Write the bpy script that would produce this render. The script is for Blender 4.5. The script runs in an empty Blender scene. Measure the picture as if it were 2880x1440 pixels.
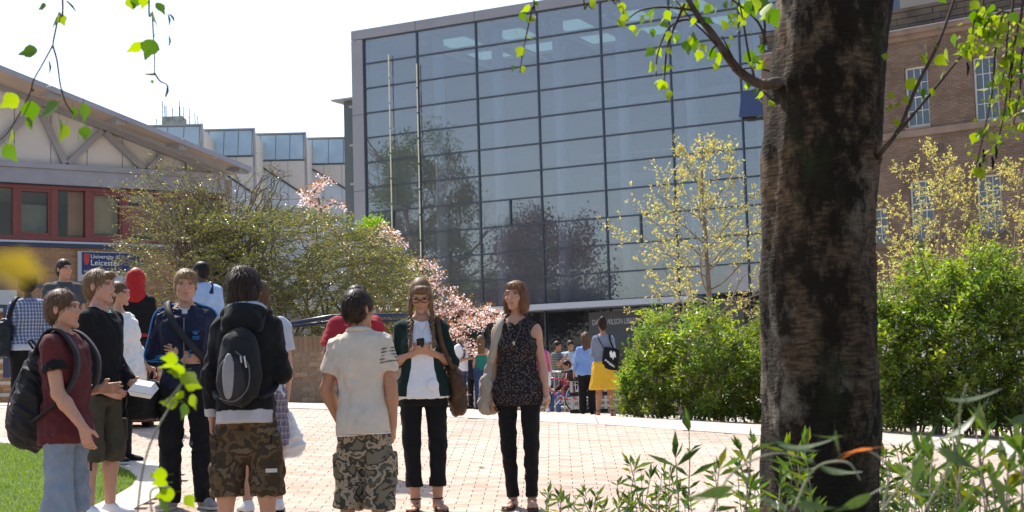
import bpy, bmesh, math, random
import numpy as np
from mathutils import Vector, Matrix, Euler
random.seed(7)
RNG = np.random.default_rng(11)
SC = bpy.context.scene
COL = SC.collection
R = math.radians

# ------------------------------------------------------------------ camera
FPX = 4100.0                       # focal length in photograph pixels (2880 wide)
PITCH, ROLL = R(5.21), 0.028
CAM = Vector((0.0, 0.0, 2.0))
fwd = Vector((0, math.cos(PITCH), math.sin(PITCH)))
_r0 = Vector((1, 0, 0)); _u0 = Vector((0, -math.sin(PITCH), math.cos(PITCH)))
cam_r = _r0 * math.cos(ROLL) - _u0 * math.sin(ROLL)
cam_u = _r0 * math.sin(ROLL) + _u0 * math.cos(ROLL)
cd = bpy.data.cameras.new('camera'); cam = bpy.data.objects.new('camera', cd); COL.objects.link(cam)
cam.matrix_world = Matrix(((cam_r.x, cam_u.x, -fwd.x, CAM.x), (cam_r.y, cam_u.y, -fwd.y, CAM.y),
                           (cam_r.z, cam_u.z, -fwd.z, CAM.z), (0, 0, 0, 1)))
cd.sensor_width = 36.0; cd.lens = 36.0 * FPX / 2880.0
cd.clip_start = 0.05; cd.clip_end = 3000
cd.dof.use_dof = True; cd.dof.focus_distance = 10.0; cd.dof.aperture_fstop = 11.0
SC.camera = cam

# ------------------------------------------------------------------ world, sun, exposure
SUN_EL, SUN_AZ = R(55), R(-32)     # azimuth from +Y, negative = to the left
w = bpy.data.worlds.new('World'); SC.world = w; w.use_nodes = True
nt = w.node_tree; nt.nodes.clear()
sky = nt.nodes.new('ShaderNodeTexSky'); sky.sky_type = 'NISHITA'; sky.sun_disc = False
sky.sun_elevation = SUN_EL; sky.sun_rotation = SUN_AZ
sky.air_density = 1.0; sky.dust_density = 2.0; sky.ozone_density = 1.0
bg = nt.nodes.new('ShaderNodeBackground'); bg.inputs[1].default_value = 0.14
out = nt.nodes.new('ShaderNodeOutputWorld')
nt.links.new(sky.outputs[0], bg.inputs[0]); nt.links.new(bg.outputs[0], out.inputs[0])
sl = bpy.data.lights.new('sun', 'SUN'); sl.energy = 4.5; sl.angle = R(0.55); sl.color = (1.0, 0.95, 0.88)
so = bpy.data.objects.new('sun', sl); COL.objects.link(so)
sdir = Vector((math.sin(SUN_AZ) * math.cos(SUN_EL), math.cos(SUN_AZ) * math.cos(SUN_EL), math.sin(SUN_EL)))
so.rotation_euler = sdir.to_track_quat('Z', 'Y').to_euler(); so.location = (0, 0, 40)
SC.view_settings.view_transform = 'Standard'; SC.view_settings.look = 'None'
SC.view_settings.gamma = 1.0; SC.view_settings.use_curve_mapping = False
SC.view_settings.exposure = 0.80
SC.render.engine = 'CYCLES'
SC.cycles.max_bounces = 8; SC.cycles.transparent_max_bounces = 12
SC.cycles.caustics_reflective = False; SC.cycles.caustics_refractive = False

# ------------------------------------------------------------------ helpers
def ray(px, py):
    return fwd + cam_r * ((px - 1440) / FPX) + cam_u * ((720 - py) / FPX)
def at(px, py, depth):
    return CAM + ray(px, py) * depth
def near_z(X, Y):
    return 2.0 - (2.079 + cam_u.x * X + (cam_u.y - 0.01707 * fwd.y) * Y) / (cam_u.z - 0.01707 * fwd.z)
def far_z(X, Y):
    return 2.0 - 0.30 - 0.067 * np.tanh(np.asarray(X) / 9.0) * 9.0 - 0.012 * np.clip(np.asarray(Y) - 17, -20, 30)
def ground_z(X, Y):
    a, b = near_z(X, Y), far_z(X, Y)
    k = 0.05
    h = np.clip(0.5 + 0.5 * (b - a) / k, 0, 1)
    return b * (1 - h) + a * h - k * h * (1 - h)
def on_near(px, py):
    """point of the near paving slope seen at a pixel"""
    t = FPX / (0.481 * (py - 650.0))
    return at(px, py, t)

def mat(name, col=(0.5, 0.5, 0.5), rough=0.7, spec=0.4, metal=0.0, var=0.0, vscale=6.0, col2=None, bump=0.0, bscale=60.0,
        attr=None, transl=0.0, detail=4.0, coord='Object', stretch=None, alpha=None, sheen=0.0):
    m = bpy.data.materials.new(name); m.use_nodes = True
    n, l = m.node_tree.nodes, m.node_tree.links
    b = n['Principled BSDF']
    b.inputs['Roughness'].default_value = rough; b.inputs['Metallic'].default_value = metal
    b.inputs['Specular IOR Level'].default_value = spec
    if sheen: b.inputs['Sheen Weight'].default_value = sheen
    b.inputs['Base Color'].default_value = (*col, 1)
    tc = n.new('ShaderNodeTexCoord'); src = tc.outputs[coord]
    if stretch:
        mp = n.new('ShaderNodeMapping'); mp.inputs['Scale'].default_value = stretch
        l.new(src, mp.inputs[0]); src = mp.outputs[0]
    cout = None
    if var > 0 or col2 is not None:
        ns = n.new('ShaderNodeTexNoise'); ns.inputs['Scale'].default_value = vscale; ns.inputs['Detail'].default_value = detail
        l.new(src, ns.inputs['Vector'])
        mr = n.new('ShaderNodeMapRange'); mr.inputs[1].default_value = 0.3; mr.inputs[2].default_value = 0.7
        l.new(ns.outputs['Fac'], mr.inputs[0])
        mx = n.new('ShaderNodeMix'); mx.data_type = 'RGBA'
        c2 = col2 if col2 is not None else tuple(c * (1 - var) for c in col)
        c1 = col if col2 is not None else tuple(min(1, c * (1 + var)) for c in col)
        mx.inputs[6].default_value = (*c1, 1); mx.inputs[7].default_value = (*c2, 1)
        l.new(mr.outputs[0], mx.inputs[0]); cout = mx.outputs[2]
    if attr:
        at_ = n.new('ShaderNodeAttribute'); at_.attribute_name = attr
        mm = n.new('ShaderNodeMix'); mm.data_type = 'RGBA'; mm.blend_type = 'MULTIPLY'; mm.inputs[0].default_value = 1
        if cout is not None: l.new(cout, mm.inputs[6])
        else: mm.inputs[6].default_value = (*col, 1)
        l.new(at_.outputs['Color'], mm.inputs[7]); cout = mm.outputs[2]
    if cout is not None: l.new(cout, b.inputs['Base Color'])
    if bump > 0:
        nb = n.new('ShaderNodeTexNoise'); nb.inputs['Scale'].default_value = bscale; nb.inputs['Detail'].default_value = 3
        l.new(src, nb.inputs['Vector'])
        bp = n.new('ShaderNodeBump'); bp.inputs['Strength'].default_value = 1.0; bp.inputs['Distance'].default_value = bump
        l.new(nb.outputs['Fac'], bp.inputs['Height']); l.new(bp.outputs[0], b.inputs['Normal'])
    if transl > 0:
        o = n['Material Output']
        t = n.new('ShaderNodeBsdfTranslucent'); ms = n.new('ShaderNodeMixShader'); ms.inputs[0].default_value = transl
        if cout is not None:
            hb = n.new('ShaderNodeHueSaturation'); hb.inputs['Value'].default_value = 1.5; hb.inputs['Saturation'].default_value = 1.15
            l.new(cout, hb.inputs['Color']); l.new(hb.outputs[0], t.inputs[0])
        else: t.inputs[0].default_value = (*[min(1, c * 1.5) for c in col], 1)
        l.new(b.outputs[0], ms.inputs[1]); l.new(t.outputs[0], ms.inputs[2]); l.new(ms.outputs[0], o.inputs[0])
    return m

class MB:
    """collects shapes, builds ONE mesh object"""
    def __init__(s): s.v = []; s.f = []; s.t = []; s.cur = (1, 1, 1)
    def add(s, vs, fs):
        o = len(s.v); s.v.extend([tuple(p) for p in vs]); s.f.extend([tuple(i + o for i in f) for f in fs]); s.t.extend([s.cur] * len(fs)); return s
    def hexa(s, p):                        # 8 corners: 4 bottom ccw, 4 top ccw
        return s.add(p, [(3, 2, 1, 0), (4, 5, 6, 7), (0, 1, 5, 4), (1, 2, 6, 5), (2, 3, 7, 6), (3, 0, 4, 7)])
    def box(s, x0, x1, y0, y1, z0, z1, M=None):
        p = [Vector(q) for q in ((x0, y0, z0), (x1, y0, z0), (x1, y1, z0), (x0, y1, z0), (x0, y0, z1), (x1, y0, z1), (x1, y1, z1), (x0, y1, z1))]
        if M: p = [M(q) if callable(M) else M @ q for q in p]
        return s.hexa(p)
    def bar(s, a, b, w, h=None, up=(0, 0, 1)):
        a, b = Vector(a), Vector(b); h = h or w; d = (b - a).normalized(); up = Vector(up)
        x = d.cross(up)
        if x.length < 1e-4: x = d.cross(Vector((1, 0, 0)))
        x.normalize(); y = x.cross(d)
        q = [(-1, -1), (1, -1), (1, 1), (-1, 1)]
        return s.hexa([a + x * (i * w / 2) + y * (j * h / 2) for i, j in q] + [b + x * (i * w / 2) + y * (j * h / 2) for i, j in q])
    def tube(s, pts, r, n=8, cap=True):
        pts = [Vector(p) for p in pts]; rs = r if hasattr(r, '__len__') else [r] * len(pts)
        o = len(s.v); prev = None; k = len(pts)
        for i, p in enumerate(pts):
            d = (pts[min(i + 1, k - 1)] - pts[max(i - 1, 0)])
            d = d.normalized() if d.length > 1e-9 else Vector((0, 0, 1))
            if prev is None: x = d.orthogonal().normalized()
            else:
                x = prev - d * prev.dot(d); x = x.normalized() if x.length > 1e-6 else d.orthogonal().normalized()
            prev = x; y = d.cross(x)
            for j in range(n):
                a = 2 * math.pi * j / n
                s.v.append(tuple(p + (x * math.cos(a) + y * math.sin(a)) * rs[i]))
        for i in range(k - 1):
            for j in range(n):
                a, b = o + i * n + j, o + i * n + (j + 1) % n
                s.f.append((a, b, b + n, a + n)); s.t.append(s.cur)
        if cap:
            s.f.append(tuple(o + j for j in reversed(range(n)))); s.f.append(tuple(o + (k - 1) * n + j for j in range(n))); s.t += [s.cur] * 2
        return s
    def prism(s, poly, d):                 # planar polygon extruded by vector d
        n = len(poly); d = Vector(d); a = [Vector(p) for p in poly]
        vs = a + [p + d for p in a]
        return s.add(vs, [tuple(reversed(range(n))), tuple(range(n, 2 * n))] + [(i, (i + 1) % n, n + (i + 1) % n, n + i) for i in range(n)])
    def mesh(s, name, smooth=False, tint=False):
        me = bpy.data.meshes.new(name); me.from_pydata(s.v, [], s.f)
        if tint:
            ca = me.color_attributes.new('tint', 'FLOAT_COLOR', 'CORNER')
            arr = np.ones((len(me.loops), 4), np.float32); cnt = [len(f) for f in s.f]
            arr[:, :3] = np.repeat(np.array(s.t, np.float32), cnt, axis=0)
            ca.data.foreach_set('color', arr.ravel())
        if smooth: me.polygons.foreach_set('use_smooth', [True] * len(me.polygons))
        me.update(); return me
    def build(s, name, m, parent=None, smooth=False, tint=False, origin=None, kind=None):
        if origin is not None:
            o = Vector(origin); s.v = [tuple(Vector(p) - o) for p in s.v]
        me = s.mesh(name, smooth, tint); ob = link(name, me, m, parent)
        if origin is not None: ob.location = o
        if kind: ob['kind'] = kind
        return ob

def link(name, me, m=None, parent=None):
    ob = bpy.data.objects.new(name, me); COL.objects.link(ob)
    if m is not None and me is not None and len(me.materials) == 0: me.materials.append(m)
    if parent is not None:
        ob.parent = parent
    return ob
def thing(name, label, cat, loc=(0, 0, 0), rz=0.0, group=None):
    o = bpy.data.objects.new(name, None); COL.objects.link(o); o.location = loc; o.rotation_euler = (0, 0, rz)
    o.empty_display_size = 0.1
    return tag(o, label, cat, group)
def tag(o, label, cat, group=None):
    o['label'] = label; o['category'] = cat
    if group: o['group'] = group
    return o
def struct(o): o['kind'] = 'structure'; return o
def stuff(o): o['kind'] = 'stuff'; return o
def npmesh(name, V, F, smooth=True, tint=None):
    """fast mesh from numpy arrays; F is (n,3) or (n,4); tint is per-vertex rgb"""
    me = bpy.data.meshes.new(name); V = np.asarray(V, np.float32); F = np.asarray(F, np.int32)
    me.vertices.add(len(V)); me.vertices.foreach_set('co', V.ravel())
    k = F.shape[1]; me.loops.add(F.size); me.loops.foreach_set('vertex_index', F.ravel())
    me.polygons.add(len(F)); me.polygons.foreach_set('loop_start', np.arange(0, F.size, k, dtype=np.int32))
    me.polygons.foreach_set('loop_total', np.full(len(F), k, np.int32))
    me.polygons.foreach_set('use_smooth', np.full(len(F), smooth, bool))
    if tint is not None:
        ca = me.color_attributes.new('tint', 'FLOAT_COLOR', 'POINT')
        a = np.ones((len(V), 4), np.float32); a[:, :3] = tint; ca.data.foreach_set('color', a.ravel())
    me.update(calc_edges=True); me.validate(); return me

class Facade:
    """vertical wall plane through the point seen at (px,py) at a depth; u runs to the right, w comes out of the wall"""
    def __init__(s, px, py, depth, ux, uy):
        s.o = at(px, py, depth); s.u = Vector((ux, uy, 0)).normalized(); s.n = Vector((s.u.y, -s.u.x, 0))
        s.o.z = 0
    def uv(s, px, py, w=0.0):
        d = ray(px, py); o = s.o + s.n * w
        t = (o - CAM).dot(s.n) / d.dot(s.n); p = CAM + d * t
        return (p - s.o).dot(s.u), p.z
    def P(s, u, v, w=0.0): return s.o + s.u * u + s.n * w + Vector((0, 0, v))
    def box(s, mb, u0, u1, v0, v1, w0, w1): return mb.box(u0, u1, v0, v1, w0, w1, lambda q: s.P(q[0], q[1], q[2]))
    def bar(s, mb, a, b, w0, w1, width):     # bar in the wall plane from (u,v) a to b
        a = Vector((a[0], a[1])); b = Vector((b[0], b[1])); d = (b - a).normalized(); x = Vector((-d.y, d.x)) * width / 2
        q = [a - x, b - x, b + x, a + x]
        return mb.hexa([s.P(p.x, p.y, w0) for p in q] + [s.P(p.x, p.y, w1) for p in q])
    def poly(s, mb, pts, w0, w1):
        return mb.prism([s.P(p[0], p[1], w0) for p in pts], s.n * (w1 - w0))

def text_mesh(txt, size, M, extrude=0.004, align='LEFT'):
    c = bpy.data.curves.new('text', 'FONT'); c.body = txt; c.size = size; c.extrude = extrude; c.align_x = align; c.resolution_u = 3
    o = bpy.data.objects.new('text', c); COL.objects.link(o)
    dg = bpy.context.evaluated_depsgraph_get(); me = bpy.data.meshes.new_from_object(o.evaluated_get(dg))
    bpy.data.objects.remove(o); bpy.data.curves.remove(c)
    me.transform(M); return me
# ================================================================== GROUND
M_far = mat('far_paving', (0.48, 0.40, 0.335), 0.85, var=0.10, vscale=3, bump=0.003, bscale=40)
M_paver = mat('paver', (0.465, 0.36, 0.285), 0.8, 0.3, var=0.07, vscale=14, attr='tint', bump=0.0012, bscale=260, coord='Object')
def stain(m, scale, lo, hi, detail=5):
    """broad dirt and wear over a whole surface, in place coordinates"""
    n, l = m.node_tree.nodes, m.node_tree.links; b = n['Principled BSDF']; g = n.new('ShaderNodeNewGeometry'); t = n.new('ShaderNodeTexNoise'); t.inputs['Scale'].default_value = scale; t.inputs['Detail'].default_value = detail
    l.new(g.outputs['Position'], t.inputs['Vector']); r = n.new('ShaderNodeMapRange'); r.inputs[1].default_value = .32; r.inputs[2].default_value = .68; r.inputs[3].default_value = lo; r.inputs[4].default_value = hi; l.new(t.outputs['Fac'], r.inputs[0])
    x = n.new('ShaderNodeMix'); x.data_type = 'RGBA'; x.blend_type = 'MULTIPLY'; x.inputs[0].default_value = 1; k = b.inputs['Base Color']
    if k.is_linked: l.new(k.links[0].from_socket, x.inputs[6])
    else: x.inputs[6].default_value = k.default_value[:]
    l.new(r.outputs[0], x.inputs[7]); l.new(x.outputs[2], k)
stain(M_paver, .9, .82, 1.08); stain(M_paver, 7, .90, 1.06, 8); stain(M_far, .6, .82, 1.08)
M_joint = mat('paving_joint_sand', (0.22, 0.155, 0.115), 0.95, 0.1, var=0.2, vscale=40)
M_kerb = mat('pale_concrete', (0.53, 0.455, 0.385), 0.8, 0.3, var=0.08, vscale=9, bump=0.001, bscale=200)
M_soil = mat('soil', (0.06, 0.042, 0.03), 0.95, 0.1, var=0.4, vscale=8, bump=0.02, bscale=25)
M_lawn = mat('lawn_turf', (0.075, 0.13, 0.022), 0.9, 0.2, var=0.35, vscale=7, bump=0.01, bscale=120)

def grid_sheet(name, xs, ys, zf, m, dz=0.0):
    X, Y = np.meshgrid(xs, ys, indexing='ij'); Z = zf(X, Y) + dz
    V = np.stack([X, Y, Z], -1).reshape(-1, 3); ny = len(ys)
    i, j = np.meshgrid(np.arange(len(xs) - 1), np.arange(ny - 1), indexing='ij'); a = (i * ny + j).ravel()
    F = np.stack([a, a + ny, a + ny + 1, a + 1], 1)
    return struct(link(name, npmesh(name, V, F), m))
# world-space outline of the paved slope: band (near edge, far edge) measured on the slope
band_near = [(-900, 1149), (0, 1149), (400, 1148), (800, 1148), (960, 1152), (1240, 1172), (1330, 1178), (1600, 1188), (1800, 1201), (2140, 1226), (2500, 1252), (2880, 1284), (3300, 1320)]
band_far = [(-900, 1134), (0, 1134), (400, 1133), (800, 1133), (960, 1137), (1240, 1155), (1330, 1160), (1600, 1168), (1800, 1178), (2140, 1199), (2500, 1222), (2880, 1248), (3300, 1276)]
bn = [on_near(*p) for p in band_near]; bf = [on_near(*p) for p in band_far]
bnx, bny = np.array([p.x for p in bn]), np.array([p.y for p in bn])
bfx, bfy = np.array([p.x for p in bf]), np.array([p.y for p in bf])
def yn(X): return np.interp(X, bnx, bny)
def yf(X): return np.interp(X, bfx, bfy)
def gz(X, Y):
    """ground height: the near slope up to the kerb band, then a level court beyond it"""
    X = np.asarray(X, float); Y = np.asarray(Y, float)
    e = yf(X); ze = near_z(X, e)
    t = np.clip((Y - e) / 6.0, 0, 1); t = t * t * (3 - 2 * t)
    farv = ze * (1 - t) + np.minimum(far_z(X, Y), ze + 0.03) * t
    return np.where(Y <= e, near_z(X, Y), farv)
def G(X, Y): return float(gz(X, Y))
xs = np.concatenate([np.linspace(-300, -22, 12), np.linspace(-20, 24, 89), np.linspace(26, 300, 12)])
ys = np.concatenate([np.linspace(-60, 0, 6), np.linspace(1, 34, 100), np.linspace(36, 80, 16), np.array([120, 200, 400, 900, 1800])])
grid_sheet('ground', xs, ys, gz, M_far, -0.03)
# level court beyond the band: thin paved sheet
def strip(name, xa, lo, hi, nrow, dz, m):
    V, F = [], []
    for i, X in enumerate(xa):
        for r in range(nrow + 1):
            Y = lo(X) + (hi(X) - lo(X)) * r / nrow; V.append((X, Y, G(X, Y) + dz))
    n = nrow + 1
    for i in range(len(xa) - 1):
        for r in range(nrow):
            a = i * n + r; F.append((a, a + n, a + n + 1, a + 1))
    return link(name, npmesh(name, V, F), m)
struct(strip('far_court', np.linspace(-16, 18, 69), lambda X: float(yf(X)), lambda X: 44.0, 60, -0.004, M_far))
M_slab = mat('kerb_slab_concrete', (0.53, 0.455, 0.385), 0.8, 0.3, var=0.12, vscale=5, bump=0.001, bscale=200, attr='tint'); stain(M_slab, 2.2, .84, 1.06, 7)
kb = strip('kerb_strip', np.linspace(-12, 12, 97), lambda X: float(yn(X)), lambda X: float(yf(X)), 2, -0.006, M_joint); struct(kb)
X_ = -12.0
while X_ < 12:                                # jointed slabs of the band
    L_ = 0.92; q = [(X_ + .006, float(yn(X_ + .006))), (X_ + L_ - .006, float(yn(X_ + L_ - .006))), (X_ + L_ - .006, float(yf(X_ + L_ - .006)) - .004), (X_ + .006, float(yf(X_ + .006)) - .004)]
    o_ = Vector((X_, q[0][1], G(*q[0]))); dz = random.uniform(.003, .007); m_ = MB(); k_ = random.uniform(.86, 1.04); m_.cur = (k_, k_, k_)
    m_.hexa([Vector((a, b, G(a, b) - .03)) - o_ for a, b in q] + [Vector((a, b, G(a, b) + dz)) - o_ for a, b in q]); s_ = m_.build('kerb_slab', M_slab, kb, tint=True); s_.location = o_; X_ += L_

# ---- lawn with its pale edging, bottom left
lawn_px = [(-500, 1235), (-250, 1238), (0, 1247), (120, 1257), (250, 1287), (320, 1307), (365, 1326), (386, 1346), (372, 1368), (330, 1393), (265, 1424), (190, 1460), (100, 1500), (-100, 1560), (-500, 1640)]
lawn_w = [on_near(*p) for p in lawn_px]
lc = sum(lawn_w, Vector()) / len(lawn_w)
def offset_poly(P, d):
    out = []
    n = len(P)
    for i, p in enumerate(P):
        a, b = P[i - 1], P[(i + 1) % n]; t = (b - a); t.z = 0; t.normalize(); nrm = Vector((-t.y, t.x, 0))
        if (p + nrm * 0.01 - lc).length < (p - lc).length: nrm = -nrm
        q = p + nrm * d; out.append(Vector((q.x, q.y, 0)))
    return out
lawn_o = offset_poly(lawn_w, 0.34)
def inside(poly, X, Y):
    c = np.zeros(np.shape(X), bool); n = len(poly)
    for i in range(n):
        x0, y0, x1, y1 = poly[i].x, poly[i].y, poly[(i + 1) % n].x, poly[(i + 1) % n].y
        if y0 == y1: continue
        c ^= ((y0 > Y) != (y1 > Y)) & (X < (x1 - x0) * (Y - y0) / (y1 - y0) + x0)
    return c
mb = MB(); n = len(lawn_w)
for i in range(n):
    a, b, c, d = lawn_w[i], lawn_w[(i + 1) % n], lawn_o[(i + 1) % n], lawn_o[i]
    k = 4
    for j in range(k):
        q = [a.lerp(b, j / k), a.lerp(b, (j + 0.985) / k), d.lerp(c, (j + 0.985) / k), d.lerp(c, j / k)]
        mb.hexa([Vector((p.x, p.y, near_z(p.x, p.y) - 0.03)) for p in q] + [Vector((p.x, p.y, near_z(p.x, p.y) + 0.008)) for p in q])
struct(mb.build('lawn_edging', M_kerb))
bmx = bmesh.new(); vs = [bmx.verts.new((p.x, p.y, near_z(p.x, p.y) + 0.004)) for p in lawn_w]; bmx.faces.new(vs)
me = bpy.data.meshes.new('lawn'); bmx.to_mesh(me); struct(link('lawn', me, M_lawn))
NB = 26000
gx = RNG.uniform(min(p.x for p in lawn_w), max(p.x for p in lawn_w), NB * 3); gy = RNG.uniform(min(p.y for p in lawn_w), max(p.y for p in lawn_w), NB * 3)
keep = inside(lawn_w, gx, gy) & (gx > -6.2) & (gy > 9.6); gx, gy = gx[keep][:NB], gy[keep][:NB]; nb = len(gx)
ang = RNG.uniform(0, 6.28, nb); h = RNG.uniform(0.02, 0.05, nb); wd = RNG.uniform(0.0022, 0.004, nb); ln = RNG.normal(0, 0.018, (nb, 2))
z0 = near_z(gx, gy)
A = np.stack([gx - np.cos(ang) * wd, gy - np.sin(ang) * wd, z0], 1); B = np.stack([gx + np.cos(ang) * wd, gy + np.sin(ang) * wd, z0], 1)
T = np.stack([gx + ln[:, 0], gy + ln[:, 1], z0 + h], 1)
V = np.stack([A, B, T], 1).reshape(-1, 3); F = np.arange(nb * 3).reshape(-1, 3)
gt = RNG.uniform(0.7, 1.3, (nb, 1)) * np.array([[1, 1, 1]]) + RNG.uniform(0, 0.25, (nb, 1)) * np.array([[1, 0.4, 0]])
M_grass = mat('grass_blades', (0.145, 0.215, 0.035), 0.55, 0.35, attr='tint', transl=0.45)
stuff(link('grass', npmesh('grass', V, F, False, np.repeat(gt, 3, 0)), M_grass))

# ---- clay pavers on the slope, laid in stretcher bond

V, F = [], []
pv = strip('plaza', np.linspace(-9, 10, 77), lambda X: 6.0, lambda X: float(yn(X)), 30, -0.010, M_joint); struct(pv)
ca_, sa_ = math.cos(R(1.63)), math.sin(R(1.63))
cvec, dvec = Vector((ca_, -sa_, 0)), Vector((sa_, ca_, 0))
PL, PW, JT = 0.20, 0.10, 0.0060
cells = []
for r in range(62, 190):
    for c in range(-40, 42):
        u0 = c * PL + (PL / 2 if r % 2 else 0); v0 = r * PW
        ctr = cvec * (u0 + PL / 2) + dvec * (v0 + PW / 2)
        if ctr.x < -0.42 * ctr.y or ctr.x > 0.42 * ctr.y: continue
        cells.append((u0, v0, ctr.x, ctr.y))
cx = np.array([c[2] for c in cells]); cy = np.array([c[3] for c in cells])
ok = (cy < yn(cx) + 0.02) & ~inside(lawn_o, cx, cy)
cells = [c for c, k in zip(cells, ok) if k]
def paver_geom(mb, u0, v0, dz, org=None):
    a, b, c, d = u0 + JT / 2, u0 + PL - JT / 2, v0 + JT * 0.15, v0 + PW - JT * 0.15
    q = [cvec * a + dvec * c, cvec * b + dvec * c, cvec * b + dvec * d, cvec * a + dvec * d]
    q = [Vector((p.x, p.y, near_z(p.x, p.y))) for p in q]; e = Vector((0, 0, 1))
    p = [x - e * 0.012 for x in q] + [x + e * dz for x in q]
    if org is not None: p = [x - org for x in p]
    mb.add(p, [(4, 5, 6, 7), (0, 1, 5, 4), (1, 2, 6, 5), (2, 3, 7, 6), (3, 0, 4, 7)])
def paver_tint():
    k = random.gauss(1.0, 0.045); t = random.random()
    if t < 0.12: return (k * 1.0, k * 0.9, k * 0.84)
    return (k, k * random.uniform(0.97, 1.03), k * random.uniform(0.95, 1.04))
# which pavers show largest: the nearest ones in the open middle of the picture
def seen(c):
    X, Y = c[2], c[3]; z = near_z(X, Y); d = Vector((X, Y, z)) - CAM; t = d.dot(fwd)
    px = 1440 + FPX * d.dot(cam_r) / t; py = 720 - FPX * d.dot(cam_u) / t
    return (410 < px < 1650 and py < 1440), t
vis = sorted([(seen(c)[1], i) for i, c in enumerate(cells) if seen(c)[0]])[:300]
single = {i for _, i in vis}
variants = []
for k in range(10):
    m_ = MB(); m_.cur = paver_tint(); u0, v0 = 0.0, 100 * PW; org = cvec * (PL / 2) + dvec * (v0 + PW / 2); org.z = near_z(org.x, org.y)
    paver_geom(m_, u0, v0, random.uniform(-0.001, 0.0015), org); variants.append(m_.mesh('paving_brick', tint=True)); variants[-1].materials.append(M_paver)
rest = MB()
for i, (u0, v0, X, Y) in enumerate(cells):
    if i in single:
        o = link('paving_brick', random.choice(variants), None, pv); o.location = (X, Y, near_z(X, Y))
    else:
        rest.cur = paver_tint(); paver_geom(rest, u0, v0, random.uniform(-0.001, 0.0015))
stuff(rest.build('paving_bricks', M_paver, pv, tint=True))

# ---- planting bed the photographer stands in: a soil bank under the shrubs at the right
def bank(X, Y):
    return np.maximum(near_z(X, Y) - 0.05, 0.95 + 0.10 * np.sin(X * 1.3) * np.cos(Y * 1.1) - 0.16 * np.clip(Y - 4.2, 0, 9) - 0.5 * np.clip(-0.35 - X + Y * 0.04, 0, 3))
grid_sheet('planting_bed', np.linspace(-3, 5, 41), np.linspace(-3, 8.4, 50), bank, M_soil)

# ================================================================== BRICKWORK
def brick_field(parent, fac, u0, u1, v0, v1, bl, bh, jt, proud, m, nsingle, skip=None, soldier=None, tintf=None, prefer=None):
    """bricks standing proud of their mortar wall; the best-seen ones are objects, the rest one mesh"""
    items = []
    r = 0; v = v0
    while v < v1 - 0.01:
        h = bh
        if soldier and v + soldier[1] >= v1 - 0.001: h = v1 - v; sol = True
        else: sol = False
        step = soldier[0] if sol else bl
        u = u0 - (step / 2 if (r % 2 and not sol) else 0)
        while u < u1:
            a, b = max(u, u0), min(u + step, u1)
            if b - a > 0.04 and not (skip and skip((a + b) / 2, v + h / 2)): items.append((a, b, v, v + h))
            u += step
        v += h; r += 1
    items.sort(key=lambda q: prefer(q) if prefer else 0)
    cache = {}; rest = MB()
    def tint():
        return tintf() if tintf else (lambda k, t: (k, k * t, k * t * t))(random.gauss(1, 0.13), random.uniform(0.92, 1.06))
    for i, (a, b, c, d) in enumerate(items):
        pr = proud + random.uniform(-0.0015, 0.0015)
        if i < nsingle:
            key = (round(b - a, 3), round(d - c, 3), random.randrange(6))
            if key not in cache:
                m_ = MB(); m_.cur = tint(); x, y = (b - a - jt) / 2, (d - c - jt) / 2
                q = [fac.u * sx * x + Vector((0, 0, sy * y)) + fac.n * sz for sz in (0, proud) for sx, sy in ((-1, -1), (1, -1), (1, 1), (-1, 1))]
                m_.add(q, [(4, 5, 6, 7), (0, 1, 5, 4), (1, 2, 6, 5), (2, 3, 7, 6), (3, 0, 4, 7)]); me = m_.mesh('brick', tint=True); me.materials.append(m); cache[key] = me
            o = link('brick', cache[key], None, parent); o.location = fac.P((a + b) / 2, (c + d) / 2, 0.0)
        else:
            rest.cur = tint(); x0, x1, y0, y1 = a + jt / 2, b - jt / 2, c + jt / 2, d - jt / 2
            q = [fac.P(*p) for p in ((x0, y0, 0), (x1, y0, 0), (x1, y1, 0), (x0, y1, 0), (x0, y0, pr), (x1, y0, pr), (x1, y1, pr), (x0, y1, pr))]
            rest.add(q, [(4, 5, 6, 7), (0, 1, 5, 4), (1, 2, 6, 5), (2, 3, 7, 6), (3, 0, 4, 7)])
    if rest.v: stuff(rest.build('bricks', m, parent, tint=True))
M_mortar = mat('mortar', (0.30, 0.26, 0.22), 0.95, 0.1, var=0.15, vscale=12)
M_brick = mat('brown_brick', (0.40, 0.225, 0.115), 0.85, 0.2, var=0.16, vscale=25, attr='tint', bump=0.002, bscale=150)
stain(M_brick, .8, .72, 1.15)
M_brick_low = mat('buff_brick', (0.34, 0.225, 0.14), 0.85, 0.2, var=0.16, vscale=25, attr='tint', bump=0.002, bscale=150)

stain(M_brick_low, 1.1, .72, 1.15)
# ---- low brick wall in front of the big shrub
lw = Facade(830, 1133, 22.0, 0.995, -0.10)
u0, _ = lw.uv(380, 1100); u1, _ = lw.uv(1175, 1100); _, vt = lw.uv(830, 946); vb = G(lw.P(0, 0).x, lw.P(0, 0).y) - 0.05
wall = thing('low_brick_wall', 'low brown brick wall with upright coping bricks below the spreading bush', 'wall', lw.P((u0 + u1) / 2, vb))
T_ = lambda p: p - wall.location
def local(ob, root):                      # keep world position under a moved root
    ob.location = ob.location - root.location; return ob
b_ = MB(); lw.box(b_, u0, u1, vb, vt - 0.004, -0.22, 0.0); core = b_.build('mortar_core', M_mortar, wall); local(core, wall)
vis0, vis1 = lw.uv(780, 1000)[0], lw.uv(1130, 1000)[0]
brick_field(core, lw, u0, u1, vb, vt, 0.225, 0.0752, 0.012, 0.010, M_brick_low, 300, soldier=(0.0752, 0.30), prefer=lambda q: 0 if vis0 < (q[0] + q[1]) / 2 < vis1 else abs((q[0] + q[1]) / 2 - (vis0 + vis1) / 2))

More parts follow.
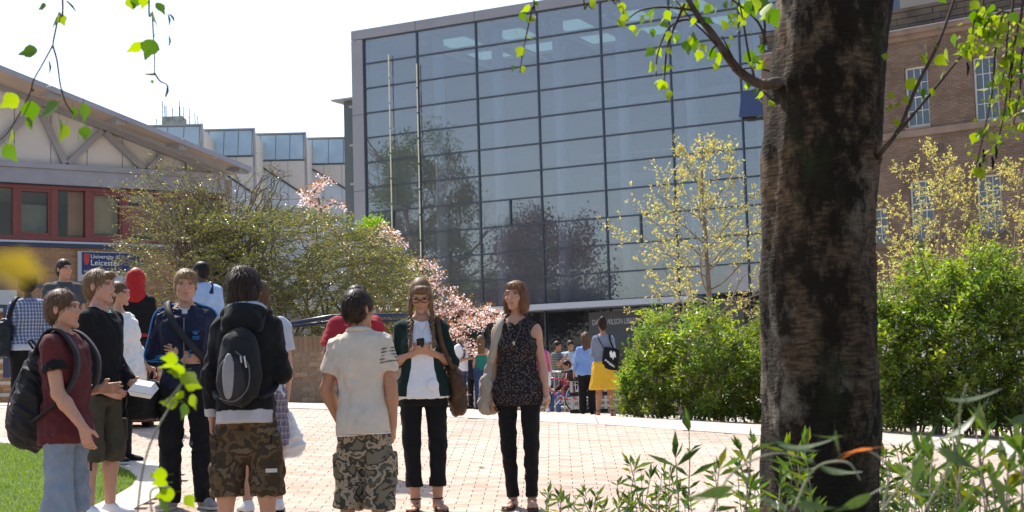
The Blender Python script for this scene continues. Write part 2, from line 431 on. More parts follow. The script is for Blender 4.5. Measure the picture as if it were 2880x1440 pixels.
# ---- navy handrail along the ramp behind the low wall
M_navy = mat('navy_paint', (0.018, 0.028, 0.075), 0.35, 0.5, var=0.1, vscale=20)
hr = thing('handrail', 'navy tubular handrail running above the low brick wall', 'handrail', at(940, 1100, 22.6))
hr.location.z = 0
def rail(pts, r, name, root, m, n=10):
    m_ = MB(); m_.tube([at(*p) for p in pts], r, n); o = m_.build(name, m, root, smooth=True); return local(o, root)
rail([(455, 851, 24.5), (560, 862, 24.0), (700, 886, 23.2), (784, 901, 22.8), (812, 900, 22.7)], 0.03, 'rail', hr, M_navy)
rail([(796, 913, 22.6), (934, 889, 22.7), (1000, 887, 22.7), (1180, 886, 22.8)], 0.03, 'rail', hr, M_navy)
rail([(796, 921, 22.9), (934, 904, 22.9), (1000, 902, 22.9), (1180, 901, 23.0)], 0.022, 'rail', hr, M_navy)
for px in (475, 700, 800, 940, 1160):
    p = at(px, 880, 22.8); m_ = MB(); m_.tube([(p.x, p.y, G(p.x, p.y) - 0.05), (p.x, p.y, at(px, 905 if px > 600 else 860, 22.8).z)], 0.024); local(m_.build('post', M_navy, hr, smooth=True), hr)

# ---- brick steps and navy guard rail at the far left
M_tread = mat('pale_stone_tread', (0.50, 0.44, 0.37), 0.85, 0.2, var=0.12, vscale=9, bump=0.001, bscale=120)
st = Facade(40, 1132, 18.0, 1, 0.0); su0, su1 = st.uv(-420, 1100)[0], st.uv(96, 1100)[0]
stp = thing('brick_steps', 'brick steps with pale treads climbing at the left edge', 'steps', st.P((su0 + su1) / 2, G(-5.5, 18.0)))
zb = G(st.P(su1, 0).x, 18.0) - 0.02
for i in range(4):
    m_ = MB(); st.box(m_, su0, su1, zb - 0.1, zb + 0.15 * i + 0.105, -2.6, -0.36 * i); rs = local(m_.build('riser', M_mortar, stp), stp)
    f2 = Facade(40, 1132, 18.0, 1, 0.0); f2.o = st.P(0, 0, -0.36 * i)
    brick_field(rs, f2, su1 - 1.2, su1, zb + 0.15 * i + 0.0, zb + 0.15 * i + 0.1, 0.225, 0.0745, 0.011, 0.008, M_brick, 60)
    m_ = MB(); st.box(m_, su0, su1 + 0.02, zb + 0.15 * i + 0.106, zb + 0.15 * i + 0.15, -0.36 * (i + 1) - 0.02, -0.36 * i + 0.025); local(m_.build('tread', M_tread, stp), stp)
gr = thing('guard_rail', 'navy square guard rail frame at the head of the brick steps', 'guard rail', at(20, 1000, 18.2))
for q in ([(19, 1062, 18.2), (19, 862, 18.2)],):
    m_ = MB(); m_.bar(at(*q[0]), at(*q[1]), 0.075, 0.05, up=(0, 1, 0)); local(m_.build('post', M_navy, gr), gr)
for a, b in (((-300, 851, 18.2), (40, 863, 18.2)), ((-300, 985, 18.2), (18, 989, 18.2))):
    m_ = MB(); m_.bar(at(*a), at(*b), 0.05, 0.045); local(m_.build('rail', M_navy, gr), gr)

# ================================================================== LEFT HALL
M_grey = mat('grey_steel_paint', (0.285, 0.275, 0.28), 0.55, 0.4, var=0.06, vscale=3)
M_beam = mat('grey_beam_paint', (0.31, 0.31, 0.345), 0.55, 0.4, var=0.06, vscale=3)
M_cream = mat('cream_render_panel', (0.64, 0.60, 0.565), 0.7, 0.3, var=0.05, vscale=2)
M_soffit = mat('soffit_board', (0.42, 0.345, 0.28), 0.7, 0.3, var=0.06, vscale=2)
M_creamstrip = mat('cream_soffit_edge', (0.62, 0.52, 0.38), 0.7, 0.3, var=0.05, vscale=2)
M_redframe = mat('red_window_frame', (0.19, 0.052, 0.046), 0.5, 0.4, var=0.08, vscale=9)
M_roof = mat('grey_roof_sheet', (0.36, 0.36, 0.37), 0.6, 0.4, var=0.08, vscale=2)
def glass_mat(name, tint, trans, rough=0.02, ior=1.55, base=(0.05, 0.06, 0.07)):
    m = bpy.data.materials.new(name); m.use_nodes = True; n, l = m.node_tree.nodes, m.node_tree.links
    n.clear(); o = n.new('ShaderNodeOutputMaterial')
    t = n.new('ShaderNodeBsdfTransparent'); t.inputs[0].default_value = (*tint, 1)
    df = n.new('ShaderNodeBsdfDiffuse'); df.inputs[0].default_value = (*base, 1)
    g = n.new('ShaderNodeBsdfGlossy'); g.inputs['Roughness'].default_value = rough; g.inputs[0].default_value = (0.97, 0.95, 0.93, 1)
    a = n.new('ShaderNodeMixShader'); a.inputs[0].default_value = 1 - trans
    l.new(t.outputs[0], a.inputs[1]); l.new(df.outputs[0], a.inputs[2])
    f0 = ((ior - 1) / (ior + 1)) ** 2; lw = n.new('ShaderNodeLayerWeight'); lw.inputs[0].default_value = .5
    pw = n.new('ShaderNodeMath'); pw.operation = 'POWER'; pw.inputs[1].default_value = 5; l.new(lw.outputs['Facing'], pw.inputs[0])
    fr = n.new('ShaderNodeMath'); fr.operation = 'MULTIPLY_ADD'; fr.inputs[1].default_value = 1 - f0; fr.inputs[2].default_value = f0; l.new(pw.outputs[0], fr.inputs[0])
    b = n.new('ShaderNodeMixShader'); l.new(fr.outputs[0], b.inputs[0]); l.new(a.outputs[0], b.inputs[1]); l.new(g.outputs[0], b.inputs[2])
    l.new(b.outputs[0], o.inputs[0]); return m
M_pane_hall = glass_mat('hall_window_glass', (0.85, 0.86, 0.82), 0.92, ior=1.32)
stain(M_cream, .5, .86, 1.04); stain(M_beam, .7, .85, 1.08); stain(M_soffit, .6, .85, 1.08)
hall = Facade(170, 690, 32.0, 0.835, 0.55)
HL = thing('gabled_hall', 'brown brick hall with a red framed window band and a white trussed gable', 'building', hall.P(0, 1.6))
def hpart(m_, name, m, parent=None, **k):
    o = m_.build(name, m, parent or HL, **k)
    if parent is None: local(o, HL)
    return o
uvh = hall.uv
uL, uR = uvh(-330, 600)[0], uvh(627, 520)[0]
base_z = 1.4
v_sill0, v_sill1 = uvh(170, 697)[1], uvh(170, 680)[1]
v_win0, v_win1 = uvh(170, 679)[1], uvh(300, 529)[1]
v_beam1, v_beam_mid = uvh(300, 472)[1], uvh(300, 487)[1]
m_ = MB(); hall.box(m_, uL, uR, base_z, v_sill0, -0.4, 0.0); hwall = hpart(m_, 'brick_wall', M_mortar)
uq0, uq1 = uvh(-30, 750)[0], uvh(345, 750)[0]
vlo = uvh(170, 985)[1]
rb = hwall; 
brick_field(rb, hall, uq0 - 0.4, uR, vlo, v_sill0, 0.225, 0.075, 0.012, 0.010, M_brick, 300,
            prefer=lambda q: (0 if uq0 < (q[0] + q[1]) / 2 < uvh(225, 750)[0] else 1, -q[2]))
m_ = MB(); hall.box(m_, uL, uR, v_sill0 + 0.002, v_sill1 - 0.045, -0.3, 0.07); hpart(m_, 'sill_band', M_navy)
m_ = MB(); hall.box(m_, uL, uR, v_sill1 - 0.043, v_sill1, -0.3, 0.10); hpart(m_, 'sill_highlight', mat('painted_highlight', (0.42, 0.46, 0.55), 0.4, 0.5))  # pale strip paints the highlight along the top of the navy band
# window band: frame members and panes
edges = [(-262, -240), (-150, -132), (-62, -44), (37, 50), (142, 161), (239, 255), (342, 361), (436, 450), (530, 541), (609, 621)]
ue = [tuple(uvh(p, 600)[0] for p in e) for e in edges]
m_ = MB()
hall.box(m_, uL, uR, v_win1 - 0.10, v_win1, -0.12, 0.045); hall.box(m_, uL, uR, v_win0, v_win0 + 0.10, -0.12, 0.045)
wband = hpart(m_, 'window_band', M_redframe)
for a, b in ue:
    m_ = MB(); hall.box(m_, a, b, v_win0 + 0.102, v_win1 - 0.102, -0.12, 0.04); mo = hpart(m_, 'mullion', M_redframe, wband)
gl = [(uL, ue[0][0])] + [(ue[i][1], ue[i + 1][0]) for i in range(len(ue) - 1)]
for i, (a, b) in enumerate(gl):
    c, d = v_win0 + 0.102, v_win1 - 0.102
    if i in (4, 6, 8):                    # opening lights have their own inner frame
        m_ = MB()
        for q in ((a, a + 0.07, c, d), (b - 0.05, b, c, d), (a + 0.071, b - 0.051, d - 0.06, d), (a + 0.071, b - 0.051, c, c + 0.07)): hall.box(m_, *q, -0.10, 0.02)
        hpart(m_, 'casement', M_redframe, wband)
        a, b, c, d = a + 0.071, b - 0.051, c + 0.071, d - 0.061
    m_ = MB(); hall.box(m_, a, b, c, d, -0.07, -0.055); hpart(m_, 'pane', M_pane_hall, wband)
# room behind the window band
M_room = mat('room_wall', (0.30, 0.26, 0.21), 0.9, 0.1, var=0.2, vscale=0.6)
m_ = MB(); hall.box(m_, uL, uR, v_win0 - 1.0, v_win1 + 0.5, -5.2, -5.0); hpart(m_, 'room_back_wall', M_room)
m_ = MB(); hall.box(m_, uL, uR, v_win0 - 1.0, v_win0 - 0.9, -5.0, -0.4); hpart(m_, 'room_floor', M_room)
m_ = MB(); hall.box(m_, uL, uR, v_win1 + 0.25, v_win1 + 0.35, -5.0, -0.1); hpart(m_, 'room_ceiling', M_cream)
for (pa, pb, ya, yb, col, ww) in ((192, 240, 535, 664, (0.70, 0.36, 0.20), -.22), (364, 436, 578, 664, (0.75, 0.33, 0.19), -.24), (452, 530, 555, 655, (0.55, 0.45, 0.36), -.26), (362, 438, 545, 572, (0.75, 0.78, 0.76), -.20), (60, 140, 575, 665, (0.40, 0.39, 0.34), -.25), (262, 340, 545, 660, (0.68, 0.50, 0.32), -.21)):  # panels behind the panes; warm tones paint in reflections of sunlit brick
    a, d = uvh(pa, ya, ww); b, c = uvh(pb, yb, ww); m_ = MB(); hall.box(m_, a, b, c, d, ww - 0.05, ww); hpart(m_, 'reflection_panel', mat('reflection_panel', col, 0.9, 0.1, var=0.12, vscale=3))
# beam
m_ = MB(); hall.box(m_, uL, uR, v_win1 + 0.002, v_beam_mid, -0.3, 0.10); hpart(m_, 'beam', M_beam)
m_ = MB(); hall.box(m_, uL, uR, v_beam_mid + 0.002, v_beam1, -0.3, 0.17); hpart(m_, 'beam_flange', M_beam)
m_ = MB(); hall.box(m_, uL, uR, v_win1 - 0.02, v_win1 + 0.0, 0.0, 0.11); hpart(m_, 'drip_strip', mat('black_strip', (0.02, 0.02, 0.025), 0.5))
# gable panels: each between vertical joints, topped by the roof slope
def roofv(u):
    ua, va = uvh(0, 240); ub, vb_ = uvh(626, 487); return va + (vb_ - va) * (u - ua) / (ub - ua)
jp = [uL] + [uvh(p, 420)[0] for p in (-170, -65, 40, 143, 245, 344, 440, 520)] + [uvh(627, 500)[0]]
for a, b in zip(jp[:-1], jp[1:]):
    a, b = a + 0.008, b - 0.008
    pts = [(a, v_beam1 - 0.02), (b, v_beam1 - 0.02), (b, max(roofv(b) + 0.25, v_beam1)), (a, roofv(a) + 0.25)]
    m_ = MB(); hall.poly(m_, pts, -0.2, 0.0); hpart(m_, 'gable_panel', M_cream)
m_ = MB(); hall.poly(m_, [(uL, v_beam1), (uR, v_beam1), (uR, roofv(uR) + 0.2), (uL, roofv(uL) + 0.2)], -0.25, -0.201); hpart(m_, 'gable_backing', M_grey)
# truss: sloping chord and diagonals
ca0, ca1 = (uL, roofv(uL) - 0.02), (uR + 0.02, roofv(uR) - 0.02)
m_ = MB(); hall.bar(m_, ca0, ca1, 0.02, 0.20, 0.20); hpart(m_, 'truss_chord', M_grey)
m_ = MB(); hall.bar(m_, (uL, roofv(uL) + 0.19), (uR + 0.02, roofv(uR) + 0.19), 0.004, 0.05, 0.22); hpart(m_, 'cream_edge_strip', M_creamstrip)
for a, b in (((67, 333), (-30, 425)), ((101, 292), (180, 462)), ((284, 369), (188, 462)), ((292, 374), (400, 478)), ((453, 439), (413, 479))):
    m_ = MB(); hall.bar(m_, uvh(*a), uvh(*b), 0.03, 0.14, 0.13); hpart(m_, 'truss_diagonal', M_grey)
m_ = MB(); hall.box(m_, uvh(520, 500)[0], uR + 0.03, v_beam1 - 0.02, roofv(uvh(520, 500)[0]) - 0.05, 0.02, 0.12); hpart(m_, 'truss_end_plate', M_grey)
# soffit, fascia, roof
OV = 1.3
def line2(p0, p1, w):
    (a_, va), (b_, vb2) = uvh(*p0, w), uvh(*p1, w)
    return lambda u: va + (vb2 - va) * (u - a_) / (b_ - a_)
vin = line2((0, 237), (626, 476), 0.0)            # where the soffit meets the gable
vft = line2((0, 182), (705, 468), OV + 0.06)      # top edge of the fascia
vfb = line2((0, 199), (705, 484), OV)
uE = uvh(706, 470, OV)[0]
def wedge(m_, ua, ub, wi, wo, lo_i, lo_o, hi_i, hi_o):
    q = [hall.P(ua, lo_i(ua), wi), hall.P(ub, lo_i(ub), wi), hall.P(ub, lo_o(ub), wo), hall.P(ua, lo_o(ua), wo)]
    t = [hall.P(ua, hi_i(ua), wi), hall.P(ub, hi_i(ub), wi), hall.P(ub, hi_o(ub), wo), hall.P(ua, hi_o(ua), wo)]
    m_.hexa([q[3], q[2], q[1], q[0], t[3], t[2], t[1], t[0]])
m_ = MB(); wedge(m_, uL, uE, -0.1, OV, vin, lambda u: vfb(u) + 0.02, lambda u: vin(u) + 0.05, lambda u: vfb(u) + 0.07); hpart(m_, 'soffit', M_soffit)
m_ = MB(); wedge(m_, uL, uE, OV + 0.002, OV + 0.06, vfb, vfb, lambda u: vft(u) - 0.012, vft); hpart(m_, 'fascia', M_beam)
m_ = MB(); wedge(m_, uL, uE, -9.0, OV, lambda u: vin(u) + 0.06, lambda u: vfb(u) + 0.075, lambda u: vft(u) + 0.0, lambda u: vft(u) - 0.015); hpart(m_, 'roof', M_roof)
for p in ((104, 282), (287, 372), (460, 442), (626, 500)):
    u = uvh(*p)[0]; m_ = MB()
    lo = lambda x, u=u: roofv(u) + 0.06
    wedge(m_, u - 0.10, u + 0.12, 0.21, OV - 0.03, lo, lambda x, u=u: min(roofv(u) + 0.06, vfb(u) - 0.10), lambda x: vin(x) - 0.01, lambda x: vfb(x) + 0.015); hpart(m_, 'purlin_end', M_grey)
m_ = MB(); hall.box(m_, uR + 0.001, uR + 0.25, base_z, v_beam1 - 0.1, -9, -0.05); hpart(m_, 'end_wall', M_mortar)
# ledge at the far left below the windows
m_ = MB(); a, d = uvh(-200, 818); b, c = uvh(30, 880); hall.box(m_, a, b, c, d, 0.02, 0.5); hpart(m_, 'service_ledge', mat('pale_ledge', (0.5, 0.52, 0.5), 0.6))
m_ = MB(); a, d = uvh(100, 798); b, c = uvh(330, 812); hall.box(m_, a, b, c, d, 0.012, 0.03); hpart(m_, 'dado_band', mat('dado', (0.12, 0.12, 0.13), 0.7))

# ---- name board on the hall wall
a, d = uvh(220, 706, 0.12); b, c = uvh(402, 800, 0.12); c = uvh(220, 791, 0.12)[1]
SB = thing('name_board', 'navy university name board with a red and white shield on the brick wall', 'sign', hall.P((a + b) / 2, (c + d) / 2, 0.12))
M_wht = mat('white_print', (0.75, 0.75, 0.75), 0.6); M_board = mat('board_grey', (0.42, 0.44, 0.48), 0.6, var=0.05, vscale=3)
M_bnavy = mat('board_navy', (0.020, 0.032, 0.11), 0.5, var=0.06, vscale=4)
m_ = MB(); hall.box(m_, a, b, c, d, 0.03, 0.115); local(m_.build('backing_board', M_board, SB), SB)
vn = c + (d - c) * 0.23; a2 = a + (b - a) * 0.055
m_ = MB(); hall.box(m_, a2, b, vn, d - 0.02, 0.116, 0.122); local(m_.build('navy_panel', M_bnavy, SB), SB)
def ftext(txt, size, u, v, w, m, name, root, fac, extr=0.002):
    Mx = Matrix.Translation(fac.P(u, v, w) - root.location) @ Matrix((tuple(fac.u) + (0,), (0, 0, 1, 0), tuple(fac.n) + (0,), (0, 0, 0, 1))).transposed()
    return link(name, text_mesh(txt, size, Mx, extr), m, root)
H = d - c; W = b - a
ftext('University of', H * 0.19, a + W * 0.185, d - H * 0.23, 0.124, M_wht, 'lettering', SB, hall)
ftext('Leicester', H * 0.27, a + W * 0.185, d - H * 0.46, 0.124, M_wht, 'lettering', SB, hall, 0.003)
ftext('Mathematics & Computer Science', H * 0.118, a + W * 0.085, d - H * 0.71, 0.124, M_wht, 'lettering', SB, hall)
def shield(u, v, wd, ht):
    pts = [(u - wd, v + ht), (u + wd, v + ht), (u + wd, v - ht * 0.2), (u + wd * 0.55, v - ht * 0.75), (u, v - ht), (u - wd * 0.55, v - ht * 0.75), (u - wd, v - ht * 0.2)]
    return pts
su, sv = a + W * 0.125, d - H * 0.27
m_ = MB(); hall.poly(m_, shield(su, sv, W * 0.042, H * 0.2), 0.122, 0.127); sh = local(m_.build('shield', mat('shield_red', (0.45, 0.05, 0.04), 0.5), SB), SB)
m_ = MB()
for dx, dy, s in ((-0.018, 0.09, 0.6), (0.018, 0.09, 0.6), (0, -0.07, 0.7)):
    hall.poly(m_, shield(su + W * dx, sv + H * dy, W * 0.015 * s * 1.4, H * 0.07 * s * 1.4), 0.1275, 0.130)
hall.box(m_, su - W * 0.04, su + W * 0.04, sv + H * 0.0, sv + H * 0.025, 0.1275, 0.130)
o = m_.build('shield_charge', M_wht, sh); o.location = o.location - SB.location
a, d = uvh(488, 716, 0.1); b, c = uvh(513, 748, 0.1)
rs_ = thing('notice', 'small red and white notice behind the twigs of the bush', 'sign', hall.P((a + b) / 2, (c + d) / 2, 0.1))
m_ = MB(); hall.box(m_, a, b, c, d, 0.03, 0.10); local(m_.build('notice_board', mat('notice_red', (0.5, 0.03, 0.04), 0.5), rs_), rs_)
m_ = MB(); hall.box(m_, a + (b - a) * 0.35, b - 0.01, c + 0.01, d - 0.03, 0.101, 0.106); local(m_.build('white_panel', M_wht, rs_), rs_)
# ================================================================== SAW-TOOTH GLASS BUILDING (middle distance)
M_tooth = mat('bluish_glazing', (0.42, 0.53, 0.58), 0.18, 0.6, var=0.10, vscale=0.7)
M_tframe = mat('aluminium_trim', (0.30, 0.31, 0.32), 0.45, 0.5)
M_tcream = mat('cream_cladding', (0.56, 0.54, 0.49), 0.7, 0.3, var=0.06, vscale=1)
M_tblue = mat('pale_blue_cladding', (0.48, 0.55, 0.60), 0.4, 0.4, var=0.08, vscale=1)
M_dark = mat('dark_trim', (0.06, 0.075, 0.09), 0.5)
TB = thing('sawtooth_building', 'pale glazed building with four stepped sawtooth rooflights', 'building', at(640, 1110, 84))
def tpart(m_, name, m, parent=None):
    o = m_.build(name, m, parent or TB)
    return local(o, TB) if parent is None else o
mods = [(398, 563, 344, 425, 84.0), (566, 711, 356, 441, 88.5), (713, 856, 368, 452, 93.0), (858, 1010, 380, 462, 97.5)]
for i, (x0, x1, yt, yb_, D) in enumerate(mods):
    f = Facade(x0, yt, D, 0.999, 0.03)
    u1, vt = f.uv(x1, yt); vg = f.uv(x0, yb_)[1]; vbot = 1.2
    # glazed head leaning back, split in panes
    cuts = [0.0, 0.12, 0.42, 0.70, 0.97, 1.0]
    lean = 0.5
    def slant(a, b, va, vb_, w0, w1, m_):
        q = []
        for w_ in (w0, w1):
            for (u_, v_) in ((a, va), (b, va), (b, vb_), (a, vb_)):
                k = (v_ - vg) / (vt - vg); q.append(f.P(u_, v_, w_ - lean * k))
        m_.hexa(q)
    m_ = MB(); slant(0.02, u1 - 0.03, vg, vt - 0.1, -0.3, -0.05, m_); head = tpart(m_, 'rooflight', M_tframe)
    for a, b in zip(cuts[:-1], cuts[1:]):
        m_ = MB(); slant(u1 * a + 0.03, u1 * b - 0.025, vg + 0.05, vt - 0.16, -0.05, 0.0, m_); tpart(m_, 'pane', M_tooth if b - a > 0.1 else M_tcream, head)
    m_ = MB(); slant(-0.02, u1 + 0.01, vt - 0.1, vt, -0.45, 0.06, m_); tpart(m_, 'coping', M_tframe)
    m_ = MB(); f.box(m_, -0.02, u1 - 0.01, vg - 0.06, vg - 0.005, -0.3, 0.05); tpart(m_, 'sill', M_dark)
    # body: cream upper triangle, pale blue lower panels, diagonal beam
    m_ = MB(); f.box(m_, 0.0, u1 - 0.02, vbot, vg - 0.062, -0.5, -0.03); body = tpart(m_, 'wall', M_tframe)
    vm = vg - 2.5
    for k in range(3):
        a, b = u1 * k / 3 + 0.015, u1 * (k + 1) / 3 - 0.02
        da, db = vg - 0.1 - 2.15 * (k / 3), vg - 0.1 - 2.15 * ((k + 1) / 3)
        m_ = MB(); f.poly(m_, [(a, da), (b, db), (b, vg - 0.07), (a, vg - 0.068)] , -0.03, 0.0); tpart(m_, 'cream_panel', M_tcream, body)
        m_ = MB(); f.poly(m_, [(a, vm), (b, vm), (b, db - 0.02), (a, da - 0.02)], -0.03, -0.002); tpart(m_, 'blue_panel', M_tblue, body)
        for r in range(3):
            m_ = MB(); f.box(m_, a, b, vm - 2.4 * (r + 1) + 0.03, vm - 2.4 * r - 0.03, -0.03, -0.004); tpart(m_, 'blue_panel', M_tblue, body)
    m_ = MB(); f.bar(m_, (0.0, vg - 0.08), (u1 - 0.02, vg - 2.30), 0.0, 0.05, 0.12); tpart(m_, 'diagonal_beam', M_dark)
    m_ = MB(); m_.hexa([f.P(u1 - 0.015, vg - 2.4, -0.4), f.P(u1 + 0.16, vg - 2.4, -0.4), f.P(u1 + 0.16, vg - 2.4, 0.06), f.P(u1 - 0.015, vg - 2.4, 0.06)] + [f.P(u1 - 0.015, vt + 0.0, -0.75), f.P(u1 + 0.05, vt, -0.75), f.P(u1 + 0.05, vt, -0.3), f.P(u1 - 0.015, vt, -0.3)]); tpart(m_, 'edge_flashing', M_tframe)
    m_ = MB(); f.box(m_, 0.0, u1, vbot, vt - 0.25, -7.0, -0.9); tpart(m_, 'rear_volume', M_tcream)
# rooftop plant box with aerials
PB = thing('rooftop_box', 'small concrete rooftop box with thin aerials above the glass roof', 'roof plant', at(484, 344, 87))
m_ = MB(); p = at(455, 341, 87.0); q = at(512, 326, 87.0); m_.box(p.x, q.x, p.y, p.y + 1.2, p.z - 0.2, q.z); local(m_.build('box', mat('stained_concrete', (0.25, 0.26, 0.23), 0.9, var=0.3, vscale=3), PB), PB)
for px, y0, y1 in ((457, 328, 284), (463, 328, 296), (467, 328, 296), (485, 328, 304), (504, 328, 282), (506, 330, 300), (515, 334, 298), (532, 343, 304), (548, 343, 318), (556, 343, 326), (440, 344, 334)):
    m_ = MB(); m_.tube([at(px + 1, y0 + 6, 87.3), at(px, y1, 87.3)], 0.028, 5); local(m_.build('aerial', M_dark, PB), PB)

# ================================================================== GLASS LIBRARY
M_lframe = mat('library_cladding', (0.27, 0.275, 0.30), 0.5, 0.4, var=0.05, vscale=0.8)
M_mull = mat('dark_mullion', (0.05, 0.065, 0.085), 0.45, 0.5)
M_lglass = glass_mat('library_glass', (0.80, 0.85, 0.90), 0.84, 0.0, 2.35, base=(0.40, 0.39, 0.39))  # pale diffuse base paints in a hazy veil of sky reflection
M_linside = mat('library_inner_wall', (0.48, 0.44, 0.43), 0.9, 0.1, var=0.05, vscale=0.5)
M_lbrick = mat('inner_brick', (0.46, 0.37, 0.33), 0.9, 0.1, col2=(0.38, 0.31, 0.29), vscale=5, stretch=(0.4, 0.4, 6))
lib = Facade(1000, 600, 72.0, 0.889, -0.459)
LB = thing('library', 'large glass fronted library with dark mullions and a grey frame', 'building', lib.P(12, 2.0))
def lpart(m_, name, m, parent=None):
    o = m_.build(name, m, parent or LB)
    return local(o, LB) if parent is None else o
lu = lib.uv
v_t = lu(1023, 111.7)[1]; v_c = lu(1740, 858)[1]; v_top = lu(1000, 88)[1]
NR = 11; rh = (v_t - v_c - 0.25) / NR
mu = [lu(p, 95)[0] for p in (1023, 1172, 1338, 1510, 1689, 1882, 2078)]
bay = mu[-1] - mu[-2]
while mu[-1] < lu(2700, 500)[0]: mu.append(mu[-1] + bay)
u_end = mu[-1]
# frame
m_ = MB(); lib.box(m_, 0, mu[0] - 0.03, 1.2, v_t, -0.6, 0.12); lpart(m_, 'corner_cladding', M_lframe)
m_ = MB(); lib.box(m_, 0, u_end, v_t + 0.03, v_top, -0.6, 0.12); lpart(m_, 'parapet_cladding', M_lframe)
m_ = MB()
for u in mu[1:]: lib.box(m_, u - 0.012, u + 0.012, v_t + 0.03, v_top + 0.002, 0.121, 0.126)
for k in (3, 6, 9): lib.box(m_, 0.0, mu[0] - 0.03, v_t - k * rh * 1.02, v_t - k * rh * 1.02 + 0.025, 0.121, 0.126)
lpart(m_, 'cladding_joint', M_mull)
for u in mu:
    m_ = MB(); lib.box(m_, u - 0.035, u + 0.035, 2.0, v_t + 0.028, -0.14, 0.05); lpart(m_, 'mullion', M_mull)
for k in range(NR + 1):
    v = v_t - k * rh
    m_ = MB(); lib.box(m_, mu[0] + 0.036, u_end - 0.05, v - 0.032, v + 0.032, -0.12, 0.045); lpart(m_, 'transom', M_mull)
split = {(2, 7), (4, 8), (0, 7)}
ok_ = round((v_t - lu(2100, 272)[1]) / rh)
for bi in range(len(mu) - 1):
    for k in range(NR):
        a, b = mu[bi] + 0.037, mu[bi + 1] - 0.037; c, d = v_t - (k + 1) * rh + 0.034, v_t - k * rh - 0.034
        if bi == 6 and k == ok_:            # one light stands open, hinged at its top
            m_ = MB(); q = [lib.P(a, c, 0.55), lib.P(b, c, 0.55), lib.P(b, c, 0.60), lib.P(a, c, 0.60), lib.P(a, d, 0.05), lib.P(b, d, 0.05), lib.P(b, d, 0.10), lib.P(a, d, 0.10)]
            m_.hexa(q); o = lpart(m_, 'open_light', mat('blue_open_light', (0.045, 0.065, 0.14), 0.1, 0.6)); o['label'] = 'top hung light standing open'
            continue
        segs = [(a, b)]
        if (bi, k) in split:
            mid = (a + b) / 2; segs = [(a, mid - 0.03), (mid + 0.03, b)]
            m_ = MB(); lib.box(m_, mid - 0.06, mid + 0.02, c, d, -0.1, 0.06); lpart(m_, 'casement_bar', M_mull)
        for a2, b2 in segs:
            m_ = MB(); tl = random.gauss(0, 0.0014); t2 = random.gauss(0, 0.0014)   # panes never sit perfectly true
            q = [lib.P(a2, c, -0.03 + tl), lib.P(b2, c, -0.03 + t2), lib.P(b2, c, -0.02 + t2), lib.P(a2, c, -0.02 + tl), lib.P(a2, d, -0.03 + t2), lib.P(b2, d, -0.03 - tl), lib.P(b2, d, -0.02 - tl), lib.P(a2, d, -0.02 + t2)]
            m_.hexa([q[0], q[1], q[2], q[3], q[4], q[5], q[6], q[7]]); lpart(m_, 'pane', M_lglass)
# interior: atrium floor, back walls, galleries, columns, trusses, rooflights
DEP = 9.0
m_ = MB(); lib.box(m_, 0.1, u_end, 1.6, 2.0, -DEP, -0.3); lpart(m_, 'atrium_floor', M_linside)
m_ = MB(); lib.box(m_, 0.0, u_end, 2.0, v_top - 0.3, -DEP - 0.3, -DEP); lpart(m_, 'back_wall', M_lbrick)
m_ = MB(); lib.box(m_, 0.0, 0.25, 2.0, v_top - 0.3, -DEP, -0.61); lpart(m_, 'end_wall', M_linside)
m_ = MB(); lib.box(m_, u_end - 0.3, u_end, 1.2, v_top, -DEP, -0.61); lpart(m_, 'end_wall', M_linside)
# roof with rectangular skylight openings
holes = []
u = 3.2
while u < u_end - 4: holes.append((u, u + 2.1)); u += 3.1
m_ = MB(); prev = 0.26
for a, b in holes:
    lib.box(m_, prev, a, v_top - 0.55, v_top - 0.3, -DEP, -0.61); lib.box(m_, a, b, v_top - 0.55, v_top - 0.3, -2.0, -0.61)
    lib.box(m_, a, b, v_top - 0.55, v_top - 0.3, -5.4, -4.4); lib.box(m_, a, b, v_top - 0.55, v_top - 0.3, -DEP, -7.6); prev = b
lib.box(m_, prev, u_end - 0.31, v_top - 0.55, v_top - 0.3, -DEP, -0.61); lpart(m_, 'roof', M_linside)
M_skyl = mat('skylight_glass', (0.46, 0.58, 0.56), 0.3, 0.4, transl=0.45)
for a, b in holes:
    for w0, w1 in ((-4.4, -2.0), (-7.6, -5.4)):
        m_ = MB(); lib.box(m_, a, b, v_top - 0.42, v_top - 0.40, w0, w1); lpart(m_, 'skylight', M_skyl)
M_wsteel = mat('pale_steel', (0.55, 0.57, 0.60), 0.5)
fl = [v_t - rh * k for k in (2.9, 5.9, 8.9)]
for v in fl:
    m_ = MB(); lib.box(m_, mu[3] + 0.5, u_end - 0.4, v - 0.35, v, -DEP + 0.02, -4.5); lpart(m_, 'gallery', M_linside)
    m_ = MB(); m_.bar(lib.P(mu[3] + 0.5, v + 1.0, -4.5), lib.P(u_end - 0.5, v + 1.0, -4.5), 0.06); lpart(m_, 'gallery_rail', M_wsteel)
    for u in mu[1:-1]:
        m_ = MB(); m_.bar(lib.P(u + 1.3, v - 0.4, -4.0), lib.P(u + 2.6, v - 0.45, -1.2), 0.07); m_.bar(lib.P(u + 1.3, v - 0.45, -4.0), lib.P(u + 2.7, v - 0.95, -1.2), 0.07); lpart(m_, 'truss_strut', M_wsteel)
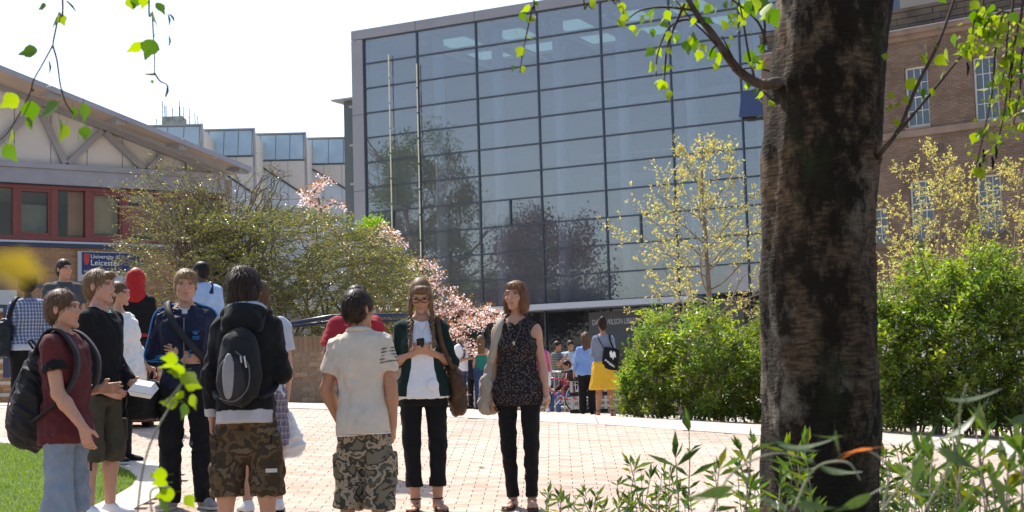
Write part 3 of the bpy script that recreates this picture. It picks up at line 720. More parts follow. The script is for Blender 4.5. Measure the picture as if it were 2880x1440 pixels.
for u in mu[1:-1]:
    m_ = MB(); m_.tube([lib.P(u + 0.55, 2.0, -1.1), lib.P(u + 0.55, v_top - 0.6, -1.1)], 0.27, 16); o = lpart(m_, 'column', M_wsteel); o.data.polygons.foreach_set('use_smooth', [True] * len(o.data.polygons))
    m_ = MB(); m_.bar(lib.P(u, v_top - 0.9, -0.7), lib.P(u, v_top - 0.9, -DEP + 0.05), 0.12, 0.3); lpart(m_, 'roof_beam', M_linside)
    m_ = MB(); m_.bar(lib.P(u + 0.4, v_top - 1.3, -1.0), lib.P(u + 2.2, v_top - 1.9, -5.0), 0.06); m_.bar(lib.P(u + 0.2, v_top - 1.25, -2.5), lib.P(u + 2.4, v_top - 1.25, -2.5), 0.06); lpart(m_, 'truss_strut', M_wsteel)
M_inbrick = mat('bookcase', (0.34, 0.34, 0.35), 0.9, 0.1, var=0.3, vscale=2)
for k in range(9):
    v = fl[k % 3]; u = mu[4] + 0.6 + (k // 3) * 3.3 + random.uniform(0, 0.8); m_ = MB(); lib.box(m_, u, u + 1.9, v, v + 2.0, -5.9, -5.5); lpart(m_, 'bookcase', M_inbrick)
# tension rods outside the first bays; pale yellow paints in sunlight on them
M_rod = mat('sun_tinted_rod', (0.86, 0.80, 0.52), 0.3, 0.5)
for pxa, ya, pxb, yb_ in ((1090, 152, 1098, 664), (1169, 178, 1178, 724)):
    u_, va = lu(pxa, ya, 0.25); ub_, vb_ = lu(pxb, yb_, 0.25); vv = va; n_ = 0
    while vv > vb_:
        m_ = MB(); m_.tube([lib.P(u_, vv, 0.16), lib.P(u_, max(vv - rh + 0.1, vb_), 0.16)], 0.03, 8); lpart(m_, 'tension_rod', M_rod); vv -= rh
# canopy and entrance screen
ca_u0 = lu(1440, 868)[0]; ca_u1 = lu(1984, 850)[0]
m_ = MB(); lib.box(m_, ca_u0 - 1.2, ca_u1, v_c - 0.10, v_c + 0.16, 0.06, 1.3); lpart(m_, 'entrance_canopy', mat('pale_canopy', (0.52, 0.54, 0.57), 0.45))
M_eglass = glass_mat('entrance_glass', (0.35, 0.38, 0.40), 0.6, 0.0, 1.7, base=(0.05, 0.055, 0.06))
nE = 9
for k in range(nE):
    a = mu[0] + (u_end - mu[0]) * k / nE + 0.04; b = mu[0] + (u_end - mu[0]) * (k + 1) / nE - 0.04
    m_ = MB(); lib.box(m_, a, b, 2.0, v_c - 0.16, -0.03, -0.015); lpart(m_, 'entrance_pane', M_eglass)
m_ = MB(); lib.box(m_, mu[0], u_end, 3.9, 3.96, -0.05, 0.0); lpart(m_, 'entrance_transom', M_mull)
a, d = lu(1655, 876, 0.1); b, c = lu(1830, 970, 0.1)
m_ = MB(); lib.box(m_, a, b, c, d - 0.05, -0.01, 0.06); lpart(m_, 'name_fascia', mat('dark_fascia', (0.075, 0.082, 0.09), 0.5))
u_, v_ = lu(1665, 913, 0.1); u2 = lu(1799, 905, 0.1)[0]
M_letter = mat('steel_letter', (0.55, 0.57, 0.58), 0.4)
tm = ftext('DAVID WILSON LIBRARY', 0.36, u_, v_ - 0.03, 0.062, M_letter, 'lettering', LB, lib, 0.012)
wd_ = max(Vector(v.co).dot(lib.u) for v in tm.data.vertices) - min(Vector(v.co).dot(lib.u) for v in tm.data.vertices)
k_ = (u2 - u_) / wd_; org = (lib.P(u_, 0, 0) - LB.location).dot(lib.u)
for v in tm.data.vertices:
    p = Vector(v.co); s_ = p.dot(lib.u) - org; v.co = p + lib.u * (s_ * (k_ - 1))
# louvred shaft at the library's left end
m_ = MB(); a, d = lu(968, 285, -0.6); lib.box(m_, a - 0.1, -0.02, 1.2, d, -3.0, -0.7); lpart(m_, 'louvre_shaft', mat('green_grey_panel', (0.10, 0.125, 0.125), 0.5, var=0.08, vscale=1))
for k in range(9):
    m_ = MB(); v = d - 0.4 - k * 1.95; lib.box(m_, a + 0.5, -0.03, v - 0.05, v + 0.05, -0.69, -0.25); lpart(m_, 'louvre_fin', M_tframe)
m_ = MB(); lib.box(m_, a - 0.6, -0.03, d + 0.02, d + 0.1, -2.5, -0.3); lpart(m_, 'shaft_cap', M_tframe)

# ---- stone steps up to the library court
sf = Facade(1540, 1152, 40.0, 1.0, -0.04)
SS = thing('stone_steps', 'wide pale stone steps leading up to the library entrance', 'steps', sf.P(0, 1.4))
a, b = sf.uv(1180, 1150)[0], sf.uv(2010, 1150)[0]; zb = sf.uv(1740, 1153)[1]
M_step = mat('step_stone', (0.42, 0.35, 0.29), 0.85, 0.2, var=0.1, vscale=4)
M_rise = mat('step_riser', (0.24, 0.19, 0.155), 0.9, 0.2, var=0.15, vscale=5)
for i in range(4):
    m_ = MB(); sf.box(m_, a, b, zb - 0.5, zb + 0.15 * i + 0.10, -6.0, -0.4 * i); local(m_.build('riser', M_rise, SS), SS)
    m_ = MB(); sf.box(m_, a, b, zb + 0.15 * i + 0.102, zb + 0.15 * i + 0.15, -0.4 * (i + 1) - 0.04, -0.4 * i + 0.03); local(m_.build('tread', M_step, SS), SS)
m_ = MB(); sf.box(m_, a - 30, b + 1, zb + 0.40, zb + 0.595, -34.0, -1.6); struct(m_.build('entrance_terrace', M_far))

# ================================================================== OLD BRICK BUILDING (right)
M_obrick = bpy.data.materials.new('old_brick'); M_obrick.use_nodes = True
n_, l_ = M_obrick.node_tree.nodes, M_obrick.node_tree.links
bs = n_['Principled BSDF']; bs.inputs['Roughness'].default_value = 0.9; bs.inputs['Specular IOR Level'].default_value = 0.2
uvn = n_.new('ShaderNodeUVMap'); bt = n_.new('ShaderNodeTexBrick'); l_.new(uvn.outputs[0], bt.inputs['Vector'])
bt.inputs['Color1'].default_value = (0.25, 0.175, 0.128, 1); bt.inputs['Color2'].default_value = (0.19, 0.128, 0.09, 1); bt.inputs['Mortar'].default_value = (0.13, 0.105, 0.085, 1)
bt.inputs['Scale'].default_value = 1.0; bt.inputs['Mortar Size'].default_value = 0.009; bt.inputs['Brick Width'].default_value = 0.225; bt.inputs['Row Height'].default_value = 0.078; bt.inputs['Bias'].default_value = -0.1
nz = n_.new('ShaderNodeTexNoise'); nz.inputs['Scale'].default_value = 0.9; nz.inputs['Detail'].default_value = 6; l_.new(uvn.outputs[0], nz.inputs['Vector'])
mrr = n_.new('ShaderNodeMapRange'); mrr.inputs[1].default_value = 0.3; mrr.inputs[2].default_value = 0.75; mrr.inputs[3].default_value = 0.72; mrr.inputs[4].default_value = 1.25; l_.new(nz.outputs['Fac'], mrr.inputs[0])
mm = n_.new('ShaderNodeMix'); mm.data_type = 'RGBA'; mm.blend_type = 'MULTIPLY'; mm.inputs[0].default_value = 1; l_.new(bt.outputs['Color'], mm.inputs[6]); l_.new(mrr.outputs[0], mm.inputs[7]); l_.new(mm.outputs[2], bs.inputs['Base Color'])
bp = n_.new('ShaderNodeBump'); bp.inputs['Distance'].default_value = 0.012; inv = n_.new('ShaderNodeMath'); inv.operation = 'SUBTRACT'; inv.inputs[0].default_value = 1; l_.new(bt.outputs['Fac'], inv.inputs[1]); l_.new(inv.outputs[0], bp.inputs['Height']); l_.new(bp.outputs[0], bs.inputs['Normal'])
M_ostone = mat('weathered_stone', (0.25, 0.185, 0.145), 0.9, 0.2, var=0.2, vscale=1.4, detail=8)
M_odark = mat('blackened_stone', (0.085, 0.072, 0.06), 0.95, 0.15, col2=(0.16, 0.13, 0.10), vscale=1.5, detail=8)
M_sash = mat('white_sash', (0.62, 0.62, 0.58), 0.5)
M_opane = glass_mat('sash_glass', (0.5, 0.55, 0.6), 0.35, 0.0, 1.9, base=(0.05, 0.07, 0.10))
ob = Facade(2590, 400, 52.0, 0.797, -0.603)
OB = thing('old_brick_building', 'old brown brick building with white sash windows beyond the birch trunk', 'building', ob.P(0, 1.2))
def opart(m_, name, m, parent=None):
    o = m_.build(name, m, parent or OB)
    return local(o, OB) if parent is None else o
ou = ob.uv
oL, oR = ou(2150, 400)[0], ou(3700, 400)[0]
v_cor0, v_cor1, v_par = ou(2590, 107)[1], ou(2590, 78)[1], ou(2590, 24)[1]
wins = [((2542, 192), (2601, 354)), ((2733, 163), (2797, 336)), ((2870, 143), (2936, 322)), ((2556, 510), (2613, 674)), ((2743, 495), (2806, 660)), ((2432, 590), (2488, 686)), ((2890, 480), (2955, 640))]
W = []
for p0, p1 in wins:
    a, d = ou(*p0); b, c = ou(*p1); W.append((a, max(b, a + 0.86), c, d))
ops = sorted(W)
# wall built round its openings: vertical strips, each cut where a window falls
us = sorted({oL, oR} | {x for q in W for x in (q[0], q[1])})
me_v, me_f, uvs = [], [], []
def wallquad(a, b, c, d, w_=0.0):
    o = len(me_v); me_v.extend([tuple(ob.P(a, c, w_) - OB.location), tuple(ob.P(b, c, w_) - OB.location), tuple(ob.P(b, d, w_) - OB.location), tuple(ob.P(a, d, w_) - OB.location)]); me_f.append((o, o + 1, o + 2, o + 3)); uvs.extend([(a, c), (b, c), (b, d), (a, d)])
for a, b in zip(us[:-1], us[1:]):
    if b - a < 1e-4: continue
    cut = sorted([(q[2], q[3]) for q in W if q[0] - 1e-6 <= a and q[1] + 1e-6 >= b]); lo = 1.0
    for c, d in cut: wallquad(a, b, lo, c); lo = d
    wallquad(a, b, lo, v_cor0)
for q in W:      # reveals
    for (p, r_) in (((q[0], q[2]), (q[0], q[3])), ((q[1], q[3]), (q[1], q[2])), ((q[0], q[3]), (q[1], q[3])), ((q[1], q[2]), (q[0], q[2]))):
        o = len(me_v); me_v.extend([tuple(ob.P(p[0], p[1], 0) - OB.location), tuple(ob.P(r_[0], r_[1], 0) - OB.location), tuple(ob.P(r_[0], r_[1], -0.22) - OB.location), tuple(ob.P(p[0], p[1], -0.22) - OB.location)]); me_f.append((o, o + 1, o + 2, o + 3)); uvs.extend([(0, p[1]), (0, r_[1]), (0.2, r_[1]), (0.2, p[1])])
me = bpy.data.meshes.new('brick_wall'); me.from_pydata(me_v, [], me_f); ul = me.uv_layers.new(name='UVMap')
for i, q in enumerate(uvs): ul.data[i].uv = q
link('brick_wall', me, M_obrick, OB)
m_ = MB(); ob.box(m_, oL, oR, v_cor0, v_cor0 + (v_cor1 - v_cor0) * 0.45, -0.3, 0.10); opart(m_, 'frieze', M_ostone)
m_ = MB(); ob.box(m_, oL, oR, v_cor0 + (v_cor1 - v_cor0) * 0.46, v_cor1 - 0.03, -0.3, 0.28); opart(m_, 'cornice', M_ostone)
m_ = MB(); ob.box(m_, oL, oR, v_cor1 - 0.028, v_cor1, -0.3, 0.33); opart(m_, 'lead_flashing', mat('lead', (0.42, 0.42, 0.43), 0.4))
u = oL; k = 0
while u < oR:      # parapet of separate blackened blocks
    L_ = random.uniform(0.55, 0.95)
    for r in range(3):
        h0 = v_cor1 + (v_par - v_cor1) * r / 3; h1 = v_cor1 + (v_par - v_cor1) * (r + 1) / 3 - 0.02; of = 0.3 * (r % 2)
        m_ = MB(); ob.box(m_, u + of, u + of + L_ - 0.02, h0 + 0.001, h1, -0.35, random.uniform(-0.01, 0.02)); opart(m_, 'parapet_block', M_odark)
    u += L_
m_ = MB(); ob.box(m_, oL, oR, v_par, v_par + 0.12, -0.4, 0.06); opart(m_, 'parapet_coping', M_odark)
m_ = MB(); ob.box(m_, oL, oR, 1.0, v_par - 0.1, -8, -0.9); opart(m_, 'rear_volume', M_odark)
for y in (368, 678):
    _, v = ou(2620, y); m_ = MB(); ob.box(m_, oL, oR, v - 0.13, v + 0.11, -0.05, 0.09); opart(m_, 'string_course', M_ostone if y < 500 else M_odark)
for (a, b, c, d) in W:
    m_ = MB(); F_ = 0.065
    for q in ((a, a + F_, c, d), (b - F_, b, c, d), (a + F_ + .001, b - F_ - .001, d - F_, d), (a + F_ + .001, b - F_ - .001, c, c + F_ * 1.5), (a + F_ + .001, b - F_ - .001, (c + d) / 2 - 0.025, (c + d) / 2 + 0.025)): ob.box(m_, *q, -0.22, -0.13)
    wn = opart(m_, 'window', M_sash)
    nc, nr_ = 3, 4
    for i in range(nc):
        for j in range(nr_):
            x0 = a + F_ + (b - a - 2 * F_) * i / nc; x1 = a + F_ + (b - a - 2 * F_) * (i + 1) / nc
            y0 = c + F_ * 1.5 + (d - c - 2.5 * F_) * j / nr_; y1 = c + F_ * 1.5 + (d - c - 2.5 * F_) * (j + 1) / nr_
            m_ = MB(); ob.box(m_, x0 + .012, x1 - .012, y0 + .012, y1 - .012, -0.185, -0.178); opart(m_, 'pane', M_opane, wn)
    m_ = MB()
    for i in range(1, nc):
        x = a + F_ + (b - a - 2 * F_) * i / nc; ob.box(m_, x - .012, x + .012, c + F_ * 1.5, d - F_, -0.19, -0.15)
    for j in range(1, nr_):
        y = c + F_ * 1.5 + (d - c - 2.5 * F_) * j / nr_; ob.box(m_, a + F_, b - F_, y - .011, y + .011, -0.188, -0.152)
    opart(m_, 'glazing_bar', M_sash, wn)
    m_ = MB(); ob.box(m_, a - 0.05, b + 0.05, c - 0.08, c - 0.002, -0.2, 0.07); opart(m_, 'sill', M_ostone, wn)
    m_ = MB(); ob.box(m_, a, a + (b - a) * 0.38, c + 0.1, d - 0.1, -0.34, -0.32); opart(m_, 'curtain', mat('curtain', (0.45, 0.48, 0.5), 0.9), wn)
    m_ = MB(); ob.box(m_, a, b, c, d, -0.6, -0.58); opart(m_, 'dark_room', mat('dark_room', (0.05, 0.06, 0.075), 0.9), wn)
a, d = ou(2636, 404); b, c = ou(2656, 425); m_ = MB(); ob.box(m_, a, b, c, d, -0.05, 0.012); opart(m_, 'vent', M_odark)
RB = thing('cream_penthouse', 'cream rooftop storey with a slate blue corner above the old parapet', 'building', at(2560, 30, 58))
m_ = MB(); p, q = at(2528, 60, 58), at(2640, -160, 58); m_.box(p.x, q.x, p.y, p.y + 4, p.z, q.z); local(m_.build('cream_wall', mat('cream_cladding_far', (0.50, 0.40, 0.32), 0.8, var=0.04, vscale=1), RB), RB)
m_ = MB(); p, q = at(2470, 60, 58), at(2527, -160, 58); m_.box(p.x, q.x, p.y, p.y + 4, p.z, q.z); local(m_.build('slate_panel', mat('slate_blue', (0.16, 0.20, 0.26), 0.5), RB), RB)
# ================================================================== VEGETATION
def unit(a): return a / np.maximum(np.linalg.norm(a, axis=-1, keepdims=True), 1e-9)
def leaf_cloud(P, D, size, wid=0.55, fold=0.12, seed=1, up=None, droop=0.0, tri=False):
    """one two-sided leaf per point: base P, pointing along D, folded along its midrib"""
    r = np.random.default_rng(seed); n = len(P); D = unit(D); size = np.broadcast_to(size, (n,))[:, None]
    U = unit(r.normal(0, 0.6, (n, 3)) + (np.array([0, 0, 1.0]) if up is None else up)); S = unit(np.cross(D, U)); N = np.cross(S, D)
    b = P; t = P + D * size - np.array([0, 0, 1]) * size * droop; m = P + D * size * 0.48 - N * size * fold
    l = P + D * size * 0.45 + S * size * wid / 2; q = P + D * size * 0.45 - S * size * wid / 2
    if tri:
        l = l + N * size * fold; q = q + N * size * fold; V = np.stack([b, l, t, q], 1).reshape(-1, 3); o = np.arange(n)[:, None] * 4
        F = (o + np.array([[0, 1, 2, 0, 2, 3]])).reshape(-1, 3)
        return V, F, 4
    V = np.stack([b, l, t, q, m], 1).reshape(-1, 3); o = np.arange(n)[:, None] * 5
    F = (o + np.array([[0, 1, 4, 1, 2, 4, 2, 3, 4, 3, 0, 4]])).reshape(-1, 3)
    return V, F, 5
def leaf_obj(name, P, D, size, m, parent, tints, seed=1, kind=None, each=False, **k):
    V, F, c = leaf_cloud(P, D, size, seed=seed, **k); r = np.random.default_rng(seed + 5)
    T = np.asarray(tints, float)[np.arange(len(P)) if each else r.integers(0, len(tints), len(P))] * r.uniform(0.75, 1.25, (len(P), 1))
    o = link(name, npmesh(name, V - np.array(parent.location) if parent else V, F, False, np.repeat(T, c, 0)), m, parent)
    if kind: o['kind'] = kind
    return o
class Tree:
    """recursive branching skeleton; collects tubes and leaf points"""
    def __init__(s, seed): s.r = random.Random(seed); s.mb = MB(); s.tips = []; s.dirs = []
    def grow(s, p, d, L, rad, lev, maxlev, nseg=6, up=0.06, wob=0.16, nch=(3, 5), shrink=0.62, leafy=2, lstep=0.12, spread=0.8, tmin=0.3, sides=None):
        r = s.r; pts = [Vector(p)]; rs = [rad]; dirs = []; d = Vector(d).normalized()
        for i in range(nseg):
            d = (d + Vector((r.gauss(0, wob), r.gauss(0, wob), r.gauss(0, wob) + up))).normalized(); dirs.append(d.copy())
            pts.append(pts[-1] + d * L / nseg); rs.append(rad * (1 - 0.72 * (i + 1) / nseg))
        s.mb.tube(pts, rs, sides or (8 if rad > 0.03 else 5 if rad > 0.008 else 3), cap=False)
        if lev >= leafy:
            t = r.random() * lstep
            while t < L:
                k = t / L * nseg; i = min(int(k), nseg - 1); s.tips.append(pts[i].lerp(pts[i + 1], k - i)); s.dirs.append(dirs[i]); t += lstep * r.uniform(0.6, 1.4)
            s.tips.append(pts[-1]); s.dirs.append(d)
        if lev < maxlev:
            for k in range(r.randint(*nch)):
                t = tmin + (1 - tmin) * (k + r.random()) / nch[1]; t = min(t, 0.98); q = t * nseg; i = min(int(q), nseg - 1)
                b = pts[i].lerp(pts[i + 1], q - i); ax = dirs[i]; side = ax.orthogonal().normalized(); side.rotate(Matrix.Rotation(r.uniform(0, 6.283), 3, ax))
                nd = (ax * (1 - spread * 0.5) + side * spread).normalized()
                s.grow(b, nd, L * shrink * r.uniform(0.75, 1.15), max(rs[i] * 0.55, 0.0035), lev + 1, maxlev, max(3, nseg - 1), up, wob, nch, shrink, leafy, lstep, spread, 0.15, sides)
def tuft(P, D, n, spread, seed, jit=0.0):
    r = np.random.default_rng(seed); P = np.repeat(np.asarray(P), n, 0); D = np.repeat(np.asarray(D), n, 0)
    return P + r.normal(0, jit, P.shape), unit(D + r.normal(0, spread, P.shape))
M_leafdark = mat('dark_glossy_leaf', (0.20, 0.225, 0.07), 0.36, 0.55, attr='tint', transl=0.28)
M_twig = mat('grey_brown_twig', (0.20, 0.16, 0.12), 0.85, 0.2, var=0.3, vscale=15)
M_hedge = mat('fresh_hedge_leaf', (0.175, 0.245, 0.048), 0.42, 0.45, attr='tint', transl=0.42)
M_yellow = mat('yellow_spring_leaf', (0.48, 0.41, 0.15), 0.55, 0.3, attr='tint', transl=0.42)
M_pink = mat('pink_petal', (0.74, 0.64, 0.625), 0.7, 0.2, attr='tint', transl=0.45)
M_bronze = mat('bronze_leaf', (0.30, 0.13, 0.04), 0.5, 0.3, attr='tint', transl=0.45)
M_lime = mat('lime_leaf', (0.20, 0.33, 0.03), 0.5, 0.35, attr='tint', transl=0.5)
M_birchleaf = mat('birch_leaf', (0.21, 0.29, 0.012), 0.42, 0.4, var=0.15, vscale=40, transl=0.55)
M_birchleaf_t = mat('birch_leaf_small', (0.23, 0.29, 0.015), 0.42, 0.4, attr='tint', transl=0.5)
M_birchleaf2 = mat('birch_leaf_deep', (0.075, 0.15, 0.012), 0.42, 0.4, var=0.15, vscale=40, transl=0.5)
M_shrubleaf = mat('shrub_leaf', (0.095, 0.15, 0.03), 0.35, 0.5, attr='tint', transl=0.4)
def outline(pts): return lambda x: np.interp(x, [p[0] for p in pts], [p[1] for p in pts])

# ---- big spreading bush behind the low wall
BU = thing('spreading_bush', 'wide spreading dark leaved bush with bare arching twigs behind the low brick wall', 'bush', (at(830, 1000, 25).x, 25.0, G(-3.7, 25.0)))
top = outline([(330, 700), (420, 640), (520, 600), (640, 610), (760, 600), (850, 598), (950, 618), (1040, 660), (1100, 705), (1140, 760), (1162, 830), (1180, 900), (1190, 1000)])
rb_ = random.Random(5); mbs = MB(); LP, LD = [], []
def arch(p0, p1, sag, r0, leaf, n=9, step=0.07):
    """arching twig from p0 to p1 with side twigs"""
    p0, p1 = Vector(p0), Vector(p1); pts = []
    for i in range(n + 1):
        t = i / n; q = p0.lerp(p1, t); q.z += sag * 4 * t * (1 - t); q += Vector((rb_.gauss(0, .03), rb_.gauss(0, .03), rb_.gauss(0, .025))); pts.append(q)
    mbs.tube(pts, [r0 * (1 - 0.75 * i / n) for i in range(n + 1)], 4, cap=False)
    L = sum((pts[i + 1] - pts[i]).length for i in range(n)); k = int(L / step * leaf)
    for j in range(k):
        t = rb_.uniform(0.25, 1) * n; i = min(int(t), n - 1); d = (pts[i + 1] - pts[i]).normalized(); q = pts[i].lerp(pts[i + 1], t - i)
        LP.append(q + Vector((rb_.gauss(0, .03), rb_.gauss(0, .03), rb_.gauss(0, .02)))); LD.append(d + Vector((rb_.gauss(0, .7), rb_.gauss(0, .7), rb_.gauss(0, .4))))
    return pts
# dense layered mound: flat sprays of twigs filling the outline
for i in range(950):
    px = rb_.uniform(560, 1185) if i > 200 else rb_.uniform(330, 640); yt = float(top(px)); dens = 1.0 if px > 560 else 0.5
    py = yt + (985 - yt) * rb_.random() ** 1.15; D = 24.0 + 2.6 * rb_.random() - 0.6 * (py - yt) / 300; c = at(px, py, D)
    a = rb_.uniform(-0.9, 0.9) + (0 if rb_.random() < 0.6 else math.pi); L = rb_.uniform(0.35, 0.9); d = Vector((math.cos(a), math.sin(a) * 0.8, rb_.gauss(0.05, 0.12)))
    if i < 200: d = Vector((-0.8, 0, 0.25))
    pts = arch(c - d * L * 0.5, c + d * L * 0.5, 0.04, 0.009, 2.1 * dens, 5)
    for j in range(3):
        q = pts[rb_.randint(1, 4)]; s2 = Vector((rb_.gauss(0, 0.5), rb_.gauss(0, 0.4), rb_.gauss(0.03, 0.14))).normalized() * rb_.uniform(0.15, 0.4)
        arch(q, q + s2, 0.02, 0.005, 2.6 * dens, 3)
# main limbs and long arching bare twigs rising at the left
stems = [at(px, 1000, 25.2) for px in (560, 640, 720, 820, 930, 1040)]
for i in range(46):
    b = rb_.choice(stems); px = rb_.uniform(560, 1150); e = at(px, float(top(px)) + rb_.uniform(10, 130), rb_.uniform(24, 26.5)); arch(b, e, rb_.uniform(0.1, 0.5), 0.03, 0.4, 9)
for i in range(110):
    b = rb_.choice(stems[:3]) + Vector((rb_.uniform(-.3, .3), rb_.uniform(-.3, .5), rb_.uniform(0.2, 1.2)))
    if i < 50: e = at(rb_.uniform(300, 620), rb_.uniform(500, 720), rb_.uniform(24, 26.5)); lf = 0.9
    elif i < 88: e = at(rb_.uniform(560, 830), rb_.uniform(470, 620), rb_.uniform(24.5, 26.5)); lf = 0.28
    else: e = at(rb_.uniform(420, 560), rb_.uniform(470, 560), rb_.uniform(24.5, 26)); lf = 0.6
    pts = arch(b, e, rb_.uniform(0.15, 0.6), 0.024, lf, 11)
    for j in range(5):
        q = pts[rb_.randint(5, 11)]; d = Vector((rb_.gauss(0, .5), rb_.gauss(0, .4), rb_.gauss(0.12, .25))).normalized() * rb_.uniform(0.2, 0.6); arch(q, q + d, rb_.uniform(-.05, .08), 0.006, lf * 1.2, 4)
o = mbs.build('branches', M_twig, BU, smooth=True); local(o, BU)
P_, D_ = np.array([tuple(p) for p in LP]), np.array([tuple(d) for d in LD])
leaf_obj('foliage', P_, D_, np.random.default_rng(3).uniform(0.03, 0.058, len(P_)), M_leafdark, BU, [(1, 1, 1), (0.75, 0.85, 0.9), (1.35, 1.25, 0.8), (1.0, 1.0, 0.9), (1.8, 1.25, 0.6), (1.2, 1.25, 0.8)], 3, tri=True)

# ---- flowering cherry behind the bush
CH = thing('flowering_cherry', 'pink flowering cherry with bronze young leaves beside the glass library', 'tree', (at(1180, 1000, 28).x, 28.0, G(-2.0, 28)))
rc_ = random.Random(9); mbc = MB(); BP, BD, OP, OD = [], [], [], []
root = Vector((at(1120, 1100, 28).x, 28.0, G(-2, 28))); mbc.tube([root, root + Vector((0, 0, 1.2)), at(1100, 950, 28)], [0.11, 0.09, 0.07], 8)
def spray(path, D, dens, wid):
    pts = [at(px, py, D + rc_.uniform(-.4, .4)) for px, py in path]
    mbc.tube(pts, [0.03 * (1 - 0.7 * i / (len(pts) - 1)) for i in range(len(pts))], 5, cap=False)
    for i in range(len(pts) - 1):
        L = (pts[i + 1] - pts[i]).length
        for k in range(int(L * dens)):
            q = pts[i].lerp(pts[i + 1], rc_.random()) + Vector((rc_.gauss(0, wid), rc_.gauss(0, wid), rc_.gauss(-.03, wid)))
            for j in range(rc_.randint(7, 13)):
                BP.append(q + Vector((rc_.gauss(0, .035), rc_.gauss(0, .035), rc_.gauss(0, .03)))); BD.append(Vector((rc_.gauss(0, 1), rc_.gauss(0, 1), rc_.gauss(-.3, .8))))
            if rc_.random() < 0.75:
                for j in range(5): OP.append(q + Vector((rc_.gauss(0, .05), rc_.gauss(0, .05), .05 + rc_.gauss(0, .04)))); OD.append(Vector((rc_.gauss(0, .8), rc_.gauss(0, .8), rc_.gauss(.5, .5))))
for path, dn, wd in (([(1100, 950), (1000, 740), (905, 600), (890, 530), (925, 495)], 7, .045), ([(905, 590), (860, 560), (850, 545)], 12, .05), ([(905, 585), (940, 572), (968, 575)], 12, .04), ([(885, 540), (900, 520), (915, 500)], 14, .05),
                     ([(1100, 950), (1040, 700), (1085, 660), (1135, 690)], 8, .07), ([(1040, 690), (1070, 640), (1090, 650)], 10, .06), ([(1085, 650), (1120, 668), (1150, 700)], 10, .06),
                     ([(1100, 950), (1160, 740), (1200, 735), (1230, 770)], 16, .10), ([(1150, 800), (1220, 790), (1265, 830), (1290, 850)], 17, .10), ([(1130, 880), (1230, 860), (1310, 880)], 17, .10),
                     ([(1200, 900), (1290, 880), (1360, 872), (1420, 888)], 17, .07), ([(1240, 930), (1320, 905), (1390, 895)], 16, .07), ([(1150, 930), (1260, 930), (1340, 925)], 14, .09), ([(1240, 960), (1300, 945), (1330, 990)], 10, .08), ([(1170, 740), (1185, 800), (1200, 860)], 14, .09), ([(1250, 850), (1300, 862), (1340, 860)], 13, .07)):
    spray(path, 28.0, dn * 2.1, wd)
local(mbc.build('branches', M_twig, CH, smooth=True), CH)
leaf_obj('blossom', np.array([tuple(p) for p in BP]), np.array([tuple(p) for p in BD]), 0.042, M_pink, CH, [(1, 1, 1), (1.1, 1.1, 1.1), (0.95, 0.85, 0.85), (1.15, 1.2, 1.2)], 21, wid=0.9, tri=True)
leaf_obj('young_leaves', np.array([tuple(p) for p in OP]), np.array([tuple(p) for p in OD]), 0.06, M_bronze, CH, [(1, 1, 1), (1.4, 1.3, 1), (0.8, 1.1, 0.9)], 22, wid=0.45)

# ---- small lime green tree peeping over the bush
LT = thing('lime_tree', 'small lime green treetop showing over the bush beside the pink blossom', 'tree', (at(1045, 1000, 31).x, 31.0, G(-3, 31)))
t_ = Tree(31); t_.grow(LT.location, (0, 0, 1), 2.9, 0.06, 0, 2, 7, 0.1, 0.05, (9, 12), 0.25, 1, 0.05, 1.0, 0.72)
local(t_.mb.build('trunk', M_twig, LT, smooth=True), LT)
c0 = np.array(at(1045, 642, 31)); r_ = np.random.default_rng(4); n_ = 900; P_ = c0 + r_.normal(0, 1, (n_, 3)) * np.array([0.13, 0.13, 0.10]) * 1.15
leaf_obj('crown', P_, r_.normal(0, 1, (n_, 3)) + np.array([0, 0, .4]), 0.075, M_lime, LT, [(1, 1, 1), (0.8, 0.9, 0.8), (1.3, 1.2, 1)], 6)

# ---- young yellow-leaved trees
def yellow_tree(base, H, label, seed, lean=(0, 0, 1), dens=1.0, wid=1.0):
    T = thing('young_tree', label, 'tree', base, group='young yellow leaved trees'); t = Tree(seed); r = random.Random(seed)
    n = 12; p = Vector(base); pts = [p.copy()]; d = Vector(lean).normalized()
    for i in range(n): d = (d + Vector((r.gauss(0, .03), r.gauss(0, .03), .02))).normalized(); p = p + d * H / n; pts.append(p.copy())
    t.mb.tube(pts, [0.075 * (1 - 0.88 * i / n) for i in range(n + 1)], 8, cap=False)
    for k in range(int(26 * dens)):
        f = 0.26 + 0.70 * (k + r.random()) / (26 * dens); q = f * n; i = min(int(q), n - 1); b = pts[i].lerp(pts[i + 1], q - i); a = k * 2.4 + r.uniform(-.4, .4)
        tilt = 0.35 + 0.65 * f; L = (1.6 * (1 - f) + 0.55) * wid * r.uniform(0.75, 1.1)
        t.grow(b, (math.cos(a), math.sin(a), tilt * 0.8 - .12), L, 0.022 * (1.25 - f), 1, 3, 6, 0.09, 0.13, (3, 5), 0.5, 2, 0.115, 0.75, 0.3)
    local(t.mb.build('trunk', M_twig, T, smooth=True), T)
    P, D = tuft([tuple(q) for q in t.tips], [tuple(q) for q in t.dirs], 8, 0.85, seed, 0.012); sel = np.random.default_rng(seed).random(len(P)) < 0.36
    leaf_obj('crown', P[sel], D[sel], np.random.default_rng(seed).uniform(0.03, 0.07, sel.sum()), M_yellow, T, [(1, 1, 1), (0.95, 1.05, 0.9), (0.75, 0.95, 0.9), (1.1, 1.05, 1.0)], seed, wid=0.5, tri=True)
    return T
b1 = at(2016, 1060, 23); yellow_tree((b1.x, 23.0, G(b1.x, 23) - .02), 4.35, 'young yellow leaved tree in front of the glass library', 41, (-0.01, 0, 1), 1.0, 1.0)
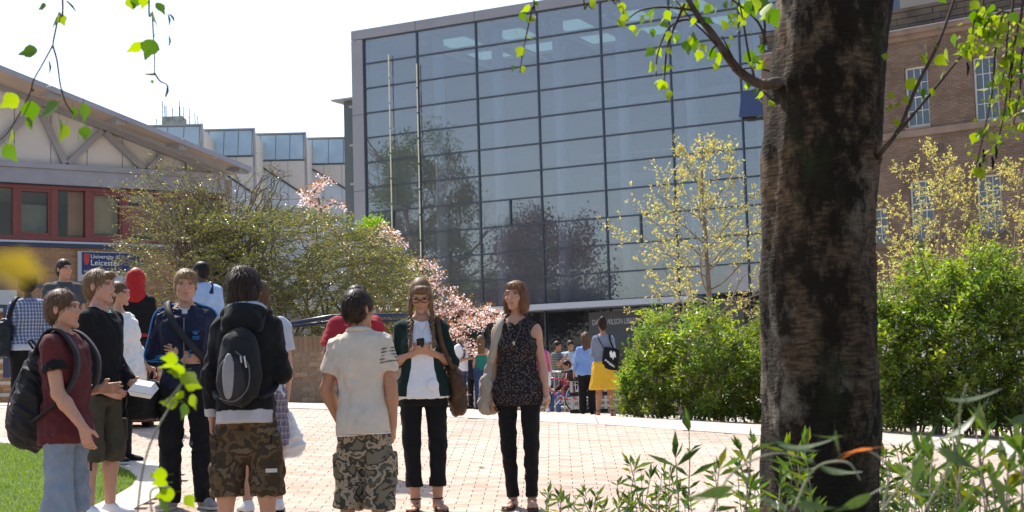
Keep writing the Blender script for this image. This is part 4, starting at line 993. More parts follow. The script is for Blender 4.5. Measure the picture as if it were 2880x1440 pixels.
b2 = at(2600, 1060, 25); yellow_tree((b2.x, 25.0, G(b2.x, 25) - .02), 4.5, 'young yellow leaved tree just right of the birch trunk before the old building', 57, (0.0, 0, 1), 1.0, 1.05)
b3 = at(2830, 1060, 24); yellow_tree((b3.x, 24.0, G(b3.x, 24) - .02), 4.6, 'young yellow leaved tree near the right edge behind the tall hedge', 63, (0.02, 0, 1), 0.75, 0.9)

# ---- hedges
def hedge(label, pxa, pxb, topf, basey, D0, D1, nleaf, seed, cat='hedge', sz=(0.045, 0.085), holes=0.0, shoots=()):
    r = np.random.default_rng(seed); rr = random.Random(seed); xm = at((pxa + pxb) / 2, basey, D0)
    Hd = thing('hedge', label, cat, (xm.x, D0 + 0.4, G(xm.x, D0) - 0.02))
    mb_ = MB(); P, D, TT = [], [], []
    TNS = [(1, 1, 1), (.8, .9, .8), (1.35, 1.2, .9), (.55, .7, .7), (1.1, 1.05, 1.0), (1.6, 1.35, .7), (.9, .75, .7)]
    n = 0
    while n < nleaf:
        px = rr.uniform(pxa, pxb); yt = float(topf(px)) + 24 * math.sin(px * .033 + seed) + 12 * math.sin(px * .097 + 2 * seed) + 7 * math.sin(px * .23); f = rr.random() ** 0.8; py = yt + (basey - yt) * f
        bul = math.sin(px * 0.027 + seed) * 0.18 + math.sin(px * 0.071 + py * 0.03) * 0.12
        edge = min((px - pxa), (pxb - px)) / 60.0; thick = (D1 - D0) * min(1, max(0.15, edge)) 
        # most twigs lie in the outer shell towards viewer and top
        e = rr.random() ** 2.2; depth = D0 + 0.35 - 0.35 * math.sin(math.pi * min(1, f * 1.1)) + bul + thick * e + (0.5 * (1 - f) ** 3) + max(0, .35 - edge * 0.5)
        c = at(px, py, depth); z0 = G(c.x, c.y)
        if c.z < z0 + 0.02: continue
        gp = math.sin(px * .062 + py * .022 + seed) + math.sin(py * .081 - px * .019) + .7 * math.sin(px * .13 - py * .05)
        if gp > .95 and rr.random() < .88: n += 2; continue
        if holes and f > 0.45 and math.sin(px * 0.05) * math.sin(py * 0.06 + 1) > 0.25 and rr.random() < holes: n += 4; continue
        k = rr.randint(7, 13); d = Vector((rr.gauss(0, .6), rr.gauss(-.4, .6), rr.gauss(.5, .4))).normalized(); L = rr.uniform(0.10, 0.24)
        if rr.random() < 0.5: mb_.tube([c - d * L * 0.7, c + d * L], [0.004, 0.002], 3, cap=False)
        tn = rr.choice(TNS); tn = tuple(t * (1.0 + .35 * math.sin(px * .045 + py * .05)) for t in tn)
        for j in range(k):
            TT.append(tn); q = c + d * L * (j / k) + Vector((rr.gauss(0, .022), rr.gauss(0, .022), rr.gauss(0, .022))); P.append(tuple(q)); D.append(tuple(d * .5 + Vector((rr.gauss(0, .8), rr.gauss(0, .8), rr.gauss(.1, .5)))))
        n += k
    for (px, py0, py1, dx) in shoots:       # long shoots standing out of the top
        a, b = at(px, py0, D0 + .5), at(px + dx, py1, D0 + .5); mb_.tube([a, a.lerp(b, .5), b], [0.012, 0.009, 0.004], 5)
        for j in range(90):
            t = rr.random(); q = a.lerp(b, t); P.append(tuple(q + Vector((rr.gauss(0, .07 * (1.15 - t * .6)), rr.gauss(0, .07), rr.gauss(0, .05))))); D.append((rr.gauss(0, 1), rr.gauss(0, 1), rr.gauss(.3, .6))); TT.append((1.2, 1.15, .9))
    for k in range(int((pxb - pxa) / 9)):   # woody stems inside
        px = rr.uniform(pxa + 10, pxb - 10); D_ = rr.uniform(D0 + .35, D1); b = at(px, basey, D_); b.z = G(b.x, b.y); yt = float(topf(px)); e = at(px + rr.uniform(-60, 60), yt + (basey - yt) * rr.uniform(.15, .5), D_)
        m = b.lerp(e, .5) + Vector((rr.gauss(0, .1), 0, 0)); mb_.tube([b, m, e], [0.016, 0.012, 0.006], 5, cap=False)
    local(mb_.build('stems', M_twig, Hd, smooth=True), Hd)
    P, D = np.array(P), np.array(D)
    leaf_obj('foliage', P, D, r.uniform(sz[0] * .7, sz[1], len(P)), M_hedge, Hd, TT, seed, wid=0.5, each=True, tri=True)
    return Hd
h1top = outline([(1762, 1040), (1778, 990), (1800, 940), (1822, 905), (1850, 890), (1880, 880), (1920, 880), (1960, 888), (2040, 893), (2100, 900), (2150, 905), (2230, 890), (2330, 880)])
hedge('rounded fresh green hedge on the left side of the birch trunk', 1750, 2330, h1top, 1182, 17.6, 19.2, 30000, 71)
h2top = outline([(2400, 830), (2460, 815), (2510, 800), (2560, 778), (2620, 760), (2680, 745), (2740, 735), (2800, 725), (2880, 735), (3000, 720)])
hedge('tall loose green hedge between the birch trunk and the right edge', 2400, 3000, h2top, 1205, 16.2, 17.8, 42000, 83, sz=(0.05, 0.095), holes=0.8, shoots=((2610, 790, 690, -30), (2735, 760, 640, 5), (2830, 760, 700, 10), (2660, 770, 735, 10), (2780, 740, 690, 15)))
# cream parked vans glimpsed through the hedge
vb_ = thing('parked_van', 'white van glimpsed through gaps in the tall hedge', 'van', at(2770, 1150, 24))
vb_.location.z = G(vb_.location.x, 24.0)
m_ = MB(); m_.prism([(-2.2, 0, .35), (2.3, 0, .35), (2.3, 0, 1.0), (1.7, 0, 1.15), (1.2, 0, 1.85), (-2.2, 0, 1.9)], (0, 1.7, 0)); m_.build('body', mat('van_white', (0.7, 0.72, 0.74), 0.35), vb_)
for x in (-1.4, 1.4):
    m_ = MB(); m_.tube([(x, -.04, .33), (x, .2, .33)], .33, 18); m_.build('wheel', M_dark, vb_)
m_ = MB(); m_.prism([(1.62, -.004, 1.2), (1.18, -.004, 1.75), (.5, -.004, 1.78), (.5, -.004, 1.2)], (0, .01, 0)); m_.build('side_window', M_dark, vb_)

# ---- birch trunk close to the camera
BT = thing('birch_tree', 'dark mossy birch trunk close to the camera with hanging bright leaves', 'tree', (at(2310, 1400, 4.0).x, 4.0, float(bank(np.array(0.9), np.array(4.0))) - 0.05))
M_bark = bpy.data.materials.new('birch_bark'); M_bark.use_nodes = True; n_, l_ = M_bark.node_tree.nodes, M_bark.node_tree.links; bs = n_['Principled BSDF']; bs.inputs['Roughness'].default_value = 0.9; bs.inputs['Specular IOR Level'].default_value = 0.2
tc = n_.new('ShaderNodeTexCoord')
def nnode(scale, st=(1, 1, 1), det=5, lo=.4, hi=.6, rough=.6):
    mp = n_.new('ShaderNodeMapping'); mp.inputs['Scale'].default_value = st; l_.new(tc.outputs['Object'], mp.inputs[0]); ns = n_.new('ShaderNodeTexNoise'); ns.inputs['Scale'].default_value = scale; ns.inputs['Detail'].default_value = det; ns.inputs['Roughness'].default_value = rough; l_.new(mp.outputs[0], ns.inputs['Vector'])
    mr = n_.new('ShaderNodeMapRange'); mr.inputs[1].default_value = lo; mr.inputs[2].default_value = hi; l_.new(ns.outputs['Fac'], mr.inputs[0]); return mr.outputs[0], ns.outputs['Fac']
def nmix(fac, a, b):
    mx = n_.new('ShaderNodeMix'); mx.data_type = 'RGBA'; l_.new(fac, mx.inputs[0])
    for i, c in ((6, a), (7, b)):
        if isinstance(c, tuple): mx.inputs[i].default_value = (*c, 1)
        else: l_.new(c, mx.inputs[i])
    return mx.outputs[2]
f1, g1 = nnode(34, (0.7, 0.7, 3.4), 8, .44, .58); tan = nmix(f1, (0.175, 0.115, 0.068), (0.075, 0.047, 0.028))
f4, _ = nnode(3.2, (1, 1, .7), 8, .53, .64); tan = nmix(f4, tan, (0.27, 0.235, 0.18))
f2, g2 = nnode(6.0, (1, 1, 0.62), 10, .42, .52, .74); dark = nmix(f2, tan, (0.022, 0.016, 0.010))
f3, _ = nnode(5.0, (1, 1, .6), 6, .55, .72); fin = nmix(f3, dark, (0.035, 0.045, 0.014)); l_.new(fin, bs.inputs['Base Color'])
f5, g5 = nnode(55, (1, 1, 2.2), 6, 0, 1)
ad = n_.new('ShaderNodeMath'); ad.operation = 'MULTIPLY_ADD'; ad.inputs[1].default_value = 1.2; l_.new(g1, ad.inputs[0]); l_.new(g5, ad.inputs[2])
bp = n_.new('ShaderNodeBump'); bp.inputs['Distance'].default_value = 0.016; l_.new(ad.outputs[0], bp.inputs['Height']); l_.new(bp.outputs[0], bs.inputs['Normal'])
prof = [(-200, 2190, 2520), (0, 2176, 2506), (120, 2170, 2497), (200, 2160, 2490), (232, 2150, 2488), (290, 2158, 2487), (420, 2142, 2482), (520, 2140, 2472), (640, 2142, 2462), (760, 2136, 2464), (860, 2136, 2466), (1000, 2140, 2466), (1100, 2142, 2476), (1200, 2140, 2478), (1320, 2138, 2468), (1440, 2134, 2466), (1800, 2105, 2490), (2300, 2030, 2560)]
V, F = [], []; nr, ns_ = 160, 72; r_ = np.random.default_rng(77)
ph = r_.uniform(0, 6.28, (9, 3))
for i in range(nr):
    y = -200 + 2500 * i / (nr - 1); xl = np.interp(y, [p[0] for p in prof], [p[1] for p in prof]); xr = np.interp(y, [p[0] for p in prof], [p[2] for p in prof])
    a, b = at(xl, y, 4.0), at(xr, y, 4.0); c = (a + b) / 2; rad = (b - a).length / 2
    for j in range(ns_):
        t = 2 * math.pi * j / ns_; d = 0
        for k, (fa, fz, am) in enumerate(((3, 2.0, .03), (5, 3.5, .026), (8, 6, .020), (12, 11, .017), (17, 23, .013), (23, 41, .011))): d += am * math.sin(fa * t + fz * c.z + ph[k, 0]) * math.sin(fz * 1.3 * c.z + ph[k, 1])
        rr_ = rad * (.975 + d * 1.0) + r_.normal(0, .0009); V.append((c.x + rr_ * math.cos(t), c.y + rr_ * math.sin(t) * .97, c.z))
for i in range(nr - 1):
    for j in range(ns_): a = i * ns_ + j; b = i * ns_ + (j + 1) % ns_; F.append((a, a + ns_, b + ns_, b))
local(link('trunk', npmesh('trunk', V, F), M_bark, BT), BT)
# birch leaf: ovate with serrated margin and a pointed tip
def birch_leaf_mesh(name, curl, m, ser=0.05, wide=0.42):
    n = 9; up_, lo_ = [], []
    for i in range(n + 1):
        t = i / n; wv = wide * (math.sin(math.pi * min(1, t * 1.25 + .05)) ** .8 if t < .62 else 1.25 * (1 - t) ** .95) ; wv = max(wv, 0) * (1 + (ser if i % 2 else -ser)); up_.append((t, wv)); lo_.append((t, -wv))
    V = []; F = []
    for t, wv in up_: V.append((wv * .98, t, -curl * (t ** 2) + abs(wv) * .16))
    for t, _ in up_: V.append((0, t, -curl * t ** 2))
    for t, wv in lo_: V.append((wv * .98, t, -curl * (t ** 2) + abs(wv) * .16))
    for k in (0, n + 1):
        for i in range(n): F.append((k + i, k + i + 1, k + n + 2 + i, k + n + 1 + i))
    F += [(n + 1, n + 1 + 0, 0)][:0]
    mb_ = MB(); mb_.add(V, F); mb_.tube([(0, 0, 0), (0, -.18, .03), (0, -.34, .0)], [.012, .012, .012], 3, cap=False); me = mb_.mesh(name, True); me.materials.append(m); return me
LV = [birch_leaf_mesh('leaf', c, m) for c in (.05, .18, .3) for m in (M_birchleaf, M_birchleaf, M_birchleaf2)]
rl = random.Random(17)
M_btwig = mat('birch_twig', (0.055, 0.035, 0.028), 0.8, 0.3); M_bbranch = mat('birch_branch', (0.075, 0.048, 0.036), 0.8, 0.3, var=.3, vscale=40)
def hang_leaf(root, parent, p, size, dn=None, idx=None):
    o = link('leaf', LV[rl.randrange(len(LV)) if idx is None else idx], None, parent); o.location = Vector(p) - root.location
    d = (Vector((rl.gauss(0, .55), rl.gauss(0, .55), -1)) if dn is None else Vector(dn)).normalized(); q = d.to_track_quat('Y', 'Z'); o.rotation_mode = 'QUATERNION'; o.rotation_quaternion = q @ Euler((0, rl.uniform(0, 6.28), 0)).to_quaternion(); o.scale = (size, size, size); return o
def twig(root, path, D, r0, r1, name='twig', m=None, dj=0.02, n=10, root_at=None):
    pts = [at(px, py, D + rl.uniform(-dj, dj)) for px, py in path]
    if root_at: pts = [at(*root_at)] + pts
    elif path[0][1] < 0 and name != 'branch': pts = [at(path[0][0] + rl.uniform(-60, 60), -750, D + .05)] + pts
    # smooth the path
    q = []
    for i in range(len(pts) - 1):
        a, b, c, d = pts[max(i - 1, 0)], pts[i], pts[i + 1], pts[min(i + 2, len(pts) - 1)]
        for k in range(6):
            t = k / 6; q.append(0.5 * ((2 * b) + (c - a) * t + (2 * a - 5 * b + 4 * c - d) * t * t + (3 * b - a - 3 * c + d) * t ** 3))
    q.append(pts[-1]); m_ = MB(); m_.tube(q, [r0 + (r1 - r0) * i / (len(q) - 1) for i in range(len(q))], n, cap=True); o = m_.build(name, m or M_btwig, root, smooth=True); local(o, root); return q
# branch to the left of the trunk
DB = 3.75
twig(BT, [(2185, 232), (2140, 236), (2085, 205), (2040, 150), (2000, 90), (1960, 40), (1915, -40)], DB, .017, .006, 'branch', M_bbranch, root_at=(2178, 236, 3.97))
sub = [[(2090, 215), (2060, 160), (2030, 100)], [(2060, 180), (2000, 110), (1950, 60), (1900, 0)], [(2145, 150), (2150, 60), (2120, 0), (2100, -60)], [(2120, 215), (2105, 150), (2090, 60), (2070, -40)],
       [(1990, 70), (1930, 55), (1880, 80), (1850, 150), (1845, 215)], [(1960, 30), (1870, 20), (1800, 30), (1760, 60)], [(1925, 10), (1880, 120), (1870, 200), (1868, 240)], [(2040, 140), (2010, 130), (1995, 160)], [(2180, 290), (2150, 262), (2120, 250)], [(2155, 120), (2130, 60), (2060, 0), (2000, -30)], [(2165, 200), (2120, 190), (2060, 200)]]
SPR = []
for p in sub: SPR.append((twig(BT, p, DB, .004, .0015, n=5), 1))
def spot(px, py, D, size, **k): hang_leaf(BT, BT, at(px, py, D), size, **k)
for (px, py, s) in ((1750, 48, 1), (1735, 62, .9), (1775, 78, .8), (1790, 85, .9), (1840, 45, 1.5), (1860, 65, 1), (1812, 55, .9), (1870, 40, 1.1), (1880, 95, .9), (1925, 20, 1.5), (1930, 125, 1.3), (1945, 110, 1), (1880, 140, .9), (1840, 145, 1.2), (1842, 190, 1.3), (1856, 232, 1), (1876, 240, 1), (1876, 188, 1), (1968, 130, 1), (1970, 150, 1), (2008, 148, 1.2), (2015, 185, 1), (2040, 70, 1.2), (2095, 60, .8), (2082, 80, .9), (2070, 70, .9), (2085, 55, .8), (2105, 150, 1.1), (2140, 155, 1.1), (2148, 182, 1), (2115, 180, .8), (2100, 240, .7), (2128, 255, .8), (2135, 280, .9), (2165, 290, .8), (2120, 8, 2.2), (2100, 20, 1.6), (2165, 25, 1.8), (2085, -5, 1.4), (2150, 50, .9), (2030, 160, .8), (2060, 45, .8), (1900, 105, .8), (1955, 60, .8), (2055, 105, .7), (2025, 120, .7), (1985, 55, 1.0), (2000, 20, 1.1), (1960, 5, 1.2), (2040, 10, .9), (1890, 5, 1.3)):
    for k in range(2):
        spot(px + rl.gauss(0, 9) * k, py - 8 * s + rl.gauss(0, 9) * k, DB + rl.uniform(-.12, .12), .030 * s * rl.uniform(.8, 1.1))
# upper-left hanging sprigs from the same crown
for path, lv in (([(1500, -40), (1497, 20), (1482, 90), (1470, 150), (1462, 205)], ((1490, 22), (1485, 55), (1462, 45), (1450, 92), (1480, 105), (1470, 140), (1438, 195), (1465, 195), (1500, 50), (1500, 8))), ([(1640, -40), (1652, 10), (1665, 25)], ((1652, 20), (1660, 8))), ([(1720, -60), (1740, 0), (1755, 40)], ((1750, 15), (1720, 0)))):
    twig(BT, path, DB - .2, .003, .0012, n=4)
    for px, py in lv: spot(px, py - 8, DB - .2, .028 * rl.uniform(.75, 1.2))
# thin rising shoots right of the trunk
twig(BT, [(2478, 430), (2530, 360), (2580, 240), (2640, 120), (2690, -20)], 3.9, .0075, .004, 'branch', M_bbranch, n=6, root_at=(2452, 455, 3.99))
twig(BT, [(2478, 425), (2545, 350), (2620, 260), (2700, 160), (2770, 60)], 3.95, .006, .003, 'branch', M_bbranch, n=6, root_at=(2452, 452, 3.99))
for (px, py, s) in ((2600, 145, 1.5), (2590, 168, 1.5), (2632, 174, 1.4), (2660, 150, 1.4), (2684, 108, 1.3), (2550, 240, 1.5), (2545, 280, .9), (2592, 262, 1.1), (2625, 258, .9), (2655, 212, 1), (2625, 125, 1.2), (2530, 295, .9), (2518, 345, 1), (2505, 300, .7), (2522, 385, 1), (2490, 158, .8), (2498, 270, .8), (2640, 80, .9), (2700, 130, .9), (2495, 310, .7)):
    spot(px, py - 10 * s, 3.9 + rl.uniform(-.05, .05), .030 * s)
# right hanging curtain of leaves
SLP = []
for path in ([(2850, -40), (2820, 40), (2800, 140), (2790, 260), (2765, 380), (2745, 470)], [(2880, -30), (2862, 80), (2840, 200), (2822, 330), (2800, 420)], [(2770, -40), (2740, 60), (2725, 140)], [(2895, 60), (2875, 160), (2868, 260), (2850, 350)], [(2820, 30), (2780, 60), (2750, 110)], [(2835, 60), (2830, 150), (2818, 240)], [(2850, 120), (2845, 220), (2835, 320)]):
    q = twig(BT, path, 3.4, .004, .0015, n=5); q = [p for p in q if p.z < at(2700, -60, 3.4).z]; L = len(q)
    for k in range(17):
        i = rl.randrange(2, L); p = q[i] + Vector((rl.gauss(0, .018), rl.gauss(0, .03), rl.gauss(-.01, .012))); hang_leaf(BT, BT, p, .024 * rl.uniform(.65, 1.35))
    for k in range(26): SLP.append(tuple(q[rl.randrange(1, L)] + Vector((rl.gauss(0, .02), rl.gauss(0, .04), rl.gauss(-.01, .014)))))
for (px, py, s) in ((2750, 10, 1.2), (2740, 40, 1.2), (2770, 30, 1.4), (2755, 60, 1.3), (2790, 20, 1.4), (2735, 85, .9), (2722, 110, .9), (2760, 85, 1.2), (2788, 92, 1.1), (2735, 142, .9), (2710, 150, .7), (2762, 140, .9), (2735, 425, 1.1), (2742, 440, 1), (2770, 370, 1), (2745, 490, 1), (2755, 480, .8), (2640, -5, 1)): spot(px, py - 8, 3.4, .027 * s)
r_ = np.random.default_rng(8); o = leaf_obj('small_leaves', np.array(SLP), r_.normal(0, .6, (len(SLP), 3)) + np.array([0, 0, -1]), r_.uniform(.010, .022, len(SLP)), M_birchleaf_t, BT, [(1, 1, 1), (.8, .95, 1), (1.2, 1.1, 1)], 8, 'stuff', wid=.75)
for (px, py) in ((2720, 175), (2755, 455), (2765, 420), (2790, 440), (2800, 410)):     # dry catkins
    m_ = MB(); a = at(px, py, 3.42); m_.tube([a, a + Vector((.002, 0, -.014)), a + Vector((-.001, 0, -.032))], [.002, .0035, .0015], 6); local(m_.build('catkin', M_bronze, BT), BT)

# ---- hanging sprays at the upper left, from a branch overhead
def top_spray(label, paths, leaves_, D, cats=()):
    a = at(paths[0][0][0], paths[0][0][1], D); T = thing('hanging_birch_twig', label, 'twig', a)
    for p in paths: twig(T, p, D, .0022, .0012, 'stem', M_btwig, n=5)
    for (px, py, s, dx, dy, ix) in leaves_: hang_leaf(T, T, at(px, py, D + rl.uniform(-.03, .03)), s, Vector(cam_r * dx - cam_u * dy + fwd * rl.uniform(-.35, .35)), ix)
    for (px, py, px2, py2) in cats:
        m_ = MB(); p, q = at(px, py, D), at(px2, py2, D); m_.tube([p, p.lerp(q, .5) + Vector((.002, 0, 0)), q], [.0015, .0028, .001], 6); local(m_.build('catkin', M_birchleaf2, T), T)
k_ = 3.0 / FPX
top_spray('hanging birch twig with two forks of broad leaves at the upper left', [[(175, -30), (165, 40), (150, 115), (148, 128), (120, 180), (95, 225), (85, 260), (55, 320), (20, 375), (-10, 400)], [(148, 128), (160, 170), (170, 240), (185, 290), (210, 325)]],
    [(168, 40, 38 * k_, .35, .9, 0), (160, 45, 42 * k_, -.4, 1, 2), (105, 142, 58 * k_, -1, .2, 2), (130, 15, 32 * k_, -1, .3, 5), (50, 270, 60 * k_, -.8, .6, 1), (85, 285, 66 * k_, 0, 1, 2), (80, 330, 40 * k_, .1, 1, 5), (175, 255, 40 * k_, 0, 1, 2), (165, 290, 72 * k_, -.7, .5, 2), (165, 330, 52 * k_, .2, 1, 2), (185, 350, 58 * k_, -.3, .9, 1), (235, 290, 56 * k_, 0, 1, 2), (240, 355, 44 * k_, 0, 1, 5), (205, 300, 40 * k_, .1, 1, 2), (222, 370, 36 * k_, 0, 1, 2), (35, 365, 48 * k_, -.1, 1, 1), (15, 405, 62 * k_, .5, .9, 5), (165, 236, 38 * k_, -1, .1, 5)], 3.0, ((187, 2, 213, 32), (138, 172, 140, 205), (90, 250, 92, 258)))
top_spray('hanging birch twig of few leaves against the white sky left of the library', [[(420, -30), (428, 40), (432, 110), (435, 165), (434, 210)], [(434, 205), (450, 228), (470, 240), (465, 272)]],
    [(360, -5, 36 * k_, .3, .9, 0), (385, -8, 38 * k_, -.3, .9, 2), (405, -8, 36 * k_, -.2, 1, 1), (440, 8, 44 * k_, .6, .8, 2), (430, 32, 60 * k_, .3, 1, 1), (398, 120, 54 * k_, -.8, .6, 0), (430, 112, 66 * k_, -.3, 1, 2), (428, 224, 14 * k_, 0, 1, 2)], 3.0, ((408, 208, 440, 210), (473, 40, 476, 72), (476, 102, 475, 130), (472, 240, 466, 274), (478, 40, 490, 60)))

# ---- plants close to the camera
def stem_plant(name, label, base, stems, m, lsize, seed, tints, lstep=0.03, wid=0.28, cat='shrub', group=None, pair=2, droop=.12, stemr=.003, stem_m=None):
    T = thing(name, label, cat, base, group=group); r = random.Random(seed); P, D = [], []; mb_ = MB()
    for path in stems:
        pts = [Vector(p) for p in path]; q = []
        for i in range(len(pts) - 1):
            for k in range(5): q.append(pts[i].lerp(pts[i + 1], k / 5) + Vector((r.gauss(0, .003), r.gauss(0, .003), r.gauss(0, .003))))
        q.append(pts[-1]); mb_.tube(q, [stemr * (1 - .6 * i / len(q)) for i in range(len(q))], 5)
        L = sum((q[i + 1] - q[i]).length for i in range(len(q) - 1)); t = L * .25; acc = 0; i = 0
        while t < L:
            while acc + (q[i + 1] - q[i]).length < t and i < len(q) - 2: acc += (q[i + 1] - q[i]).length; i += 1
            d = (q[i + 1] - q[i]).normalized(); b = q[i].lerp(q[i + 1], min(1, (t - acc) / max(1e-6, (q[i + 1] - q[i]).length)))
            for k in range(pair):
                s_ = d.orthogonal().normalized(); s_.rotate(Matrix.Rotation(r.uniform(0, 6.28), 3, d)); P.append(tuple(b)); D.append(tuple(d * .55 + s_ * .8))
            t += lstep * r.uniform(.6, 1.4)
        for k in range(4): P.append(tuple(q[-1])); D.append(tuple((q[-1] - q[-2]).normalized() + Vector((r.gauss(0, .5), r.gauss(0, .5), r.gauss(0, .4)))))
    local(mb_.build('stems', stem_m or M_twig, T, smooth=True), T)
    leaf_obj('leaves', np.array(P), np.array(D), np.random.default_rng(seed).uniform(lsize * .4, lsize * 1.3, len(P)), m, T, tints, seed, wid=wid, droop=droop)
    return T
def up_stem(px0, D, pxt, pyt, r, bend=0.0):
    t = at(pxt, pyt, D); x0 = at(px0, 1440, D).x; b = Vector((x0, D + r.uniform(-.1, .1), float(bank(np.array(x0), np.array(D))) - .02)); m = b.lerp(t, .55) + Vector((bend * .1 + r.gauss(0, .015), r.gauss(0, .03), .03)); return [b, m, t]
rg = random.Random(23)
GT = [(1, 1, 1), (1.4, 1.25, .9), (.6, .7, .7), (.45, .55, .6), (1.2, 1.1, 1), (1.6, 1.1, .7), (.8, .9, .8)]
LB_ = [('low shrub of slender fresh leaves left of the birch base', 1700, 2140, (1305, 1430), 4.6, 22, 5), ('leafy shrub crossing the foot of the birch trunk', 1980, 2330, (1240, 1410), 3.3, 15, 4), ('bushy bright green shrub right of the birch base', 2460, 2720, (1260, 1420), 4.4, 44, 6), ('tall leafy shrub in the lower right corner', 2560, 2940, (1170, 1410), 2.6, 24, 5), ('low edging shrub with an orange leaf at the paving edge', 1530, 1800, (1385, 1440), 5.2, 20, 7)]
for i, (lb, xa, xb, (ya, yb_), D, n, sd) in enumerate(LB_):
    st_ = []
    for k in range(n):
        px = rg.uniform(xa, xb); st_.append(up_stem(px + rg.gauss(0, 50), D + rg.uniform(-.35, .35), px, rg.uniform(ya, yb_), rg, rg.uniform(-1, 1)))
    xb_ = at((xa + xb) / 2, 1440, D).x
    stem_plant('garden_shrub', lb, (xb_, D, float(bank(np.array(xb_), np.array(D)))), st_, M_shrubleaf, .052 if D > 4 else .055, 200 + sd + i, GT, .030 if D > 4 else .036, .24, group='garden shrubs in the planting bed')
# single tall shoot with a whorl of leaves
T = stem_plant('leafy_shoot', 'single upright shoot with a whorl of dark narrow leaves left of the trunk', at(1925, 1440, 3.6), [up_stem(1925, 3.6, 1938, 1215, rg), up_stem(1890, 3.6, 1900, 1290, rg)], M_shrubleaf, .075, 301, [(.55, .65, .7), (.7, .8, .7)], .09, .24, cat='shoot')
# out-of-focus stems just in front of the lens
M_pstem = mat('pale_green_stem', (.22, .22, .13), .7)
M_nleaf = mat('narrow_shrub_leaf', (.07, .105, .03), .4, .5, var=.3, vscale=8, transl=.35)
NLV = [birch_leaf_mesh('leaf', c, M_nleaf, .0, .13) for c in (.1, .25, .4)]
def near_stem(label, paths, leaves_, D, m, sd, fac=1.0):
    T = thing('foreground_twig', label, 'twig', at(paths[0][0][0], paths[0][0][1], D))
    for p in paths: twig(T, p, D, .0009 * D, .0006 * D, 'stem', M_pstem, n=6)
    for (px, py, s, dx, dy, ix) in leaves_:
        o = hang_leaf(T, T, at(px, py, D + rl.uniform(-.04, .04)), s * fac * D / FPX, Vector(cam_r * dx - cam_u * dy + fwd * rl.uniform(-.3, .3)), ix)
        if m == 'narrow': o.data = NLV[ix % 3]
near_stem('blurred twig with lime leaves rising in front of the navy tracksuit man', [[(385, 1460), (400, 1330), (430, 1230), (480, 1140), (510, 1080), (520, 1000)], [(510, 1080), (470, 1130), (460, 1140)], [(430, 1460), (425, 1380), (480, 1370)]],
    [(500, 1012, 60, -.9, -.1, 0), (495, 1030, 62, -1, .05, 1), (520, 1040, 60, -1, .1, 0), (512, 1050, 75, .7, .4, 0), (520, 1075, 62, .8, .3, 1), (515, 1100, 48, -.5, .6, 4), (540, 1110, 55, .2, 1, 0), (500, 1130, 60, -1, .15, 6), (520, 1135, 60, -.2, 1, 2), (505, 1060, 40, -.6, -.6, 1), (470, 1335, 60, -1, .0, 0), (470, 1358, 62, -1, .1, 1), (490, 1385, 70, -1, .2, 1), (455, 1400, 60, .3, .9, 2), (470, 1420, 70, -.3, 1, 5), (520, 1395, 55, .6, .7, 4)], 2.0, None, 1, .85)
near_stem('very blurred yellow leaf hanging near the lens at the left edge', [[(-60, 640), (-20, 720), (20, 745)]], [(5, 740, 120, .9, .25, 0), (0, 770, 110, .7, .5, 0), (-30, 730, 120, .8, .4, 1)], 0.40, None, 2)
for o in SC.objects:
    if o.name.startswith('leaf') and o.parent and o.parent.get('label', '').startswith('very blurred yellow'): o.data = birch_leaf_mesh('leaf', .1, mat('yellow_leaf', (.42, .30, .02), .5, transl=.55))
near_stem('blurred arching twigs low across the foot of the birch trunk', [[(2000, 1440), (2060, 1330), (2180, 1275), (2290, 1300)], [(2230, 1440), (2290, 1320), (2380, 1300), (2420, 1350)], [(2600, 1440), (2690, 1260), (2700, 1150), (2720, 1080)], [(2480, 1440), (2560, 1330), (2640, 1290)]],
    [(2190, 1250, 150, 1, .25, 2), (2180, 1240, 120, .9, .5, 5), (2350, 1210, 75, .1, 1, 6), (2370, 1225, 90, -.8, .2, 4), (2330, 1300, 130, -.9, .5, 5), (2300, 1310, 120, .9, .4, 2), (2280, 1390, 90, -.2, 1, 6), (2660, 1120, 150, 1, .2, 2), (2720, 1130, 140, .8, .6, 5), (2740, 1170, 160, -.7, .8, 2), (2640, 1260, 130, .9, .6, 5), (2600, 1290, 120, -.5, .9, 5), (2780, 1330, 140, .6, .8, 2), (2740, 1350, 130, -.3, 1, 5), (2840, 1190, 120, 1, -.3, 2), (2060, 1370, 130, -.9, .3, 2), (2130, 1400, 110, .9, .2, 4), (2450, 1390, 120, -.8, .5, 5), (2560, 1380, 120, .9, .3, 2), (2000, 1400, 120, -.9, .1, 4), (2240, 1420, 110, .9, .1, 1)], 1.7, 'narrow', 3)
near_stem('orange leaved twig blurred against the birch trunk', [[(2480, 1440), (2500, 1320), (2440, 1265)]], [(2455, 1262, 90, -1, .12, 0), (2400, 1275, 60, -.9, .3, 1)], 1.8, None, 4)
for o in SC.objects:
    if o.name.startswith('leaf') and o.parent and o.parent.get('label', '').startswith('orange leaved'): o.data = birch_leaf_mesh('leaf', .1, mat('orange_leaf', (.42, .13, .03), .5, transl=.4), wide=.11)
fl_ = tag(link('fallen_leaf', birch_leaf_mesh('fallen_leaf', .15, mat('fallen_leaf_green', (.10, .12, .03), .6)), None), 'small fallen green leaf lying on the paving between the two women', 'leaf')
p = on_near(1345, 1316); fl_.location = (p.x, p.y, near_z(p.x, p.y) + .006); fl_.scale = (.075,) * 3; fl_.rotation_euler = (0.1, .1, -1.5)

